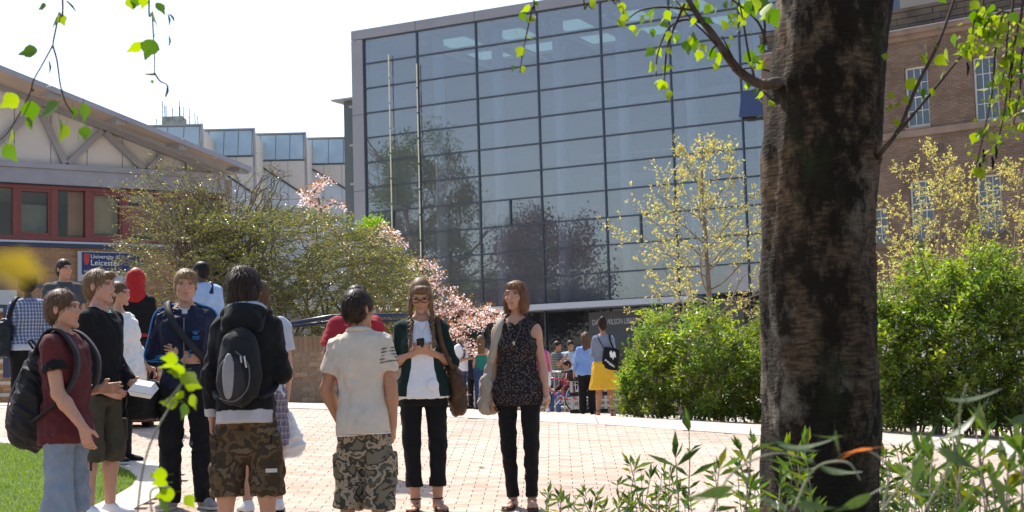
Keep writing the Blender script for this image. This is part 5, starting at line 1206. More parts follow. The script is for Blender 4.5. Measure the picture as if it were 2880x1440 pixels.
# ---- trees off to the left whose reflections show in the library glass
def far_tree(label, base, H, Rr, m, tints, seed, n):
    T = thing('tall_tree', label, 'tree', base, group='trees mirrored in the library glass'); t = Tree(seed)
    t.grow(Vector(base), (0, 0, 1), H * .75, H * .022, 0, 3, 6, .05, .07, (4, 7), .5, 2, .6, .75, .35, sides=4); local(t.mb.build('trunk', M_twig, T, smooth=True), T)
    r = np.random.default_rng(seed); ncl = 90; C = []
    while len(C) < ncl:
        q = r.uniform(-1, 1, 3)
        if .25 < np.linalg.norm(q) < 1: C.append(q * np.array([Rr, Rr, H * .36]) + np.array(base) + np.array([0, 0, H * .62]))
    C = np.array(C); P = C[r.integers(0, ncl, n)] + r.normal(0, 1, (n, 3)) * Rr * .13
    leaf_obj('crown', P, r.normal(0, 1, (n, 3)), .30, m, T, tints, seed, tri=True); return T
# ================================================================== FIGURES: implicit surfaces, polygonised by surface nets
class Field:
    def __init__(s): s.ops = []
    def _push(s, fn, lo, hi, k, op): s.ops.append((fn, np.asarray(lo, float), np.asarray(hi, float), k, op)); return s
    def cap(s, a, b, ra, rb=None, k=0.02, op='u', flat=False, sy=1.0):
        """tapered capsule; flat=True cuts the far end square"""
        rb = ra if rb is None else rb; a = np.asarray(a, float)[:3]; b = np.asarray(b, float)[:3]; ab = b - a; L2 = max(float(ab @ ab), 1e-9); L = math.sqrt(L2)
        def fn(X, Y, Z):
            x, y, z = X - a[0], Y - a[1], Z - a[2]; t0 = (x * ab[0] + y * ab[1] + z * ab[2]) / L2; t = np.clip(t0, 0, 1)
            d = np.sqrt((x - t * ab[0]) ** 2 + (y - t * ab[1]) ** 2 + (z - t * ab[2]) ** 2) - (ra + (rb - ra) * t)
            return np.maximum(d, (t0 - 1) * L) if flat else d
        r = max(ra, rb); return s._push(fn, np.minimum(a, b) - r, np.maximum(a, b) + r, k, op)
    def path(s, pts, rs, k=0.02, op='u'):
        for i in range(len(pts) - 1): s.cap(pts[i], pts[i + 1], rs[i], rs[i + 1], k, op)
        return s
    def el(s, c, r, k=0.02, op='u', M=None):
        """ellipsoid; M places its local frame"""
        r = np.asarray(r, float); c = np.asarray(c, float)[:3]
        sc_ = 1.0
        if M is not None: Mi = np.array(M.to_3x3().inverted()); ctr = np.array(M @ Vector(c)); sc_ = M.to_scale().x
        else: Mi = None; ctr = c
        def fn(X, Y, Z):
            x, y, z = X - ctr[0], Y - ctr[1], Z - ctr[2]
            if Mi is not None: x, y, z = (Mi[0, 0] * x + Mi[0, 1] * y + Mi[0, 2] * z, Mi[1, 0] * x + Mi[1, 1] * y + Mi[1, 2] * z, Mi[2, 0] * x + Mi[2, 1] * y + Mi[2, 2] * z)
            k0 = np.sqrt((x / r[0]) ** 2 + (y / r[1]) ** 2 + (z / r[2]) ** 2); k1 = np.sqrt((x / r[0] ** 2) ** 2 + (y / r[1] ** 2) ** 2 + (z / r[2] ** 2) ** 2)
            return k0 * (k0 - 1) / np.maximum(k1, 1e-6) * sc_
        R_ = r.max() * sc_ if Mi is not None else r
        return s._push(fn, ctr - R_, ctr + R_, k, op)
    def loft(s, st, k=0.02, op='u', M=None, n=2.4):
        """stack of ellipses along z: rows of (z, cx, cy, rx, ry)"""
        st = np.array(sorted(st), float); z0, z1 = st[0, 0], st[-1, 0]
        Mi = np.array(M.inverted()) if M is not None else None
        def fn(X, Y, Z):
            if Mi is not None: X, Y, Z = (Mi[0, 0] * X + Mi[0, 1] * Y + Mi[0, 2] * Z + Mi[0, 3], Mi[1, 0] * X + Mi[1, 1] * Y + Mi[1, 2] * Z + Mi[1, 3], Mi[2, 0] * X + Mi[2, 1] * Y + Mi[2, 2] * Z + Mi[2, 3])
            zc = np.clip(Z, z0, z1); i = np.clip(np.searchsorted(st[:, 0], zc) - 1, 0, len(st) - 2); t = (zc - st[i, 0]) / (st[i + 1, 0] - st[i, 0]); t = t * t * (3 - 2 * t) * .5 + t * .5
            g = lambda c: st[i, c] + (st[i + 1, c] - st[i, c]) * t
            rx, ry = g(3), g(4); q = ((np.abs(X - g(1)) / rx) ** n + (np.abs(Y - g(2)) / ry) ** n) ** (1 / n)
            return np.maximum((q - 1) * np.minimum(rx, ry), np.maximum(Z - z1, z0 - Z))
        R_ = max((np.abs(st[:, 1]) + st[:, 3]).max(), (np.abs(st[:, 2]) + st[:, 4]).max()); lo, hi = np.array([-R_, -R_, z0]), np.array([R_, R_, z1])
        if M is not None:
            cs = [np.array(M @ Vector((x, y, z))) for x in (lo[0], hi[0]) for y in (lo[1], hi[1]) for z in (lo[2], hi[2])]; lo, hi = np.min(cs, 0), np.max(cs, 0)
        return s._push(fn, lo, hi, k, op)
    def box(s, c, h, r=0.01, k=0.01, op='u', M=None):
        c = np.asarray(c, float)[:3]; h = np.asarray(h, float)
        if M is not None: Mi = np.array(M.to_3x3().transposed()); ctr = np.array(M @ Vector(c))
        else: Mi = np.eye(3); ctr = c
        def fn(X, Y, Z):
            x, y, z = X - ctr[0], Y - ctr[1], Z - ctr[2]
            x, y, z = (np.abs(Mi[i, 0] * x + Mi[i, 1] * y + Mi[i, 2] * z) - (h[i] - r) for i in range(3))
            return np.sqrt(np.maximum(x, 0) ** 2 + np.maximum(y, 0) ** 2 + np.maximum(z, 0) ** 2) + np.minimum(np.maximum(x, np.maximum(y, z)), 0) - r
        R_ = np.linalg.norm(h); R_ = h if M is None else R_
        return s._push(fn, ctr - R_, ctr + R_, k, op)
    def cut(s, p, n):
        """remove everything on the side the normal points to"""
        p = np.asarray(p, float)[:3]; n = np.asarray(n, float); n = n / np.linalg.norm(n)
        return s._push(lambda X, Y, Z: (X - p[0]) * n[0] + (Y - p[1]) * n[1] + (Z - p[2]) * n[2], [-9] * 3, [9] * 3, 0.0, 'i')
    def mesh(s, h=0.006, hz=None, fine=()):
        u = [o for o in s.ops if o[4] == 'u']; lo = np.min([o[1] for o in u], 0) - .025; hi = np.max([o[2] for o in u], 0) + .025
        xs, ys = np.arange(lo[0], hi[0] + h, h), np.arange(lo[1], hi[1] + h, h); zs = [lo[2]]; hz = hz or h
        while zs[-1] < hi[2]:
            st = hz
            for a, b, q in fine:
                if a - .01 < zs[-1] < b: st = min(st, q)
            zs.append(zs[-1] + st)
        xs, ys, zs = xs.astype(np.float32), ys.astype(np.float32), np.array(zs, np.float32)
        d = np.full((len(xs), len(ys), len(zs)), .2, np.float32)
        for fn, a, b, k, op in s.ops:
            pad = k + .03; i0, i1 = np.searchsorted(xs, (a[0] - pad, b[0] + pad)); j0, j1 = np.searchsorted(ys, (a[1] - pad, b[1] + pad)); k0, k1 = np.searchsorted(zs, (a[2] - pad, b[2] + pad))
            if i1 <= i0 or j1 <= j0 or k1 <= k0: continue
            sl = (slice(i0, i1), slice(j0, j1), slice(k0, k1)); q = np.asarray(fn(xs[i0:i1, None, None], ys[None, j0:j1, None], zs[None, None, k0:k1]), np.float32); o = d[sl]
            q = np.broadcast_to(q, o.shape)
            if op == 'u':
                if k > 0: t = np.clip(.5 + .5 * (o - q) / k, 0, 1); d[sl] = o * (1 - t) + q * t - k * t * (1 - t)
                else: d[sl] = np.minimum(o, q)
            elif op == 's':
                t = np.clip(.5 - .5 * (o + q) / max(k, 1e-5), 0, 1); d[sl] = o * (1 - t) - q * t + k * t * (1 - t)
            else: d[sl] = np.maximum(o, q)
        return surfnet(d, xs, ys, zs)
CORN = [(0, 0, 0), (1, 0, 0), (0, 1, 0), (1, 1, 0), (0, 0, 1), (1, 0, 1), (0, 1, 1), (1, 1, 1)]
EDG = [(0, 1), (2, 3), (4, 5), (6, 7), (0, 2), (1, 3), (4, 6), (5, 7), (0, 4), (1, 5), (2, 6), (3, 7)]
def surfnet(d, xs, ys, zs):
    ins = d < 0; nx, ny, nz = d.shape; cnt = np.zeros((nx - 1, ny - 1, nz - 1), np.int8)
    for a, b, c in CORN: cnt += ins[a:nx - 1 + a, b:ny - 1 + b, c:nz - 1 + c]
    act = np.argwhere((cnt > 0) & (cnt < 8)); idx = np.full(cnt.shape, -1, np.int32); idx[act[:, 0], act[:, 1], act[:, 2]] = np.arange(len(act))
    cv = np.stack([d[act[:, 0] + a, act[:, 1] + b, act[:, 2] + c] for a, b, c in CORN]); acc = np.zeros((len(act), 3)); n = np.zeros(len(act))
    for p, q in EDG:
        m = (cv[p] < 0) != (cv[q] < 0); t = np.where(m, cv[p] / np.where(m, cv[p] - cv[q], 1), 0); P, Q = np.array(CORN[p], float), np.array(CORN[q], float)
        acc += np.where(m[:, None], P + (Q - P) * t[:, None], 0); n += m
    pos = act + acc / n[:, None]; V = np.stack([np.interp(pos[:, i], np.arange(len(ax)), ax) for i, ax in enumerate((xs, ys, zs))], 1)
    F = []
    for ax in range(3):
        sl0 = [slice(None)] * 3; sl1 = [slice(None)] * 3; sl0[ax] = slice(0, -1); sl1[ax] = slice(1, None); a, b = ins[tuple(sl0)], ins[tuple(sl1)]
        e = np.argwhere(a != b); o1, o2 = (ax + 1) % 3, (ax + 2) % 3; e = e[(e[:, o1] > 0) & (e[:, o2] > 0) & (e[:, o1] < d.shape[o1] - 1) & (e[:, o2] < d.shape[o2] - 1)]
        fl = a[e[:, 0], e[:, 1], e[:, 2]]; qs = []
        for u, v in ((-1, -1), (0, -1), (0, 0), (-1, 0)): c = e.copy(); c[:, o1] += u; c[:, o2] += v; qs.append(idx[c[:, 0], c[:, 1], c[:, 2]])
        q = np.stack(qs, 1); q[~fl] = q[~fl][:, ::-1]; F.append(q)
    F = np.concatenate(F); return V, F[(F >= 0).all(1)]
def vnormals(V, F):
    a, b = V[F[:, 2]] - V[F[:, 0]], V[F[:, 3]] - V[F[:, 1]]; fn = np.cross(a, b); N = np.zeros_like(V)
    for i in range(4): np.add.at(N, F[:, i], fn)
    return unit(N)
def smooth_mesh(V, F, it=1):
    for _ in range(it):
        A = np.zeros_like(V); c = np.zeros(len(V))
        for i in range(4):
            np.add.at(A, F[:, i], V[F[:, (i + 1) % 4]] + V[F[:, i - 1]]); np.add.at(c, F[:, i], 2)
        V = V * .5 + (A / np.maximum(c, 1)[:, None]) * .5
    return V
def folds(V, F, amp, seed, wl=(.07, .2), vert=.6, n=5):
    """cloth creases: warped ridges of several directions pushed along the normals"""
    r = np.random.default_rng(seed); N = vnormals(V, F); h = np.zeros(len(V))
    for i in range(n):
        k = unit(r.normal(0, 1, 3) * np.array([1, 1, vert * 1.9])) * 2 * math.pi / (r.uniform(*wl) * 1.35); k2 = unit(r.normal(0, 1, 3)) * 2 * math.pi / r.uniform(.12, .3)
        h += 1 - 1.6 * np.abs(np.sin(V @ k * .5 + r.uniform(0, 6.28) + 1.3 * np.sin(V @ k2)))
    m = np.sin(V @ (unit(r.normal(0, 1, 3)) * 18) + 1) * .5 + .5
    h = h / n; return V + N * (np.sign(h) * np.abs(h) ** .8 * amp * 1.45 * (.45 + m))[:, None]

# ------------------------------------------------------------------ materials for people
def fabric(name, col, var=.08, rough=.85, weave=.0006, sheen=.04, vs=14):
    return mat(name, col, rough, .2, var=var, vscale=vs, bump=weave, bscale=700, sheen=sheen)
def node_fabric(name, build, rough=.85):
    m = bpy.data.materials.new(name); m.use_nodes = True; n, l = m.node_tree.nodes, m.node_tree.links; b = n['Principled BSDF']; b.inputs['Roughness'].default_value = rough; b.inputs['Specular IOR Level'].default_value = .2
    tc = n.new('ShaderNodeTexCoord'); l.new(build(n, l, tc.outputs['Object']), b.inputs['Base Color'])
    return m
def ramp_node(n, l, src, stops, interp='LINEAR'):
    r = n.new('ShaderNodeValToRGB'); r.color_ramp.interpolation = interp; e = r.color_ramp.elements
    while len(e) < len(stops): e.new(.5)
    for x, (p, c) in zip(e, stops): x.position = p; x.color = (*c, 1)
    l.new(src, r.inputs[0]); return r.outputs[0]
def noise_node(n, l, src, scale, det=3, dist=0.0, st=None):
    if st: mp = n.new('ShaderNodeMapping'); mp.inputs['Scale'].default_value = st; l.new(src, mp.inputs[0]); src = mp.outputs[0]
    x = n.new('ShaderNodeTexNoise'); x.inputs['Scale'].default_value = scale; x.inputs['Detail'].default_value = det; x.inputs['Distortion'].default_value = dist; l.new(src, x.inputs['Vector']); return x.outputs['Fac']
def camo(name, cols, scale=11):
    return node_fabric(name, lambda n, l, s: ramp_node(n, l, noise_node(n, l, s, scale * 1.15, 3.5, .35, (1, 1, 1.1)), [(0, cols[0]), (.42, cols[1]), (.5, cols[2]), (.58, cols[3])], 'CONSTANT'))
def mixc(n, l, f, a, b, mode='MIX'):
    x = n.new('ShaderNodeMix'); x.data_type = 'RGBA'; x.blend_type = mode
    if isinstance(f, float): x.inputs[0].default_value = f
    else: l.new(f, x.inputs[0])
    for i, c in ((6, a), (7, b)):
        if isinstance(c, tuple): x.inputs[i].default_value = (*c, 1)
        else: l.new(c, x.inputs[i])
    return x.outputs[2]
def sepxyz(n, l, s): x = n.new('ShaderNodeSeparateXYZ'); l.new(s, x.inputs[0]); return x.outputs
def fmath(n, l, op, a, b=0.0, c=None):
    x = n.new('ShaderNodeMath'); x.operation = op
    for i, q in enumerate((a, b) if c is None else (a, b, c)):
        if isinstance(q, (int, float)): x.inputs[i].default_value = q
        else: l.new(q, x.inputs[i])
    return x.outputs[0]
def stripef(n, l, v, period, duty, off=0.0):
    return fmath(n, l, 'LESS_THAN', fmath(n, l, 'FRACT', fmath(n, l, 'MULTIPLY_ADD', v, 1 / period, off + 50)), duty)
def plaid(name, base, c1, c2, per=.045):
    def b(n, l, s):
        o = sepxyz(n, l, s); x = fmath(n, l, 'ADD', o[0], fmath(n, l, 'MULTIPLY', o[1], .8)); a = mixc(n, l, fmath(n, l, 'MULTIPLY', stripef(n, l, x, per, .45), .75), base, c1); a = mixc(n, l, fmath(n, l, 'MULTIPLY', stripef(n, l, o[2], per, .45), .6), a, c1)
        a = mixc(n, l, stripef(n, l, x, per, .12, .15), a, c2); return mixc(n, l, stripef(n, l, o[2], per, .12, .15), a, c2)
    return node_fabric(name, b)
def striped(name, a, b_, per, duty=.5):
    return node_fabric(name, lambda n, l, s: mixc(n, l, stripef(n, l, sepxyz(n, l, s)[2], per, duty), a, b_))
def printed(name, base, c, scale=55):
    def b(n, l, s):
        v = n.new('ShaderNodeTexVoronoi'); v.inputs['Scale'].default_value = scale; l.new(s, v.inputs['Vector']); rg = ramp_node(n, l, v.outputs['Distance'], [(0, (0, 0, 0)), (.22, (1, 1, 1)), (.42, (0, 0, 0))])
        w_ = mixc(n, l, noise_node(n, l, s, 9, 2), c, tuple(q * .55 for q in c)); return mixc(n, l, rg, base, w_)
    return node_fabric(name, b)
def denim(name, c, fade=.6):
    return node_fabric(name, lambda n, l, s: mixc(n, l, noise_node(n, l, s, 420, 2, 0, (1, 1, .25)), mixc(n, l, ramp_node(n, l, noise_node(n, l, s, 7, 4), [(.3, (0, 0, 0)), (.7, (1, 1, 1))]), c, tuple(min(1, q * (1 + fade)) for q in c)), tuple(q * .7 for q in c)))
def skin(name, c):
    m = mat(name, c, .48, .4, var=.06, vscale=30, attr='tint', bump=.0004, bscale=500); b = m.node_tree.nodes['Principled BSDF']; b.inputs['Subsurface Weight'].default_value = .12; b.inputs['Subsurface Radius'].default_value = (.012, .005, .003); return m
SK = {'fair': skin('fair_skin', (.46, .245, .155)), 'pink': skin('pink_skin', (.50, .275, .19)), 'tan': skin('tan_skin', (.37, .185, .105)), 'olive': skin('olive_skin', (.33, .17, .10)), 'dark': skin('dark_skin', (.075, .042, .028))}
def hairm(name, c): return mat(name, c, .52, .22, col2=tuple(q * .5 for q in c), vscale=60, stretch=(1, 1, .15), attr='tint')
HR = {'brown': hairm('brown_hair', (.125, .068, .036)), 'dark': hairm('dark_hair', (.034, .019, .012)), 'black': hairm('black_hair', (.010, .008, .008)), 'sandy': hairm('sandy_hair', (.27, .175, .088)), 'light': hairm('light_brown_hair', (.20, .115, .058)), 'auburn': hairm('auburn_hair', (.19, .085, .034))}
K = {}
def C(name, *a, **k):
    if name not in K: K[name] = fabric(name, *a, **k)
    return K[name]

# ------------------------------------------------------------------ the figure
ST_M = [(.80, .0, .012, .150, .100), (.87, 0, .014, .165, .115), (.94, 0, .012, .170, .118), (1.02, 0, .006, .156, .106), (1.10, 0, 0, .150, .102), (1.20, 0, 0, .160, .110), (1.30, 0, 0, .176, .118), (1.38, 0, .004, .178, .110), (1.44, 0, .012, .140, .086), (1.495, 0, .018, .07, .06)]
ST_F = [(.80, .0, .012, .155, .105), (.87, 0, .014, .172, .120), (.93, 0, .012, .176, .120), (1.01, 0, .006, .150, .100), (1.08, 0, 0, .128, .088), (1.16, 0, 0, .134, .092), (1.25, 0, 0, .148, .102), (1.33, 0, .002, .152, .100), (1.40, 0, .010, .130, .082), (1.46, 0, .018, .062, .055)]
def V3(*a): return Vector(a)
class Person:
    def __init__(s, label, px, D, top, yaw=0, sex='m', skin='fair', hair='brown', style='short', head=(0, 0, 0), lean=(0, 0, 0), arms=None, legs=None, h=.0066, group=None, girth=1.0, seat=None, ground=None, H=None, shl=1.0, calf=1.0, uarm=1.0, hs=1.07):
        s.sex = sex; s.h = h; X = (at(px, 1100, D)).x; Y = D
        for _ in range(2):
            z = G(X, Y) if ground is None else ground; q = at(px, 1100, D); py = 1100 - (z - q.z) * FPX / D; X = at(px, py, D).x
        z = G(X, Y) if ground is None else ground
        s.H = H or (at(px, top, D).z - z); s.sc = s.H / 1.765
        s.root = thing('person', label, 'person', (X, Y, z), R(yaw), group); s.root.scale = (s.sc,) * 3
        print('PERSON %-40s H=%.2f' % (label[:40], s.H))
        s.seed = abs(hash(label)) % 9999 if False else sum(map(ord, label)) % 9973
        st = ST_M if sex == 'm' else ST_F; s.st = [(a, b, c, d * girth, e * girth) for a, b, c, d, e in st]
        # upper body turns about the waist
        s.U = Matrix.Translation((0, 0, 1.0)) @ Euler([R(q) for q in lean], 'XYZ').to_matrix().to_4x4() @ Matrix.Translation((0, 0, -1.0))
        sw = (.174 if sex == 'm' else .146) * shl; hipw = .09
        s.shl = {'R': s.U @ V3(-sw, .008, 1.405), 'L': s.U @ V3(sw, .008, 1.405)}
        if sex == 'f': 
            for q in 'RL': s.shl[q] = s.U @ V3(-sw if q == 'R' else sw, .008, 1.385)
        s.neck = s.U @ V3(0, .018, 1.47)
        piv = V3(0, .012, 1.53); yw, pt, rl_ = head
        s.Hm = s.U @ Matrix.Translation(piv) @ Euler((R(-pt), R(rl_), R(yw)), 'XYZ').to_matrix().to_4x4() @ Matrix.Translation((0, -.008, .113)) @ Matrix.Scale(hs, 4); s.hs = hs
        a0 = {'R': ((-.10, .02, -1), (-.02, -.12, -1)), 'L': ((.10, .02, -1), (.02, -.12, -1))}; a0.update(arms or {})
        s.arm = {}; ua, fa = (.30, .265) if sex == 'm' else (.285, .25)
        for q in 'RL':
            d1, d2 = (Vector(v).normalized() for v in a0[q][:2]); e = s.shl[q] + d1 * ua; w_ = e + d2 * fa; hd = Vector(a0[q][2]).normalized() if len(a0[q]) > 2 and a0[q][2] else d2
            pn = Vector(a0[q][3]).normalized() if len(a0[q]) > 3 else V3(1 if q == 'R' else -1, 0, 0); curl = a0[q][4] if len(a0[q]) > 4 else .35
            s.arm[q] = (s.shl[q], e, w_, hd, pn, curl)
        l0 = {'R': ((-.02, -.01, -1), (-.01, .02, -1), 8), 'L': ((.02, -.01, -1), (.01, .02, -1), 8)}; l0.update(legs or {})
        s.leg = {}
        for q in 'RL':
            hp = V3(-hipw if q == "R" else hipw, .012, .915); d1, d2 = (Vector(v).normalized() for v in l0[q][:2]); kn = hp + d1 * .42; an = kn + d2 * .415; s.leg[q] = (hp, kn, an, R(l0[q][2]) * (-1 if q == 'R' else 1))
        s.calf = calf; s.uarm = uarm; s.skin = SK[skin]; s.hairm = HR.get(hair); s.style = style
    # ---- geometry
    def hp(s, x, y, z): return s.Hm @ V3(x, y, z)
    def head_field(s, f):
        M, e, p = s.Hm, f.el, s.hp; w_ = 1.0 if s.sex == 'm' else .95
        e((0, .018, .032), (.074 * w_, .094, .086), .0, M=M); fz = .0 if s.sex == 'm' else .008; e((0, -.026, -.026 + fz * .4), (.060, .064, .077 - fz), .024, M=M)
        jr = .017 if s.sex == 'm' else .014; f.cap(p(-.045 * w_, -.010, -.058), p(-.011, -.068, -.096 + fz), jr, jr * .95, .02); f.cap(p(.045 * w_, -.010, -.058), p(.011, -.068, -.096 + fz), jr, jr * .95, .02)
        e((0, -.076, -.098 + fz), (.019, .014, .015), .016, M=M)
        f.cap(p(-.034, -.078, .030), p(.034, -.078, .030), .012, .012, .018); 
        for sx in (-1, 1):
            e((sx * .034, -.100, .010), (.017, .018, .011), .014, 's', M=M); e((sx * .032, -.077, .009), (.013, .012, .011), .004, M=M); e((sx * .042, -.062, -.020), (.016, .016, .014), .022, M=M)
            e((sx * .076 * w_, .014, -.004), (.008, .016, .027), .008, M=M); e((sx * .085 * w_, .008, .0), (.006, .010, .018), .006, 's', M=M)
            e((sx * .010, -.091, -.029), (.0075, .008, .007), .008, M=M)
        ns = 1.0 if s.sex == 'm' else .86; f.cap(p(0, -.083, .020), p(0, -.099 - .004 * ns, -.023), .0070 * ns, .0090 * ns, .010)
        e((0, -.083, -.052), (.019, .008, .0042), .008, M=M); e((0, -.082, -.0615), (.015, .009, .0048), .007, M=M); e((0, -.095, -.0567), (.021, .007, .0016), .003, 's', M=M)
        nk = s.neck; r = (.056, .051) if s.sex == 'm' else (.043, .041); f.cap(nk, s.hp(0, .016, -.070), r[0], r[1], .02)
    def arm_field(s, f, q, hand=True):
        a, b, c, hd, pn, cu = s.arm[q]; g = 1.0 if s.sex == 'm' else .84
        u = s.uarm; f.cap(a, b, .052 * g * u, .041 * g, .03); f.el(a + (b - a) * .12, (.054 * g * u, .056 * g * u, .066 * g * u), .03); m = b.lerp(c, .3)
        f.cap(b, m, .041 * g, .044 * g, .02); f.cap(m, c, .044 * g, .028 * g, .02)
        if hand: s.hand_field(f, q)
    def hand_field(s, f, q):
        a, b, c, hd, pn, cu = s.arm[q]; g = 1.0 if s.sex == 'm' else .88; sd = hd.cross(pn).normalized(); pn = sd.cross(hd).normalized()   # sd: across the palm
        if q == 'L': sd = -sd
        # thumb side points to the body front for hanging arms
        if sd.dot(V3(0, -1, 0)) < 0 and abs(hd.z) > .6: sd = -sd
        wr = c + hd * .012; kn = c + hd * .088 * g
        for t in (-.024, -.008, .008, .024): f.cap(wr + sd * t * .75 * g, kn + sd * t * 1.05 * g, .0155 * g, .0125 * g, .012)
        for i, (t, L) in enumerate(((.027, .070), (.009, .078), (-.009, .073), (-.027, .058))):
            p = kn + sd * t * g * 1.03; d = (hd + sd * t * (3.5 if cu < .2 else 1.0)).normalized(); r = .0088 * g; ang = cu * (.7 + .12 * i)
            for j, fr in enumerate((.45, .32, .23)):
                rot = Matrix.Rotation(ang * (1.0, 1.25, .9)[j], 3, hd.cross(pn)); d2 = (rot @ d).normalized()
                if d2.dot(pn) < d.dot(pn) - 1e-6: d2 = (Matrix.Rotation(-ang * (1.0, 1.25, .9)[j], 3, hd.cross(pn)) @ d).normalized()
                d = d2; n = p + d * L * fr * g; f.cap(p, n, r, r * .93, .004); p = n; r *= .93
        tb = c + hd * .025 * g + sd * .026 * g; td = (hd * .75 + sd * .75 + pn * .35).normalized(); t2 = tb + td * .042 * g; td = (hd * .9 + sd * .25 + pn * .4).normalized(); f.cap(tb, t2, .0135 * g, .0115 * g, .012); f.cap(t2, t2 + td * .032 * g, .011 * g, .009 * g, .006)
        s.palm = getattr(s, 'palm', {}); s.palm[q] = c + hd * .06 + pn * .03
    def leg_field(s, f, q, foot=True):
        a, b, c, yw = s.leg[q]; g = 1.0 if s.sex == 'm' else 1.0
        k = s.calf; f.cap(a, b, .076 * g, .054 * k, .03); m = b.lerp(c, .32) + V3(0, .012 * k, 0); f.cap(b, m, .052 * k, .055 * k, .03); f.cap(m, c, .055 * k, .036 * (k * .5 + .5), .03)
        if foot:
            d = V3(math.sin(yw), -math.cos(yw), 0); hl = c + V3(0, 0, -.045) - d * .025; f.cap(hl, c + V3(0, 0, -.02), .034, .034, .02); bl = V3(c.x, c.y, hl.z - .004) + d * .115
            f.cap(c + V3(0, 0, -.03) + d * .02, bl, .034, .026, .02); sx = V3(d.y, -d.x, 0)
            for t, L in ((-.026, .05), (-.010, .056), (.004, .054), (.017, .047), (.029, .04)):
                f.cap(bl + sx * t, bl + sx * t * 1.1 + d * L + V3(0, 0, -.008), .015, .0095, .006)
    def body(s, bare=('arms', 'legs'), feet=False, neckline=True, st=None):
        f = Field(); s.head_field(f); f.loft([(a, b, c, d * .93, e * .93) for a, b, c, d, e in s.st], .03, M=s.U)
        n = s.neck
        for q in 'RL': f.cap(n + V3(0, 0, .0), s.shl[q].lerp(n, .10) + V3(0, 0, .008), .044 if s.sex == 'm' else .036, .040 if s.sex == 'm' else .034, .04); s.arm_field(f, q)
        if s.sex == 'f':
            for sx in (-1, 1): f.el((sx * .072, -.080, 1.265), (.062, .055, .062), .03, M=s.U)
        for q in 'RL': s.leg_field(f, q, feet)
        hc = s.Hm.translation; fine = [(hc.z - .16, hc.z + .14, s.h * .85)]
        for q in 'RL': z = s.arm[q][2].z; fine.append((z - .22, z + .06, s.h))
        if feet: fine.append((-.02, .12, s.h))
        V, F = f.mesh(s.h, max(.019, s.h * 2), fine); V = smooth_mesh(V, F, 1)
        # skin tints: lips, brows, lashes and eyes, warm cheeks, nails stay skin
        L = (np.array(s.Hm.inverted()) @ np.c_[V, np.ones(len(V))].T).T[:, :3]; T = np.ones((len(V), 3)); x, y, z = np.abs(L[:, 0]), L[:, 1], L[:, 2]; fr = y < -.05
        def dab(m, c, a=1.0): T[m] = T[m] * (1 - a) + np.array(c) * a
        dab(fr & (((x - .045) / .024) ** 2 + ((z + .032) / .026) ** 2 < 1), (1.06, .90, .87), .4); dab(fr & (x < .014) & (np.abs(z + .025) < .012), (1.06, .90, .87), .4)
        dab(fr & ((L[:, 0] / .021) ** 2 + ((z + .057) / .0085) ** 2 < 1), (.90, .66, .62), .7); dab(fr & (x < .021) & (np.abs(z + .0567) < .0024), (.55, .32, .30), .8)
        hb = (.32, .26, .22) if s.style != 'none' else (.3, .25, .2)
        dab(fr & (np.abs(x - .033) < .019) & (np.abs(z - .027 + .15 * np.abs(x - .03)) < .0055), hb, .75)
        e = fr & (((x - .033) / .0145) ** 2 + ((z - .0095) / .0062) ** 2 < 1); dab(e, (.55, .50, .48), .8); dab(fr & (((x - .033) / .0068) ** 2 + ((z - .0095) / .0062) ** 2 < 1), (.10, .09, .10), .9); dab(fr & (np.abs(x - .033) < .016) & (np.abs(z - .0165) < .003), (.22, .16, .14), .8)
        s.body_ob = link('body', npmesh('body', V, F, True, T), s.skin, s.root); return s
    def item(s, name, f, m, parent=None, h=None, hz=None, amp=0.0, wl=(.07, .2), vert=.6, sm=1, seed=0, fine=()):
        h = h or s.h * 1.5; V, F = f.mesh(h, hz or h * 1.3, fine); V = smooth_mesh(V, F, sm)
        if amp: V = folds(V, F, amp, s.seed + seed + len(name), wl, vert)
        return link(name, npmesh(name, V, F, True), m, parent or s.root)
    def top(s, name, m, hem=.86, loose=.012, sleeve=.5, sl_r=(.066, .074), flare=0.0, amp=.006, neck=None, neck_r=.062, vneck=0.0, bulk=0.0, hemw=None, cap_sh=True, hz=None, armhole=0.0, bust=True, cutn=None, h=None):
        """a garment for the upper body; sleeve is a fraction of the arm (1 = elbow, 2 = wrist)"""
        f = Field(); zmax = max(a for a, *_ in s.st); st = []
        for a, b, c, d, e in s.st:
            lo = loose * (1.0 if a > 1.3 else 1.25) + (flare * max(0, (1.2 - a)) / .35 if a < 1.2 else 0) + bulk * .6; st.append((a, b, c, d + lo, e + lo + (bulk if a < 1.4 else 0)))
        st = [q for q in st if q[0] > hem + .01]; b0 = np.array([s.st]); z = [q[0] for q in s.st]; g = lambda i, zz: float(np.interp(zz, z, [q[i] for q in s.st])); fl = flare * max(0, (1.2 - hem)) / .35
        st.append((hem, 0, g(2, hem), max(g(3, hem), .15 if s.sex == 'm' else .14) + loose * 1.25 + fl + bulk * .6, max(g(4, hem), .10) + loose * 1.25 + fl + bulk));
        if hemw: st = [q for q in st if q[0] > hem + .09]; st.append((hem, 0, g(2, max(hem, .82)), hemw[0], hemw[1])); st.append((hem + .06, 0, g(2, hem + .06), hemw[0] * .99, hemw[1] * .99)); st = [q for q in st if not hem + .06 < q[0] < hem + .15] + [(hem + .13, 0, g(2, hem + .13), hemw[0] * .955, hemw[1] * .95)]
        f.loft(st, .0, M=s.U)
        n = s.neck; g_ = 1.0 if s.sex == 'm' else .84
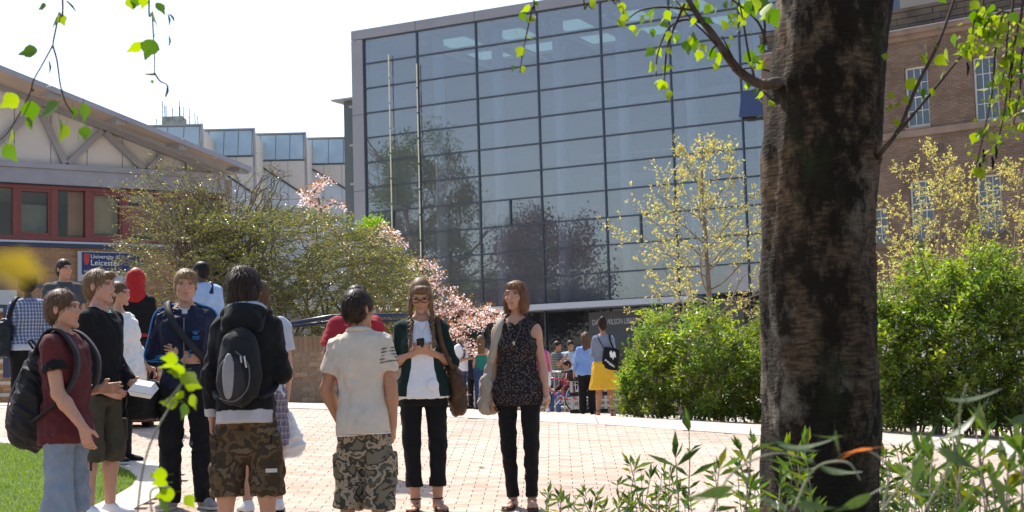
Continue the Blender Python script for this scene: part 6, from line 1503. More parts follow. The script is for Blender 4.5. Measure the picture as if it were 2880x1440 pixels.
        for q in 'RL':
            a, b, c, *_ = s.arm[q]
            if cap_sh: f.cap(n + V3(0, 0, -.006), a + V3(0, 0, .008), .046 * g_ + loose * .4, (.050 * g_ if sleeve > 0 else .036) + loose * .3, .035)
            if sleeve > 0:
                e = a.lerp(b, min(1, sleeve)); f.cap(a, e, sl_r[0] * g_ + loose * .3, (sl_r[0] + (sl_r[1] - sl_r[0]) * min(1, sleeve)) * g_ if sleeve <= 1 else sl_r[0] * g_ * .93, .03, flat=sleeve <= 1)
                if sleeve > 1: w_ = b.lerp(c, sleeve - 1); f.cap(b, w_, sl_r[0] * g_ * .93, sl_r[1] * g_, .02, flat=True); f.el(b, (.06 * g_,) * 3, .02)
        if s.sex == 'f' and bust:
            for sx in (-1, 1): f.el((sx * .072, -.080 - loose * .4, 1.265), (.066, .060, .066), .035, M=s.U)
        if armhole:
            for q in 'RL': a = s.shl[q]; sx = -1 if q == 'R' else 1; f.cap(a + V3(sx * .03, -.2, -.03), a + V3(sx * .03, .2, -.03), armhole, armhole, .015, 's')
        nk = s.neck + V3(0, -.012, .03); up = s.U @ V3(0, 0, 2) - s.U @ V3(0, 0, 1); f.cap(nk - up * .02, nk + up * .2, neck_r, neck_r, .008, 's')
        if vneck: f.cap(nk + V3(0, -.06, -.0) , s.U @ V3(0, -.17, 1.44 - vneck), neck_r * .8, .012, .01, 's')
        if cutn: cutn(f)
        return s.item(name, f, m, amp=amp, hz=hz, h=h)
    def pants(s, name, m, end=.06, r=(.098, .072, .062), amp=.006, waist=1.0, loose=.010, skirt=None, endcuff=0.0, h=None, cutn=None, crotch=None):
        f = Field(); st = [(a, b, c, d + loose, e + loose) for a, b, c, d, e in s.st if .82 < a < waist - .005]; g = lambda i, zz: float(np.interp(zz, [q[0] for q in s.st], [q[i] for q in s.st]))
        st.append((waist, 0, g(2, waist), g(3, waist) + loose, g(4, waist) + loose)); st.append((.80, 0, .012, st[0][3] * .94, st[0][4] * .94)); f.loft(st)
        for sx in (-1, 1): f.el((sx * .075, .06, .885), (.085, .075, .09), .04)
        if crotch: f.el((0, .012, crotch + .10), (.10, .092, .12), .04)
        for q in 'RL':
            a, b, c, yw = s.leg[q]
            if end > b.z: t = (a.z - end) / max(1e-6, (a.z - b.z)); e = a.lerp(b, min(t, 1)); f.cap(a, e, r[0], r[0] + (r[1] - r[0]) * t, .03, flat=True)
            else:
                t = (b.z - end) / max(1e-6, (b.z - c.z)); e = b + (c - b) * t; f.cap(a, b, r[0], r[1], .03); f.cap(b, e, r[1], r[1] + (r[2] - r[1]) * t, .025, flat=True)
                if endcuff: f.cap(e + (b - e).normalized() * endcuff, e, r[2] + .010, r[2] + .012, .004, flat=True)
        if cutn: cutn(f)
        return s.item(name, f, m, amp=amp, wl=(.06, .16), vert=.9, h=h)
    def skirt(s, name, m, end, flare, amp=.012, waist=1.03, n_=2.0, loose=.012):
        g = lambda i, zz: float(np.interp(zz, [q[0] for q in s.st], [q[i] for q in s.st])); f = Field()
        f.loft([(waist, 0, g(2, waist), g(3, waist) + loose, g(4, waist) + loose), (.93, 0, .012, g(3, .93) + loose * 1.6, g(4, .93) + loose * 1.6), ((.93 + end) / 2, 0, .012, g(3, .93) + flare * .55, g(4, .93) + flare * .6), (end, 0, .012, g(3, .93) + flare, g(4, .93) + flare)], n=n_)
        V, F = f.mesh(s.h * 1.2, s.h * 2); V = smooth_mesh(V, F, 1); a = np.arctan2(V[:, 1] - .012, V[:, 0]); k = np.clip((waist - V[:, 2]) / (waist - end), 0, 1); r = np.random.default_rng(s.seed)
        w_ = sum(np.sin(a * n + p + V[:, 2] * q) / 3 for n, p, q in ((7, r.uniform(0, 6), 2), (11, r.uniform(0, 6), -3), (17, r.uniform(0, 6), 2)))
        V[:, 0] += np.cos(a) * w_ * amp * k * 1.4; V[:, 1] += np.sin(a) * w_ * amp * k * 1.4; V = folds(V, F, .005, s.seed)
        return link(name, npmesh(name, V, F, True), m, s.root)
    def shoes(s, m, sole=None, low=True):
        for q in 'RL':
            a, b, c, yw = s.leg[q]; d = V3(math.sin(yw), -math.cos(yw), 0); f = Field(); z0 = c.z - .085; hl = V3(c.x, c.y, z0 + .04) - d * .028; bl = V3(c.x, c.y, z0 + .032) + d * .12
            f.cap(hl, bl, .041, .036, .02); f.cap(V3(c.x, c.y, z0 + .075) - d * .012, hl + V3(0, 0, .01), .040, .042, .02); f.cap(V3(c.x, c.y, z0 + .07) + d * .01, bl, .036, .030, .02); f.el(bl + d * .035, (.042, .042, .026), .02); f.cut((0, 0, z0 + .012), (0, 0, -1))
            so_ = s.item('shoe', f, m, h=.0085 if s.h < .008 else .012, amp=0)
            f = Field(); f.cap(V3(c.x, c.y, z0 + .012) - d * .03, V3(c.x, c.y, z0 + .012) + d * .15, .042, .041, 0); f.cut((0, 0, z0 + .020), (0, 0, 1)); f.cut((0, 0, z0 - .004), (0, 0, -1)); s.item('sole', f, sole or C('pale_sole', (.55, .54, .50)), parent=so_, h=.012, hz=.006, sm=0)
    def sandals(s, m):
        for q in 'RL':
            a, b, c, yw = s.leg[q]; d = V3(math.sin(yw), -math.cos(yw), 0); sx = V3(d.y, -d.x, 0); z0 = c.z - .085; o = V3(c.x, c.y, z0); mb_ = MB(); f = Field(); f.cap(o + V3(0, 0, .004) - d * .03, o + V3(0, 0, .004) + d * .16, .036, .042, 0); f.cut((0, 0, z0 + .008), (0, 0, 1)); f.cut((0, 0, z0 - .010), (0, 0, -1)); sd = s.item('sandal', f, m, h=.006, sm=0)
            def arc(p, w_, h_, r): return [o + d * p + sx * (w_ * math.cos(t)) + V3(0, 0, h_ * math.sin(t)) for t in np.linspace(0, math.pi, 9)]
            for p, w_, h_ in ((.145, .040, .030), (.105, .040, .045), (.06, .038, .062)): mb_.tube(arc(p, w_, h_, 0), .0065, 5)
            mb_.tube([o + d * .145 + sx * .03 + V3(0, 0, .03), o + d * .10 + V3(0, 0, .055), o + d * .05 - sx * .03 + V3(0, 0, .07)], .006, 5)
            mb_.tube([V3(c.x, c.y, c.z + .012) + (d * math.cos(t) + sx * math.sin(t)) * .042 for t in np.linspace(0, 6.283, 13)], .006, 5)
            mb_.build('strap', m, sd, smooth=True)
    # ---- hair
    def hair(s, style=None, extra=None, nst=420, vol=0.0):
        style = style or s.style; f = Field(); M = s.Hm; g = .95 if s.sex == 'f' else 1.0; v = vol
        f.el((0, .020, .034), (.080 * g + v, .101 + v, .093 + v), 0, M=M)
        if style in ('short', 'crop', 'messy', 'fringe'):
            t = .004 if style == 'crop' else .0; f.el((0, .050, -.010), (.070 * g + v - t, .066 + v, .085), .02, M=M)
            f.el((0, -.145, -.055), (.098, .098, .112), .012, 's', M=M)
            for sx in (-1, 1): f.el((sx * .085, -.035, -.055), (.035, .05, .052), .012, 's', M=M); f.el((sx * .086, .012, -.008), (.018, .026, .034), .006, 's', M=M)
            f.cut(s.hp(0, .05, -.088 if style != 'messy' else -.115), s.Hm.to_3x3() @ V3(0, .35, -1))
            if style in ('fringe', 'messy'): f.el((0.012, -.074, .076), (.055, .028, .027), .02, M=M)
            if style == 'messy': f.el((0, .06, -.04), (.066 + v, .058, .085), .02, M=M); f.el((.0, .03, .10), (.05, .06, .035), .03, M=M); f.el((.055, .0, -.02), (.032, .045, .055), .02, M=M); f.el((-.055, .0, -.02), (.032, .045, .055), .02, M=M)
        elif style == 'bob':
            for sx in (-1, 1): f.el((sx * .062, .010, -.040), (.032, .072, .092), .025, M=M)
            f.el((0, .060, -.035), (.070, .052, .095), .025, M=M); f.el((0, -.125, -.065), (.060, .075, .100), .010, 's', M=M); f.el((.01, -.066, .074), (.058, .030, .030), .02, M=M); f.cut(s.hp(0, 0, -.115), s.Hm.to_3x3() @ V3(0, .15, -1))
        elif style in ('braids', 'long', 'bun', 'up'):
            f.el((0, .055, -.02), (.066, .058, .08), .025, M=M); f.el((0, -.130, -.055), (.072, .085, .098), .012, 's', M=M); f.el((.018, -.068, .074), (.054, .026, .028), .02, M=M)
            if style == 'long':
                f.loft([(-.30, 0, .075, .07, .03), (-.18, 0, .075, .085, .045), (-.05, 0, .06, .085, .06), (.05, 0, .03, .08, .08)], .03, M=M)
                for sx in (-1, 1): f.el((sx * .06, .03, -.06), (.035, .05, .10), .03, M=M)
            if style in ('bun', 'up'): f.el((0, .085, .095), (.052, .048, .045), .02, M=M)
            if style == 'braids':
                for sx in (-1, 1): f.el((sx * .064, .0, -.03), (.024, .05, .06), .02, M=M)
        if extra: extra(f, s)
        ctr = s.Hm @ V3(0, .01, -.01); V, F = f.mesh(.0065 if s.h < .008 else .011); V = smooth_mesh(V, F, 1); N = vnormals(V, F); r = np.random.default_rng(s.seed); rs = random.Random(s.seed)
        Rm = np.array(s.Hm.to_3x3()); dn = Rm @ np.array([0, .25 if style in ('short', 'crop') else .1, -1.0]); fl = unit(dn - N * (N @ dn)[:, None] + 1e-6); Bn = np.cross(N, fl)
        # strand relief running along the flow
        cr = np.array(s.hp(0, .05, .12)); az = np.arctan2((V - cr) @ (Rm @ np.array([0, 1, 0])), (V - cr) @ (Rm @ np.array([1, 0, 0]))); h_ = sum(np.sin(az * n + p + (V @ (Rm @ np.array([0, 0, 1]))) * q) for n, p, q in ((19, 1, 25), (31, 2, -30), (47, 4, 18))) / 3
        V = V + N * (h_ * (.0022 if style != 'crop' else .001) )[:, None]; T = 1 + .25 * h_[:, None] * np.ones((1, 3))
        ob = link('hair', npmesh('hair', V, F, True, T), s.hairm, s.root)
        # loose locks lying over the surface
        ln = {'crop': (.006, .011), 'short': (.022, .045), 'fringe': (.03, .055), 'messy': (.035, .07), 'bob': (.04, .08), 'long': (.05, .1)}.get(style, (.03, .06)); ids = r.integers(0, len(V), nst); sv, sf, stn = [], [], []
        for i in ids:
            p = V[i]; L = rs.uniform(*ln); lift = rs.uniform(.0, .016) if style != 'messy' else rs.uniform(.0, .020); lift = 0 if style == 'crop' else lift * (.35 if style in ('braids', 'bob', 'long') else 1); d = fl[i] + Bn[i] * rs.gauss(0, .26) + N[i] * (.12 if style == 'crop' else rs.uniform(-.02, .08 if style in ('braids', 'bob', 'long') else .30)); d = d / np.linalg.norm(d); wv = Bn[i] * rs.uniform(.0009, .0022); o = len(sv)
            q1 = p + d * L * .5 + N[i] * lift * .8; q2 = p + d * L + N[i] * (lift * .5 - (.003 if style != 'crop' else 0)); b0 = p + N[i] * .001
            sv += [b0 - wv, b0 + wv, q1 - wv * .8, q1 + wv * .8, q2, q2 + wv * .1]; sf += [(o, o + 1, o + 3, o + 2), (o + 2, o + 3, o + 5, o + 4)]; k = rs.uniform(.7, 1.7); stn += [(k, k, k)] * 6
        stuff(link('lock', npmesh('lock', np.array(sv), np.array(sf), True, np.array(stn)), s.hairm, ob)); return ob
    def attach(s, name, label, cat, anchor, group=None):
        """a top-level carried thing whose meshes are given in this person's local frame"""
        a = Vector(anchor); M = Matrix.LocRotScale(s.root.location, s.root.rotation_euler, s.root.scale); t = thing(name, label, cat, M @ a, s.root.rotation_euler.z, group); t.scale = s.root.scale; t['_a'] = tuple(a); return t
    def carry(s, t, name, f, m, h=None, amp=0.0, parent=None, hz=None, sm=1, wl=(.07, .2)):
        h = h or s.h * 1.5; V, F = f.mesh(h, hz or h); V = smooth_mesh(V, F, sm)
        if amp: V = folds(V, F, amp, s.seed + 3, wl)
        return link(name, npmesh(name, V - np.array(t['_a']), F, True), m, parent or t)
    def carry_mb(s, t, name, mb_, m, parent=None, smooth=True):
        a = Vector(t['_a']); mb_.v = [tuple(Vector(p) - a) for p in mb_.v]; return mb_.build(name, m, parent or t, smooth=smooth)
def ribbon(mb_, pts, width, thick, side):
    """flat strap along a path; side: direction across the strap (constant) """
    pts = [Vector(p) for p in pts]; rows = []
    for i, p in enumerate(pts):
        d = (pts[min(i + 1, len(pts) - 1)] - pts[max(i - 1, 0)]).normalized(); sd = Vector(side); sd = (sd - d * sd.dot(d)).normalized(); n = sd.cross(d); rows.append([p - sd * width / 2 - n * thick / 2, p + sd * width / 2 - n * thick / 2, p + sd * width / 2 + n * thick / 2, p - sd * width / 2 + n * thick / 2])
    V = [q for r in rows for q in r]; F = []
    for i in range(len(rows) - 1):
        for j in range(4): a = i * 4 + j; b = i * 4 + (j + 1) % 4; F.append((a, b, b + 4, a + 4))
    F += [(3, 2, 1, 0), tuple(len(V) - 4 + j for j in range(4))]; mb_.add(V, F)
def spline(pts, n=6):
    pts = [Vector(p) for p in pts]; q = []
    for i in range(len(pts) - 1):
        a, b, c, d = pts[max(i - 1, 0)], pts[i], pts[i + 1], pts[min(i + 2, len(pts) - 1)]
        for k in range(n): t = k / n; q.append(.5 * ((2 * b) + (c - a) * t + (2 * a - 5 * b + 4 * c - d) * t * t + (3 * b - a - 3 * c + d) * t ** 3))
    return q + [pts[-1]]
# ================================================================== THE PEOPLE
M_white = C('white_cotton', (.72, .72, .73), .04); M_black = C('black_cotton', (.008, .008, .009), .2); M_blackd = C('black_denim', (.010, .010, .013), .3, .85)
M_bag = C('black_nylon', (.010, .010, .011), .3, .6, .0012); M_strap = C('black_webbing', (.02, .02, .022), .2, .6)
M_wsole = C('pale_sole', (.55, .54, .50)); M_brownleather = C('brown_leather', (.075, .038, .020), .3, .45)
BACK = {}
def straps(P, t, m, y=.13, w=.055, x=.125, sides='RL', low=.95):
    for q in sides:
        sx = -1 if q == 'R' else 1; U = P.U; mb_ = MB(); ch = .135 if P.sex == 'm' else .115
        pts = [U @ V3(sx * x * .8, y + .02, 1.36), U @ V3(sx * x * .9, y * .55, 1.485), U @ V3(sx * x, .0, 1.515), U @ V3(sx * x * 1.05, -.085, 1.455), U @ V3(sx * x * 1.12, -ch - .012, 1.34), U @ V3(sx * x * 1.22, -ch + .0, 1.2), U @ V3(sx * x * 1.38, -.055, 1.08), U @ V3(sx * x * 1.35, .06, 1.0), U @ V3(sx * x, y + .03, low)]
        ribbon(mb_, spline(pts, 5), w, .012, (1, 0, 0)); P.carry_mb(t, 'strap', mb_, m)
# ---- 1 man in maroon T-shirt, profile
P = Person('man in maroon T-shirt and rolled jeans holding out an open hand at the left', 208, 9.0, 815, 80, 'm', 'fair', 'brown', 'short', (2, 0, 0), arms={'R': ((-.10, -.22, -1), (.02, -.62, -.80), (.0, -.30, -1), None or (1, 0, 0), .45), 'L': ((.16, .30, -.95), (-.22, -1, .06), (-.12, -1, .02), (-1, 0, -.15), .10)}, girth=.96, h=.0062, lean=(-2, 0, 0))
P.body(); P.hair(nst=900)
P.top('t_shirt', fabric('maroon_jersey', (.085, .018, .020), .15), hem=.80, hemw=(.194, .160), loose=.020, sleeve=.52, sl_r=(.066, .075), amp=.009, neck_r=.066)
for q in 'RL': f = Field(); a, b, *_ = P.arm[q]; e = a.lerp(b, .53); f.cap(e + (a - e) * .11, e, .0785, .0785, 0, flat=True); P.item('sleeve_band', f, M_black, sm=0)
P.pants('rolled_jeans', denim('pale_denim', (.20, .245, .30), .5), end=.37, r=(.092, .088, .092), amp=.013, waist=.87, loose=.0, endcuff=.05)
P.shoes(C('grey_canvas', (.2, .2, .2)))
t = P.attach('backpack', 'large black mesh backpack hanging low on the back of the man in maroon', 'backpack', (0, .22, 1.0)); f = Field()
f.el((0, .225, .98), (.165, .150, .215), .0, M=P.U); f.el((0, .20, 1.16), (.140, .110, .20), .08, M=P.U); f.el((0, .155, 1.33), (.085, .06, .10), .08, M=P.U); f.el((0, .30, .93), (.12, .10, .13), .05, M=P.U)
P.carry(t, 'main_bag', f, node_fabric('black_mesh', lambda n, l, s: mixc(n, l, stripef(n, l, fmath(n, l, 'ADD', sepxyz(n, l, s)[2], fmath(n, l, 'MULTIPLY', sepxyz(n, l, s)[1], .8)), .016, .5), mixc(n, l, stripef(n, l, fmath(n, l, 'SUBTRACT', sepxyz(n, l, s)[2], fmath(n, l, 'MULTIPLY', sepxyz(n, l, s)[1], .8)), .016, .5), (.008, .008, .009), (.030, .026, .026)), (.010, .010, .011)), .6), amp=.012, wl=(.06, .16)); straps(P, t, M_strap, .14, .06)
mb_ = MB(); mb_.tube(spline([P.U @ V3(-.02, .20, 1.40), P.U @ V3(-.03, .235, 1.46), P.U @ V3(.03, .235, 1.46), P.U @ V3(.02, .20, 1.40)]), .008, 6); P.carry_mb(t, 'grab_loop', mb_, M_strap)
mb_ = MB(); mb_.tube(spline([P.U @ V3(-.11, .24, 1.28), P.U @ V3(-.155, .30, 1.12), P.U @ V3(-.15, .34, .95)]), .006, 5); P.carry_mb(t, 'zip', mb_, C('grey_zip', (.12, .12, .13), .1, .4))
# ---- 2 man in black cardigan with the white box
P = Person('man in black cardigan and olive cargo shorts holding a white food box', 298, 10.7, 758, 72, 'm', 'pink', 'light', 'fringe', (6, 2, 0), arms={'R': ((-.10, .06, -1), (.14, -.62, -.80), (.2, -.9, -.3), (1, 0, 0), .5), 'L': ((.12, .0, -1), (-.30, -.75, -.66), (-.3, -.95, -.2), (-1, 0, 0), .6)}, legs={'R': ((-.02, .02, -1), (-.01, .03, -1), 6), 'L': ((.02, -.10, -1), (.01, .06, -1), 6)}, girth=.93, shl=.92)
P.body(); P.hair(nst=560)
P.top('mint_t_shirt', C('mint_cotton', (.25, .46, .40)), hem=.93, loose=.003, sleeve=0, amp=.0, neck_r=.062)
def openf(f): f.cap(P.U @ V3(.0, -.19, 1.48), P.U @ V3(.02, -.22, .8), .05, .085, .02, 's')
P.top('cardigan', M_black, hem=.855, hemw=(.186, .142), loose=.018, sleeve=1.92, sl_r=(.066, .042), amp=.008, neck_r=.078, cutn=openf)
M_olive = fabric('olive_drill', (.062, .058, .040), .15)
P.pants('cargo_shorts', M_olive, end=.40, r=(.086, .092, .092), amp=.009, waist=.98, loose=.014)
for sx in (-1, 1): f = Field(); a, b, *_ = P.leg['R' if sx < 0 else 'L']; q = a.lerp(b, .72); f.box((q.x + sx * .092, q.y, q.z), (.022, .075, .085), .012); P.item('cargo_pocket', f, M_olive)
mb_ = MB()
for k in (.02, -.05): a = P.leg['R'][1]; mb_.bar((a.x - .10, a.y + k - .02, .405), (a.x - .10, a.y + k - .02, .34), .018, .004)
mb_.build('hem_tab', M_strap, P.root)
P.shoes(M_white)
t = P.attach('food_box', 'white folded food box held at the waist of the man in black cardigan', 'box', P.U @ V3(-.02, -.36, .895)); Mx = Matrix.Translation(P.U @ V3(-.02, -.36, .895)) @ Euler((R(12), R(-14), R(20))).to_matrix().to_4x4()
m_ = MB(); cs = [(-.075, -.07, -.035), (.075, -.07, -.035), (.075, .07, -.035), (-.075, .07, -.035), (-.095, -.09, .0), (.095, -.09, .0), (.095, .09, .0), (-.095, .09, .0)]; m_.hexa([Mx @ Vector(c) for c in cs]); P.carry_mb(t, 'tray', m_, M_white, smooth=False)
m_ = MB(); cs = [(-.096, -.091, .003), (.096, -.091, .003), (.096, .091, .003), (-.096, .091, .003), (-.07, -.06, .05), (.07, -.06, .05), (.07, .06, .05), (-.07, .06, .05)]; m_.hexa([Mx @ Vector(c) for c in cs]); P.carry_mb(t, 'lid', m_, M_white, smooth=False)
# ---- 3 man in navy tracksuit top
P = Person('fair haired man in navy tracksuit top with blue sleeve stripes facing the camera', 536, 11.05, 757, 8, 'm', 'fair', 'sandy', 'fringe', (6, 0, 0), arms={'R': ((-.26, .10, -1), (.84, -.58, -.10), (.9, -.3, .05), (0, 1, 0), .5), 'L': ((.24, .10, -1), (-.82, -.60, .10), (-.95, -.1, .25), (0, 1, 0), .12)}, legs={'R': ((-.06, -.02, -1), (-.02, .03, -1), 22), 'L': ((.06, -.03, -1), (.03, .02, -1), 26)}, h=.0056, shl=.90, girth=.95)
P.body(); P.hair(nst=620)
M_trk = fabric('navy_jersey', (.007, .011, .030), .2, .6); M_stp = C('blue_stripe', (.03, .15, .36), .05)
P.top('shirt', C('white_check', (.55, .55, .52), .1), hem=1.2, loose=.006, sleeve=0, amp=.002, neck_r=.058)
P.top('tracksuit_top', M_trk, hem=.885, hemw=(.178, .146), loose=.018, sleeve=1.93, sl_r=(.065, .046), amp=.010, neck_r=.060, vneck=.05, bulk=.012)
f = Field(); n = P.neck     # rolled hood collar
pts = [P.U @ V3(.092 * math.cos(a), .010 + .082 * math.sin(a), 1.475 + .035 * math.sin(a)) for a in np.linspace(R(-62), R(242), 15)]; f.path(pts, [.026] * 15, .01); P.item('hood', f, M_trk, amp=.004)
for q in 'RL':
    a, b, c, *_ = P.arm[q]; sx = -1 if q == 'R' else 1
    for k in (-.022, 0, .022):
        m_ = MB(); o1 = V3(sx * .08, k, .03); pts = [P.U @ V3(sx * .085, k * .6, 1.505), a + V3(sx * .058, k, .045), a.lerp(b, .5) + V3(sx * .074, k * 1.1 - .01, .0), b + V3(sx * .064, k - .02, -.01)]
        d = (c - b).normalized(); low = d.cross(V3(0, 1, 0)).normalized() if q == 'R' else d.cross(V3(0, -1, 0)).normalized()
        o_ = V3(0, -.062, -.012 + k); pts += [b.lerp(c, .3) + V3(0, -.066, k - .005), b.lerp(c, .9) + V3(0, -.050, k - .004)]; m_.tube(spline(pts, 5), .0075, 5); m_.build('sleeve_stripe', M_stp, P.root, smooth=True)
m_ = MB(); c0 = P.U @ V3(.085, -.168, 1.27)
for k in range(3):      # small leaf-like chest mark
    a = R(-38 + 38 * k); m_.prism([c0 + V3(math.sin(a - .30) * .018, 0, math.cos(a - .3) * .018), c0 + V3(math.sin(a) * .046, 0, math.cos(a) * .046), c0 + V3(math.sin(a + .30) * .018, 0, math.cos(a + .3) * .018), c0], (0, .004, 0))
for k in range(3): m_.box(c0.x - .026, c0.x + .026, c0.y, c0.y + .004, c0.z - .014 - .010 * k, c0.z - .009 - .010 * k)
m_.build('chest_mark', M_stp, P.root)
m_ = MB(); m_.tube([P.U @ V3(0, -.152, 1.40), P.U @ V3(0, -.176, 1.25), P.U @ V3(0, -.165, 1.05), P.U @ V3(0, -.165, .92)], .005, 5); m_.build('zip', C('grey_zip', (.12, .12, .13), .1, .4), P.root)
P.pants('jeans', M_blackd, end=.045, r=(.102, .082, .078), amp=.010, waist=.99)
P.shoes(C('grey_white_trainer', (.30, .29, .28), .4), M_wsole)
M_here = None; t = P.attach('messenger_bag', 'black messenger bag hanging at the hip of the man in navy tracksuit top', 'bag', (-.29, -.02, .80)); f = Field(); Mx = Matrix.Translation((-.285, -.02, .80)) @ Euler((0, R(4), R(-18))).to_matrix().to_4x4()
f.box((0, 0, 0), (.075, .17, .145), .03, M=Mx); P.carry(t, 'main_bag', f, M_bag, amp=.006); f = Field(); f.box((-.03, 0, .04), (.055, .172, .115), .02, M=Mx); P.carry(t, 'flap', f, M_bag, amp=.004); m_ = MB(); m_.tube(spline([(-.27, -.12, .93), (-.245, -.06, 1.0), (-.245, .04, 1.0), (-.27, .10, .93)]), .010, 6); P.carry_mb(t, 'grab_handle', m_, M_strap)
m_ = MB(); q = P.U @ V3(-.10, -.168, 1.42); ribbon(m_, spline([P.U @ V3(-.125, .10, 1.44), P.U @ V3(-.13, .0, 1.53), P.U @ V3(-.12, -.11, 1.46), P.U @ V3(-.06, -.178, 1.34), P.U @ V3(.05, -.192, 1.20), P.U @ V3(.15, -.13, 1.08), P.U @ V3(.19, 0, 1.04), P.U @ V3(.12, .14, 1.12), P.U @ V3(-.02, .165, 1.28), P.U @ V3(-.11, .125, 1.40)], 5), .05, .008, (1, 0, .5)); P.carry_mb(t, 'strap', m_, M_strap)
# ---- 4 man in black hoodie from behind
P = Person('dark haired man in black hoodie and brown camouflage shorts seen from behind', 708, 9.5, 757, 178, 'm', 'fair', 'dark', 'messy', (-24, 2, 3), arms={'L': ((.20, .10, -1), (.04, -.12, -1), (0, -.12, -1), (-1, 0, 0), .6), 'R': ((-.22, .02, -1), (.10, -1, .1), (.3, -1, .2), (1, 0, 0), .5)}, legs={'R': ((-.08, -.02, -1), (-.03, .03, -1), 14), 'L': ((.08, -.02, -1), (.03, .02, -1), 14)}, lean=(5, 0, 0), shl=.88, girth=.92)
P.body(); P.hair(nst=1100, vol=.014)
P.top('grey_t_shirt', C('grey_marl', (.42, .42, .44)), hem=.80, hemw=(.180, .150), loose=.004, sleeve=0, amp=.002, neck_r=.062)
P.top('hoodie', M_black, hem=.875, hemw=(.183, .150), loose=.022, sleeve=1.80, sl_r=(.066, .052), amp=.010, neck_r=.070, bulk=.012)
f = Field(); pts = [P.U @ V3(.125 * math.cos(a), .035 + .085 * math.sin(a), 1.475 + .035 * math.sin(a)) for a in np.linspace(R(-25), R(205), 13)]; f.path(pts, [.034] * 13, .01); f.el((0, .145, 1.42), (.13, .055, .085), .05, M=P.U); P.item('hood', f, M_black, amp=.008)
f = Field(); pts = [P.U @ V3(.108 * math.cos(a), .030 + .070 * math.sin(a), 1.508 + .028 * math.sin(a)) for a in np.linspace(R(-20), R(200), 13)]; f.path(pts, [.026] * 13, .01); P.item('hood_lining', f, C('pale_grey_fleece', (.45, .48, .54)), amp=.006)
for q in 'RL': f = Field(); a, b, c, *_ = P.arm[q]; f.cap(b.lerp(c, .82), b.lerp(c, .98), .050, .046, 0, flat=True); P.item('cuff', f, C('grey_marl', (.42, .42, .44)), sm=1)
M_cam1 = camo('brown_camouflage', [(.055, .036, .020), (.105, .070, .036), (.045, .033, .020), (.13, .095, .055)], 7)
P.pants('cargo_shorts', M_cam1, end=.36, r=(.086, .108, .108), crotch=.58, amp=.010, waist=.90, loose=.002); 
for q, sx in (('R', -1), ('L', 1)): f = Field(); a, b, *_ = P.leg[q]; c = a.lerp(b, .62); f.box((c.x + sx * .080, c.y + .01, c.z), (.024, .075, .09), .014); P.item('cargo_pocket', f, M_cam1, amp=.006)
m_ = MB(); a, b, *_ = P.leg['R']; c = a.lerp(b, .95); m_.box(c.x - .09, c.x - .02, c.y + .112, c.y + .122, c.z - .012, c.z + .012); m_.build('label_patch', C('pale_patch', (.5, .48, .42)), P.root)
m_ = MB(); a, b, c, *_ = P.arm['L']; m_.tube([c + V3(.034 * math.cos(x), .034 * math.sin(x), .012) for x in np.linspace(0, 6.283, 14)], .008, 5, False); m_.build('wristband', M_black, P.root, smooth=True)
P.shoes(M_white)
t = P.attach('backpack', 'black backpack with pale grey panel worn by the man in black hoodie', 'backpack', (0, .22, 1.1)); f = Field()
f.el((0, .200, 1.06), (.138, .095, .17), 0, M=P.U); f.el((0, .190, 1.23), (.120, .080, .155), .08, M=P.U); P.carry(t, 'main_bag', f, M_bag, amp=.008)
f = Field(); f.el((.030, .268, 1.05), (.094, .045, .155), 0, M=P.U); P.carry(t, 'front_pocket', f, C('charcoal_nylon', (.028, .024, .026), .2, .6), amp=.006)
f = Field(); f.el((.042, .296, 1.07), (.042, .026, .145), 0, M=P.U); P.carry(t, 'grey_panel', f, C('pale_grey_nylon', (.26, .25, .25), .1, .6), amp=.003); straps(P, t, M_strap, .13, .06)
m_ = MB(); m_.tube(spline([P.U @ V3(-.052, .29, 1.19), P.U @ V3(-.060, .312, 1.16), P.U @ V3(-.068, .308, 1.12)]), .006, 5); m_.tube(spline([P.U @ V3(-.03, .30, 1.19), P.U @ V3(-.04, .316, 1.15)]), .005, 5); P.carry_mb(t, 'zip_pull', m_, C('pale_zip', (.5, .48, .4), .1, .4)); m_ = MB(); m_.tube(spline([P.U @ V3(.10, .27, .94), P.U @ V3(.0, .31, .92), P.U @ V3(-.075, .295, 1.0), P.U @ V3(-.075, .29, 1.14), P.U @ V3(.0, .295, 1.22)]), .004, 5); P.carry_mb(t, 'zip', m_, C('grey_zip', (.12, .12, .13), .1, .4))
# ---- 5 man mostly hidden behind the hoodie
P = Person('man in pale grey T-shirt and check shorts half hidden behind the man in black hoodie', 742, 10.9, 790, 200, 'm', 'pink', 'brown', 'short', (0, 0, 0), arms={'R': ((-.14, .0, -1), (.0, -.30, -1), (0, -.2, -1), (1, 0, 0), 1.0)}, legs={'R': ((-.07, 0, -1), (-.02, .04, -1), 14)})
P.body(); P.hair(nst=200)
P.top('t_shirt', C('pale_grey_cotton', (.46, .48, .53)), hem=.87, loose=.022, sleeve=.62, sl_r=(.075, .082), amp=.010, neck_r=.064)
P.pants('check_shorts', plaid('grey_check', (.20, .18, .22), (.10, .09, .14), (.32, .30, .33), .05), end=.50, r=(.112, .105, .108), amp=.009, waist=.98, loose=.014); P.shoes(M_white, M_black)
t = P.attach('white_carrier_bag', 'white carrier bag in the hand of the man behind the black hoodie', 'bag', (-.27, -.06, .62)); f = Field(); c = P.arm['R'][2] + P.arm['R'][3] * .09; Mx = Matrix.Translation((c.x - .02, c.y - .02, c.z - .20)); f.loft([(-.16, 0, 0, .10, .085), (-.10, 0, 0, .125, .10), (.02, .01, 0, .115, .09), (.12, .01, 0, .07, .06), (.20, .0, 0, .022, .022)], 0, M=Mx, n=3.2); P.carry(t, 'sack', f, M_white, amp=.012, wl=(.05, .16))
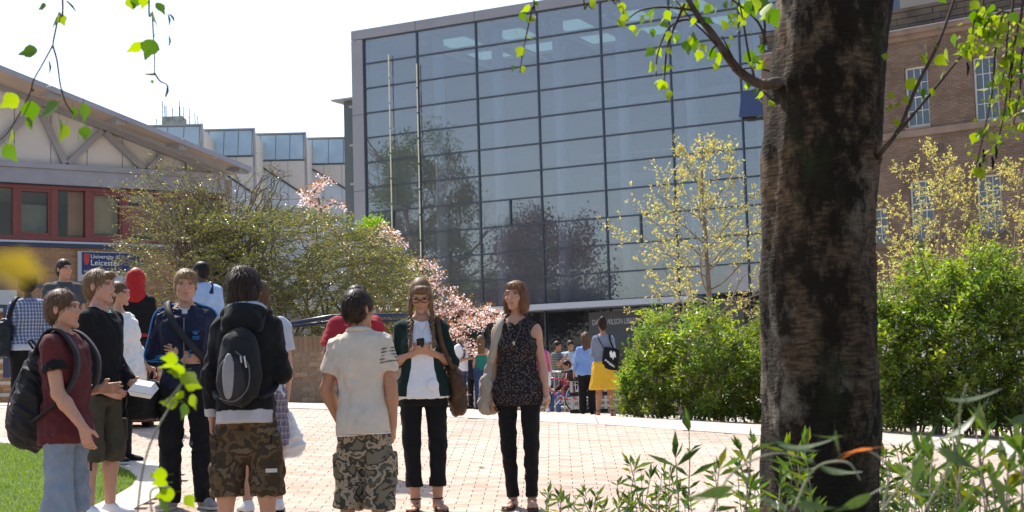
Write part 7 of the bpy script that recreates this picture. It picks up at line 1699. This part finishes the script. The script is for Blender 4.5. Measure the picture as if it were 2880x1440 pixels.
m_ = MB(); m_.tube(spline([c + V3(-.03, 0, -.05), c + V3(-.02, 0, .01), c + V3(.015, 0, .01), c + V3(.02, 0, -.05)]), .008, 5); P.carry_mb(t, 'handles', m_, M_white)
# ---- 6 man in beige polo shirt
P = Person('dark haired man in cream polo shirt and camouflage shorts with a hand in his pocket', 1036, 9.5, 820, 164, 'm', 'tan', 'dark', 'short', (-22, 0, 0), arms={'R': ((-.20, .02, -1), (.02, -.12, -1), (.1, -.2, -1), (1, 0, 0), .5), 'L': ((.30, .10, -1), (-.22, -.40, -.9), (-.3, -.4, -.9), (-1, 0, 0), .5)}, legs={'R': ((-.06, -.02, -1), (.05, .03, -1), 12), 'L': ((.04, -.08, -1), (.10, .08, -1), 10)}, girth=.96, shl=.92, lean=(1, 2, 0))
P.body(); P.hair(nst=900, vol=.010)
M_polo = C('cream_pique', (.52, .46, .38), .06)
P.top('polo_shirt', M_polo, hem=.80, hemw=(.191, .163), loose=.018, sleeve=.66, sl_r=(.068, .080), flare=.0, amp=.008, neck_r=.066)
f = Field(); pts = [P.U @ V3(.076 * math.cos(a), .014 + .070 * math.sin(a), 1.495 + .016 * math.sin(a)) for a in np.linspace(R(-75), R(255), 17)]; f.path(pts, [.020] * 17, .005); P.item('collar', f, M_polo)
a, b, *_ = P.arm['R']
for k in range(5):
    f = Field(); p0 = a.lerp(b, .14 + .075 * k); f.cap(p0, p0 + (b - a) * .030, .0768 + .0016 * k, .0773 + .0016 * k, 0, flat=True); f.cut(p0 - (b - a) * .004, -(b - a)); f.cut((P.shl['R'].x + .035, 0, 0), (1, 0, 0)); P.item('sleeve_stripe', f, C('brown_stripe', (.16, .12, .10)), sm=0, h=.006)
f = Field(); f.loft([(.794, 0, .012, .193, .165), (.806, 0, .012, .193, .165)], 0, M=P.U); P.item('hem_band', f, M_white, sm=0)
M_cam2 = camo('grey_green_camouflage', [(.16, .135, .095), (.045, .046, .035), (.30, .24, .16), (.085, .078, .062)], 9)
P.pants('camouflage_shorts', M_cam2, end=.30, r=(.083, .104, .106), crotch=.60, amp=.009, waist=.87, loose=-.004); 
for q, sx in (('R', -1), ('L', 1)): f = Field(); a, b, *_ = P.leg[q]; c = a.lerp(b, .75); f.box((c.x + sx * .088, c.y + .0, c.z), (.024, .07, .085), .014); P.item('cargo_pocket', f, M_cam2, amp=.006)
P.shoes(C('grey_canvas', (.2, .2, .2)))
# ---- 7 red shirt
P = Person('black haired person in red T-shirt mostly hidden behind the man in cream polo', 1012, 12.6, 808, 15, 'm', 'olive', 'black', 'messy', (0, -12, 0), arms={'R': ((-.42, -.1, -1), (.05, -.3, -1)), 'L': ((.42, -.1, -1), (-.05, -.3, -1))}, h=.009)
P.body(); P.hair(nst=300)
P.top('t_shirt', C('red_jersey', (.30, .022, .032)), hem=.86, loose=.03, sleeve=.75, sl_r=(.085, .10), amp=.010); P.pants('jeans', denim('mid_denim', (.05, .08, .16)), h=.009); P.shoes(M_white)
# ---- 8 woman with the phone
P = Person('woman with two plaits and glasses looking down at her phone, dark green cardigan', 1200, 10.95, 781, 4, 'f', 'fair', 'light', 'braids', (-2, -27, 0), arms={'R': ((-.30, .06, -1), (.86, -.72, .42), (.95, -.4, .15), (.1, .5, .8), .75), 'L': ((.30, .06, -1), (-.86, -.72, .42), (-.95, -.4, .15), (-.1, .5, .8), .75)}, legs={'R': ((-.01, -.03, -1), (.05, .03, -1), 14), 'L': ((.035, -.02, -1), (-.03, .03, -1), 16)}, h=.005, uarm=.80)
P.body(feet=True)
def braids(f, s):
    for sx in (-1, 1):
        q = spline([s.hp(sx * .070, -.030, -.055), s.hp(sx * .078, -.055, -.115), s.U @ V3(sx * .080, -.115, 1.40), s.U @ V3(sx * .075 + (.012 if sx > 0 else -.01), -.152, 1.30), s.U @ V3(sx * .07 + .02 * sx, -.168, 1.23)], 6); n = len(q)
        for i, p in enumerate(q): f.el(p + V3(.006 * (1 if i % 2 else -1), 0, 0), (.0165 - .006 * i / n,) * 2 + (.014,), .004)
P.hair(extra=braids, nst=560)
P.top('vest_top', M_white, hem=.845, loose=.012, sleeve=0, flare=.022, amp=.007, neck_r=.082, vneck=.0, armhole=.052, cap_sh=True, cutn=lambda f: f.cap(P.U @ V3(0, -.13, 1.50), P.U @ V3(0, -.17, 1.385), .085, .06, .02, 's'))
M_gcard = C('bottle_green_knit', (.007, .021, .017), .2)
def card_open(f): f.cap(P.U @ V3(0, -.17, 1.50), P.U @ V3(0, -.20, .80), .088, .150, .01, 's'); f.cap(P.U @ V3(0, -.10, 1.52), P.U @ V3(0, -.17, 1.30), .080, .085, .01, 's')
P.top('cardigan', M_gcard, hem=.86, loose=.018, sleeve=1.12, sl_r=(.062, .060), flare=.02, amp=.009, neck_r=.085, cutn=card_open)
f = Field(); f.el((.075, -.137, .945), (.048, .012, .050), 0, M=P.U); P.item('pocket', f, M_white, amp=.004)
P.pants('cropped_trousers', M_black, end=.185, r=(.090, .068, .056), amp=.007, waist=.99, endcuff=.045)
P.sandals(M_brownleather)
f = MB()
for sx in (-1, 1):
    pts = [P.hp(sx * .033 + .026 * math.cos(a), -.104 + .004 * abs(math.cos(a)), .006 + .0165 * math.sin(a)) for a in np.linspace(0, 6.283, 15)]; f.tube(pts, .0035, 5, False); f.tube([P.hp(sx * .058, -.100, .010), P.hp(sx * .078, -.05, .012), P.hp(sx * .080, .01, .008)], .003, 5)
f.tube([P.hp(-.010, -.108, .010), P.hp(.010, -.108, .010)], .003, 5); f.build('glasses', C('dark_frame', (.02, .012, .01), .1, .3), P.root, smooth=True)
f = MB(); f.tube(spline([P.U @ V3(-.05, -.09, 1.45), P.U @ V3(-.025, -.125, 1.38), P.U @ V3(0, -.145, 1.34), P.U @ V3(.025, -.125, 1.38), P.U @ V3(.05, -.09, 1.45)]), .0018, 4); f.build('necklace', C('steel_chain', (.4, .38, .35), .1, .3), P.root)
hc = (P.arm['R'][2] + P.arm['L'][2]) / 2 + V3(-.012, -.055, .055)
t = P.attach('phone', 'small black mobile phone in both hands of the woman with plaits', 'phone', hc); f = Field(); Mx = Matrix.Translation(hc) @ Euler((R(-48), 0, 0)).to_matrix().to_4x4(); f.box((0, 0, 0), (.030, .055, .010), .008, M=Mx); P.carry(t, 'case', f, C('black_plastic', (.012, .012, .014), .1, .3), h=.004); f = Field(); f.box((0, .012, .010), (.022, .026, .002), .001, M=Mx); P.carry(t, 'screen', f, C('screen_glass', (.03, .035, .045), .1, .1), h=.003, sm=0)
t = P.attach('shoulder_bag', 'brown leather shoulder bag under the left arm of the woman with plaits', 'bag', (.26, .05, .90)); f = Field(); Mx = Matrix.Translation((.25, .06, .90)) @ Euler((0, R(-8), R(10))).to_matrix().to_4x4(); f.box((0, 0, -.02), (.052, .15, .17), .045, M=Mx); f.box((0, 0, .11), (.03, .11, .10), .03, .05, M=Mx); P.carry(t, 'main_bag', f, M_brownleather, amp=.014)
m_ = MB(); ribbon(m_, spline([(.235, -.05, 1.05), P.U @ V3(.150, -.135, 1.26), P.U @ V3(.125, -.09, 1.43), P.U @ V3(.125, .0, 1.485), P.U @ V3(.13, .08, 1.40), P.U @ V3(.2, .13, 1.2), (.245, .12, 1.05)], 5), .034, .008, (1, 0, 0)); P.carry_mb(t, 'strap', m_, M_brownleather)
# ---- 9 woman with the bob
P = Person('woman with auburn bob in sleeveless dark print blouse walking with a beige bag', 1466, 11.05, 790, -8, 'f', 'fair', 'auburn', 'bob', (-16, 6, 0), arms={'R': ((-.16, .04, -1), (-.06, -.10, -1), (.10, -.15, -1), (1, 0, 0), .6), 'L': ((.17, .02, -1), (.13, -.22, -1), (.05, -.3, -1), (-1, 0, 0), .6)}, legs={'R': ((.00, .02, -1), (.05, .06, -1), 12), 'L': ((.01, -.06, -1), 12), 'L': ((.01, -.06, -1), (-.02, .02, -1), 10)}, h=.005, calf=.70)
P.body(feet=True); P.hair(nst=700)
P.top('blouse', printed('dark_print', (.014, .013, .016), (.20, .145, .11), 62), hem=.80, loose=.012, sleeve=0, flare=.018, amp=.008, neck_r=.070, vneck=.13, armhole=.050)
P.pants('slim_trousers', M_black, end=.09, r=(.088, .060, .047), amp=.006, waist=.98)
for q in 'RL': f = Field(); a, b, c, _ = P.leg[q]; f.cap(c + V3(0, 0, .06), c + V3(0, 0, .015), .046, .048, 0, flat=True); P.item('trouser_hem', f, M_black, amp=.006)
P.sandals(M_brownleather)
f = MB(); f.tube(spline([P.U @ V3(-.052, -.06, 1.455), P.U @ V3(-.045, -.115, 1.38), P.U @ V3(-.012, -.160, 1.29), P.U @ V3(.012, -.160, 1.29), P.U @ V3(.045, -.115, 1.38), P.U @ V3(.052, -.06, 1.455)]), .0028, 4); nk_ = f.build('necklace', M_brownleather, P.root, smooth=True); f = Field(); f.el((0, -.165, 1.275), (.010, .007, .016), 0, M=P.U); P.item('pendant', f, C('pale_pendant', (.5, .42, .3), .1, .4), parent=nk_, h=.004)
t = P.attach('shoulder_bag', 'soft beige cloth bag hanging from the right shoulder of the woman with the bob', 'bag', (-.24, .06, .95)); f = Field(); Mx = Matrix.Translation((-.225, .075, .98)) @ Euler((0, R(6), R(-12))).to_matrix().to_4x4(); f.box((0, 0, -.10), (.055, .14, .15), .05, M=Mx); f.box((0.01, 0, .10), (.030, .10, .16), .03, .06, M=Mx); M_beige = C('beige_canvas', (.36, .31, .25)); P.carry(t, 'main_bag', f, M_beige, amp=.012)
m_ = MB(); ribbon(m_, spline([(-.205, -.06, 1.12), P.U @ V3(-.155, -.115, 1.28), P.U @ V3(-.122, -.085, 1.42), P.U @ V3(-.120, .0, 1.478), P.U @ V3(-.125, .07, 1.42), (-.19, .12, 1.15)], 5), .06, .008, (1, 0, 0)); P.carry_mb(t, 'strap', m_, M_beige)
# ---- 10 woman in plaid jacket
P = Person('woman in blue plaid jacket and black headwrap seen from behind at the left edge', 86, 15.4, 767, 186, 'f', 'dark', 'black', 'wrap', (8, 0, 0), arms={'L': ((.16, .0, -1), (.05, -.3, -1)), 'R': ((-.2, .05, -1), (-.05, -.35, -1))}, h=.0095, girth=1.1)
P.body(); f = Field(); f.el((0, .035, .03), (.098, .120, .112), 0, M=P.Hm); f.el((.0, .09, -.02), (.085, .075, .08), .04, M=P.Hm); f.el((0, -.15, -.06), (.075, .1, .1), .01, 's', M=P.Hm); P.item('headwrap', f, M_black, amp=.010, wl=(.05, .12))
P.top('blouse', C('pale_lilac_cotton', (.50, .50, .60)), hem=.88, loose=.014, sleeve=0, flare=.012); P.top('plaid_jacket', plaid('blue_plaid', (.52, .52, .54), (.055, .085, .22), (.03, .04, .12), .040), hem=.955, loose=.034, sleeve=1.85, sl_r=(.080, .058), amp=.009)
P.pants('black_trousers', M_black, r=(.112, .085, .075)); P.shoes(M_black, M_black)
t = P.attach('shoulder_bag', 'black leather bag on the shoulder of the woman in plaid jacket', 'bag', (.24, .08, 1.0)); f = Field(); f.box((.22, .09, 1.03), (.07, .12, .21), .05, M=None); P.carry(t, 'main_bag', f, C('black_leather', (.016, .018, .024), .2, .35), amp=.016); m_ = MB(); ribbon(m_, spline([(.19, -.03, 1.2), P.U @ V3(.135, -.08, 1.42), P.U @ V3(.125, .0, 1.50), P.U @ V3(.14, .1, 1.42), (.20, .14, 1.2)], 5), .05, .01, (1, 0, 0)); P.carry_mb(t, 'strap', m_, M_bag)
# ---- 11 man in grey T-shirt by the steps
P = Person('young man in charcoal T-shirt standing in front of the brick wall at the left', 186, 17.4, 728, 32, 'm', 'fair', 'dark', 'short', (18, 0, 0), arms={'R': ((-.2, .05, -1), (.15, -.5, -.9)), 'L': ((.16, 0, -1), (-.1, -.6, -.8))}, h=.0095)
P.body(); P.hair(nst=200); P.top('t_shirt', C('charcoal_cotton', (.055, .062, .07)), hem=.86, loose=.022, sleeve=.6, sl_r=(.075, .083), amp=.009); P.pants('dark_jeans', denim('dark_denim', (.02, .025, .04)), h=.009); P.shoes(M_black)
# ---- 12 person in white jacket
P = Person('person in white jacket with a elbow out behind the man in black cardigan', 348, 13.2, 792, 72, 'f', 'fair', 'brown', 'short', (0, 0, 0), arms={'R': ((-.14, -.42, -.9), (.3, .30, .75), (.2, .1, .9), (1, 0, 0), .4), 'L': ((.12, -.2, -1), (0, -.6, -.7))}, h=.009, girth=1.08)
P.body(); P.hair(nst=150); P.top('jacket', C('cream_white_cotton', (.66, .66, .64), .04), hem=.78, loose=.036, sleeve=1.62, sl_r=(.085, .088), flare=.05, amp=.014, bulk=.01); P.pants('trousers', M_black, h=.009); P.shoes(M_black)
# ---- 13 woman in red headscarf
P = Person('woman in red headscarf, black jumper and long red patterned skirt seen from behind', 392, 15.6, 752, 184, 'f', 'olive', 'black', 'wrap', (-6, 0, 0), arms={'L': ((.12, -.05, -1), (-.2, -.8, -.5)), 'R': ((-.16, 0, -1), (.0, -.5, -.8))}, h=.009)
P.body(); f = Field(); f.el((0, .022, .014), (.090, .110, .098), 0, M=P.Hm); f.cap(P.hp(0, .04, -.04), P.U @ V3(0, .03, 1.44), .090, .115, .05); f.el((0, -.15, -.03), (.06, .10, .085), .01, 's', M=P.Hm); P.item('headscarf', f, C('red_scarf', (.34, .018, .022)), amp=.009, wl=(.06, .15))
P.top('jumper', M_black, hem=1.02, loose=.022, sleeve=1.9, sl_r=(.075, .05), amp=.007); f = Field(); st = [q for q in P.st if .95 < q[0] < 1.12]; f.loft([(.985, 0, .008, .178, .128), (1.05, 0, .005, .168, .118)], 0); P.item('waistband', f, C('red_sash', (.30, .03, .03)), h=.009)
f = Field(); f.loft([(.93, 0, .01, .190, .136), (.99, 0, .008, .178, .128)], 0); P.item('hip_band', f, M_black)
P.skirt('long_skirt', node_fabric('red_pattern', lambda n, l, s: mixc(n, l, ramp_node(n, l, noise_node(n, l, s, 26, 4, 1.5), [(.46, (0, 0, 0)), (.54, (1, 1, 1))]), ramp_node(n, l, sepxyz(n, l, s)[2], [(.2, (.34, .045, .015)), (.55, (.28, .030, .018)), (.75, (.045, .012, .010))]), (.028, .012, .012))), .05, .10, .018, waist=.99); P.shoes(M_black, M_black)
# ---- 14 man in blue shirt
P = Person('man in light blue shirt with a dark strap behind the tracksuit man, head turned left', 572, 18.0, 736, 205, 'm', 'dark', 'black', 'crop', (42, -4, 0), arms={'R': ((-.2, .0, -1), (.05, -.4, -.9)), 'L': ((.1, 0, -1), (0, -.4, -1))}, h=.009)
P.body(); P.hair(nst=100); P.top('shirt', C('light_blue_cotton', (.30, .42, .62)), hem=.84, loose=.026, sleeve=1.5, sl_r=(.08, .075), amp=.010); P.pants('trousers', C('navy_twill', (.02, .025, .05)), h=.01); P.shoes(M_black, M_black)
t = P.attach('backpack', 'navy bag strap and pack on the man in light blue shirt', 'bag', (0, .15, 1.15)); f = Field(); f.el((.05, .17, 1.05), (.10, .07, .16), 0, M=P.U); P.carry(t, 'main_bag', f, C('navy_nylon', (.012, .018, .05), .2, .5)); straps(P, t, C('navy_nylon', (.012, .018, .05)), .12, .05, sides='R')
# ---- the people further back by the library steps
def far(*a, **k): k.setdefault('h', .014); k.setdefault('group', None); return Person(*a, **k)
P = far('man in white shirt with navy backpack beyond the woman with the phone', 1302, 32.5, 934, 70, 'm', 'tan', 'dark', 'crop', (10, 0, 0), arms={'R': ((-.1, .1, -1), (.2, -.8, .1))}); P.body(); P.hair(nst=60); P.top('shirt', M_white, hem=.86, loose=.025, sleeve=1.3, sl_r=(.08, .07), amp=.01); P.pants('jeans', denim('blue_denim', (.035, .055, .13)), h=.014); P.shoes(M_black, M_black)
t = P.attach('backpack', 'navy backpack on the man in white shirt', 'backpack', (0, .2, 1.15)); f = Field(); f.el((0, .2, 1.13), (.15, .10, .22), 0); P.carry(t, 'main_bag', f, C('navy_nylon', (.012, .018, .05), .2, .5)); straps(P, t, C('navy_nylon', (.012, .018, .05)), .12, .06, low=1.0)
P = far('person in dark navy coat standing next to the woman in teal top', 1336, 35, 952, 150, 'm', 'tan', 'black', 'short'); P.body(); P.hair(nst=60); P.top('coat', C('navy_wool', (.010, .013, .025)), hem=.75, loose=.04, sleeve=1.9, sl_r=(.08, .06)); P.pants('trousers', M_black, h=.014); P.shoes(M_black, M_black)
P = far('woman with long fair hair in strapless teal top and jeans seen from behind', 1357, 32.5, 943, 196, 'f', 'fair', 'light', 'long', (-5, 0, 0), arms={'L': ((.1, 0, -1), (-.2, -.7, -.6))}); P.body(); P.hair(nst=200); P.top('teal_top', C('teal_jersey', (.02, .16, .13)), hem=.92, loose=.014, sleeve=0, cap_sh=False, cutn=lambda f: f.cut(P.U @ V3(0, 0, 1.29), (0, 0, 1))); P.pants('jeans', denim('blue_denim2', (.03, .055, .12)), r=(.104, .078, .07), h=.013); P.shoes(M_black, M_black)
P = far('woman in pink top and white shorts almost hidden behind the woman with the bob', 1528, 31, 950, 185, 'f', 'fair', 'brown', 'short', (0, 0, 0), arms={'R': ((-.16, 0, -1), (-.02, -.2, -1))}); P.body(); P.hair(nst=60); P.top('pink_top', C('pink_jersey', (.55, .07, .28)), hem=.90, loose=.02, sleeve=0, armhole=.05); P.pants('white_shorts', M_white, end=.62, r=(.11, .11, .11), h=.014); P.shoes(M_white)
P = far('dark haired man in striped polo shirt lifting a hand to his mouth by the library', 1573, 41, 960, 55, 'm', 'tan', 'dark', 'short', (0, -5, 0), arms={'R': ((-.1, -.5, -.75), (.3, -.5, .75)), 'L': ((.1, -.3, -1), (0, -.7, .2))}); P.body(); P.hair(nst=60); P.top('striped_polo', striped('grey_stripes', (.09, .10, .095), (.20, .20, .18), .06), hem=.86, loose=.025, sleeve=.65, sl_r=(.08, .088)); P.pants('grey_jeans', C('grey_twill', (.09, .09, .095)), h=.014); P.shoes(M_black, M_black)
P = far('man in pale blue shirt holding food beside the man in striped polo', 1609, 41, 958, -12, 'm', 'tan', 'dark', 'short', (20, -10, 0), arms={'R': ((-.15, -.2, -1), (.5, -.6, .5)), 'L': ((.15, -.1, -1), (-.5, -.8, .2))}); P.body(); P.hair(nst=60); P.top('shirt', C('pale_blue_cotton', (.38, .48, .60)), hem=.86, loose=.025, sleeve=.7, sl_r=(.08, .088)); P.pants('jeans', M_blackd, h=.014); P.shoes(M_black, M_black)
P = far('seated person in blue jeans on the low stand by the red bicycle', 1600, 36.2, 1040, -60, 'm', 'tan', 'dark', 'short', (0, -20, 0), legs={'R': ((-.1, -1, -.06), (0, -.12, -1), 8), 'L': ((.1, -1, -.06), (0, .05, -1), 8)}, arms={'R': ((-.1, -.4, -1), (.2, -.8, -.5)), 'L': ((.1, -.4, -1), (-.2, -.8, -.5))}, H=1.74)
P.root.location.z -= .46 * P.sc; P.body(); P.hair(nst=60); P.top('jacket', C('maroon_dark', (.06, .02, .02)), hem=.88, loose=.03, sleeve=1.9, sl_r=(.08, .055)); P.pants('jeans', denim('blue_denim3', (.06, .11, .24)), end=.06, h=.013); P.shoes(M_white)
P = far('woman in sky blue jumper and black trousers resting a hand on the stand', 1652, 29.6, 935, 172, 'f', 'fair', 'brown', 'long', (25, 0, 0), arms={'L': ((.30, -.1, -1), (.22, -.25, -1), (.2, -.4, -1), (-1, 0, 0), .5), 'R': ((-.1, -.1, -1), (.2, -.8, -.3))}, h=.010); P.body()
P.hair(nst=160); P.top('jumper', C('sky_blue_knit', (.18, .30, .58)), hem=.84, loose=.028, sleeve=1.75, sl_r=(.076, .058), flare=.012, amp=.010); P.pants('trousers', M_black, r=(.112, .085, .085), h=.013); P.shoes(M_black, M_black)
P = far('woman in bright yellow skirt and grey top seen from behind with a black tote', 1702, 25.4, 895, 176, 'f', 'tan', 'dark', 'bun', (10, -14, 0), lean=(-6, 0, 0), arms={'L': ((.18, -.1, -1), (-.35, -.9, -.1)), 'R': ((-.14, -.1, -1), (.3, -.9, -.1))}, legs={'R': ((-.02, 0, -1), (-.06, .03, -1), 8), 'L': ((.02, .02, -1), (.08, .02, -1), 8)}, h=.009, girth=1.04); P.body(feet=True); P.hair(nst=260, vol=.008)
P.top('grey_top', C('blue_grey_jersey', (.20, .225, .30)), hem=.99, loose=.016, sleeve=1.3, sl_r=(.066, .058), amp=.008); f = Field(); f.loft([(.985, 0, .006, .172, .122), (1.06, 0, .002, .160, .112)], 0); P.item('belt', f, M_black); P.skirt('yellow_skirt', C('yellow_cotton', (.72, .42, .035), .05), .47, .105, .022, waist=1.0, loose=.02); P.sandals(M_black)
t = P.attach('tote_bag', 'black tote with white scribbled print on the back of the woman in yellow skirt', 'bag', (-.13, .18, 1.0)); f = Field(); Mx = Matrix.Translation((-.13, .185, 1.02)) @ Euler((R(-6), R(-10), R(-14))).to_matrix().to_4x4(); f.box((0, 0, 0), (.155, .035, .20), .03, M=Mx); P.carry(t, 'main_bag', f, C('black_canvas', (.010, .010, .012)), amp=.008, h=.0095)
m_ = MB()
def bl(pts): m_.prism([Mx @ Vector((-x, .0375, z)) for x, z in pts], (Mx.to_3x3() @ Vector((0, .003, 0))))
bl([(-.03, .12), (.0, .16), (.02, .11), (.05, .15), (.08, .13), (.10, .04), (.07, .05), (.05, -.01), (.03, .04), (.01, .02), (-.01, .05)])
for i in range(9): x = -.10 + .022 * i; z = -.03 - .012 * i; bl([(x, z + .018 * (i % 2)), (x + .016, z + .02), (x + .02, z - .012), (x + .004, z - .02 * ((i + 1) % 2) - .006)])
for i in range(5): x = -.02 + .024 * i; z = -.085 - .010 * i; bl([(x, z), (x + .018, z + .014), (x + .018, z - .016), (x + .003, z - .02)])
P.carry_mb(t, 'print', m_, M_white, smooth=False)
m_ = MB(); ribbon(m_, spline([P.U @ V3(-.20, .17, 1.17), P.U @ V3(-.13, .12, 1.36), P.U @ V3(-.12, .03, 1.475), P.U @ V3(-.12, -.06, 1.42)], 5), .03, .008, (1, 0, 0)); ribbon(m_, spline([P.U @ V3(-.05, .18, 1.17), P.U @ V3(.06, .125, 1.36), P.U @ V3(.11, .03, 1.475), P.U @ V3(.11, -.05, 1.42)], 5), .014, .006, (1, 0, 0)); P.carry_mb(t, 'strap', m_, M_bag)
P = far('person in grey top and jeans partly behind the rounded hedge', 1792, 36, 973, 160, 'f', 'fair', 'auburn', 'up', (0, 0, 0), arms={'L': ((.2, 0, -1), (-.1, -.5, -.8))}); P.body(); P.hair(nst=100); P.top('grey_top', C('grey_jersey', (.16, .16, .19)), hem=.86, loose=.025, sleeve=.6, sl_r=(.07, .078)); P.pants('jeans', denim('dark_denim2', (.025, .035, .07)), h=.013); P.shoes(C('red_shoe', (.25, .03, .03)))

# ================================================================== BICYCLE, STAND, BARRIERS
def gat(px, D): 
    X = at(px, 1150, D).x; return Vector((X, D, G(X, D)))
b0 = gat(1570, 35)
BK = thing('bicycle', 'red bicycle with black saddle parked beside the low stand', 'bicycle', b0, R(150)); M_red = mat('red_enamel', (.42, .02, .035), .3, .5); M_rub = C('tyre_rubber', (.015, .015, .016), .1, .7); M_chr = mat('chrome', (.55, .55, .56), .25, .5, .8)
wr = .335
for x in (-.52, .52):
    m_ = MB(); m_.tube([(x + wr * math.cos(a), 0, wr + wr * math.sin(a)) for a in np.linspace(0, 6.2832, 33)], .018, 6, False); wh = m_.build('wheel', M_rub, BK, smooth=True); m_ = MB(); m_.tube([(x + (wr - .025) * math.cos(a), 0, wr + (wr - .025) * math.sin(a)) for a in np.linspace(0, 6.2832, 33)], .009, 5, False); m_.build('rim', M_chr, wh, smooth=True); m_ = MB()
    for k in range(18): a = k * math.pi / 9; m_.tube([(x, .015 * (-1) ** k, wr), (x + (wr - .02) * math.cos(a), 0, wr + (wr - .02) * math.sin(a))], .0025, 3, False)
    m_.build('spokes', M_chr, wh)
m_ = MB(); A, B, Cc, Dd, E = V3(-.52, 0, wr), V3(-.08, 0, .30), V3(-.22, 0, .80), V3(.36, 0, .86), V3(.40, 0, .72)
for p, q in ((A, B), (A, Cc), (B, Cc), (Cc + V3(.02, 0, -.05), Dd), (B, E)): m_.tube([p, q], .018, 8)
m_.build('frame', M_red, BK, smooth=True); m_ = MB(); m_.tube([Dd, E, V3(.52, 0, wr)], .016, 8); m_.build('fork', M_red, BK, smooth=True); m_ = MB(); m_.tube([V3(.30, -.28, 1.0), V3(.38, -.2, 1.02), V3(.36, 0, .98), V3(.38, .2, 1.02), V3(.30, .28, 1.0)], .013, 8); m_.tube([Dd, V3(.36, 0, .98)], .014, 8); m_.build('handlebar', M_rub, BK, smooth=True)
f = Field(); f.cap((-.36, 0, .95), (-.12, 0, .95), .065, .025, .02); f.cut((0, 0, .93), (0, 0, -1)); V, F = f.mesh(.01); link('saddle', npmesh('saddle', V, F), M_rub, BK); m_ = MB(); m_.tube([Cc, V3(-.25, 0, .93)], .013, 8); m_.build('seat_post', M_chr, BK); m_ = MB(); m_.tube([V3(-.52, .06, wr), V3(-.50, .06, .72)], .007, 5); m_.tube([V3(-.52, -.06, wr), V3(-.50, -.06, .72)], .007, 5); m_.box(-.72, -.25, -.06, .06, .72, .735); m_.build('rack', M_chr, BK); m_ = MB(); m_.tube([(-.08 + .09 * math.cos(a), .04, .30 + .09 * math.sin(a)) for a in np.linspace(0, 6.283, 17)], .008, 5, False); m_.tube([V3(-.08, .05, .30), V3(.04, .06, .18)], .01, 5); m_.tube([V3(-.08, -.05, .30), V3(-.20, -.06, .42)], .01, 5); m_.build('crank', M_chr, BK)
s0 = gat(1656, 31.2); SD = thing('metal_stand', 'low aluminium framed stand with thick black bars behind the blue jumper', 'stand', s0, R(-4)); M_al = mat('brushed_aluminium', (.42, .42, .40), .4, .5, .3)
for x in (-.36, .36):
    for y in (-.25, .25): m_ = MB(); m_.bar((x, y, 0), (x, y, .78), .075, .05); m_.build('post', M_al, SD)
for z in (.02, .38, .70):
    m_ = MB(); m_.box(-.40, .40, -.29, .29, z, z + .085); m_.build('bar', C('black_bar', (.015, .015, .016), .1, .5), SD)
def barrier(label, pxa, pxb, D, ztop, n):
    a, b = gat(pxa, D), gat(pxb, D); T = thing('barrier', label, 'barrier', a.lerp(b, .5)); o = T.location
    for z in (ztop, ztop * .55, .12): m_ = MB(); m_.tube([a - o + V3(0, 0, z), b - o + V3(0, 0, z)], .024, 8); m_.build('rail', M_al, T, smooth=True)
    for k in range(n + 1): p = a.lerp(b, k / n) - o; m_ = MB(); m_.tube([p, p + V3(0, 0, ztop)], .02 if k in (0, n) else .011, 6); m_.build('upright', M_al, T, smooth=True)
barrier('grey tubular barrier beside the red bicycle in front of the steps', 1548, 1640, 37.5, 1.02, 7)
barrier('grey tubular barrier between the white shirted man and the teal topped woman', 1288, 1352, 37, .62, 4)

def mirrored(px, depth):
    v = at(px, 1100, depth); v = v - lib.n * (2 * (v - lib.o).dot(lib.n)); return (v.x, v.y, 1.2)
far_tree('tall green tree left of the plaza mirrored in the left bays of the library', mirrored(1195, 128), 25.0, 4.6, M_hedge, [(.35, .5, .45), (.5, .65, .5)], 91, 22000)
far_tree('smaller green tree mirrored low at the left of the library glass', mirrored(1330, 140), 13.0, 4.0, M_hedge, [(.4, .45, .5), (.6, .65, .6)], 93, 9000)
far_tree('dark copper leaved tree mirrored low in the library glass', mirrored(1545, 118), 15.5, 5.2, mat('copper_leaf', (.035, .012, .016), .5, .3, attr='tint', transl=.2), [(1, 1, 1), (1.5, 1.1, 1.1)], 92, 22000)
print('MIRROR', mirrored(1195, 128), mirrored(1545, 118))
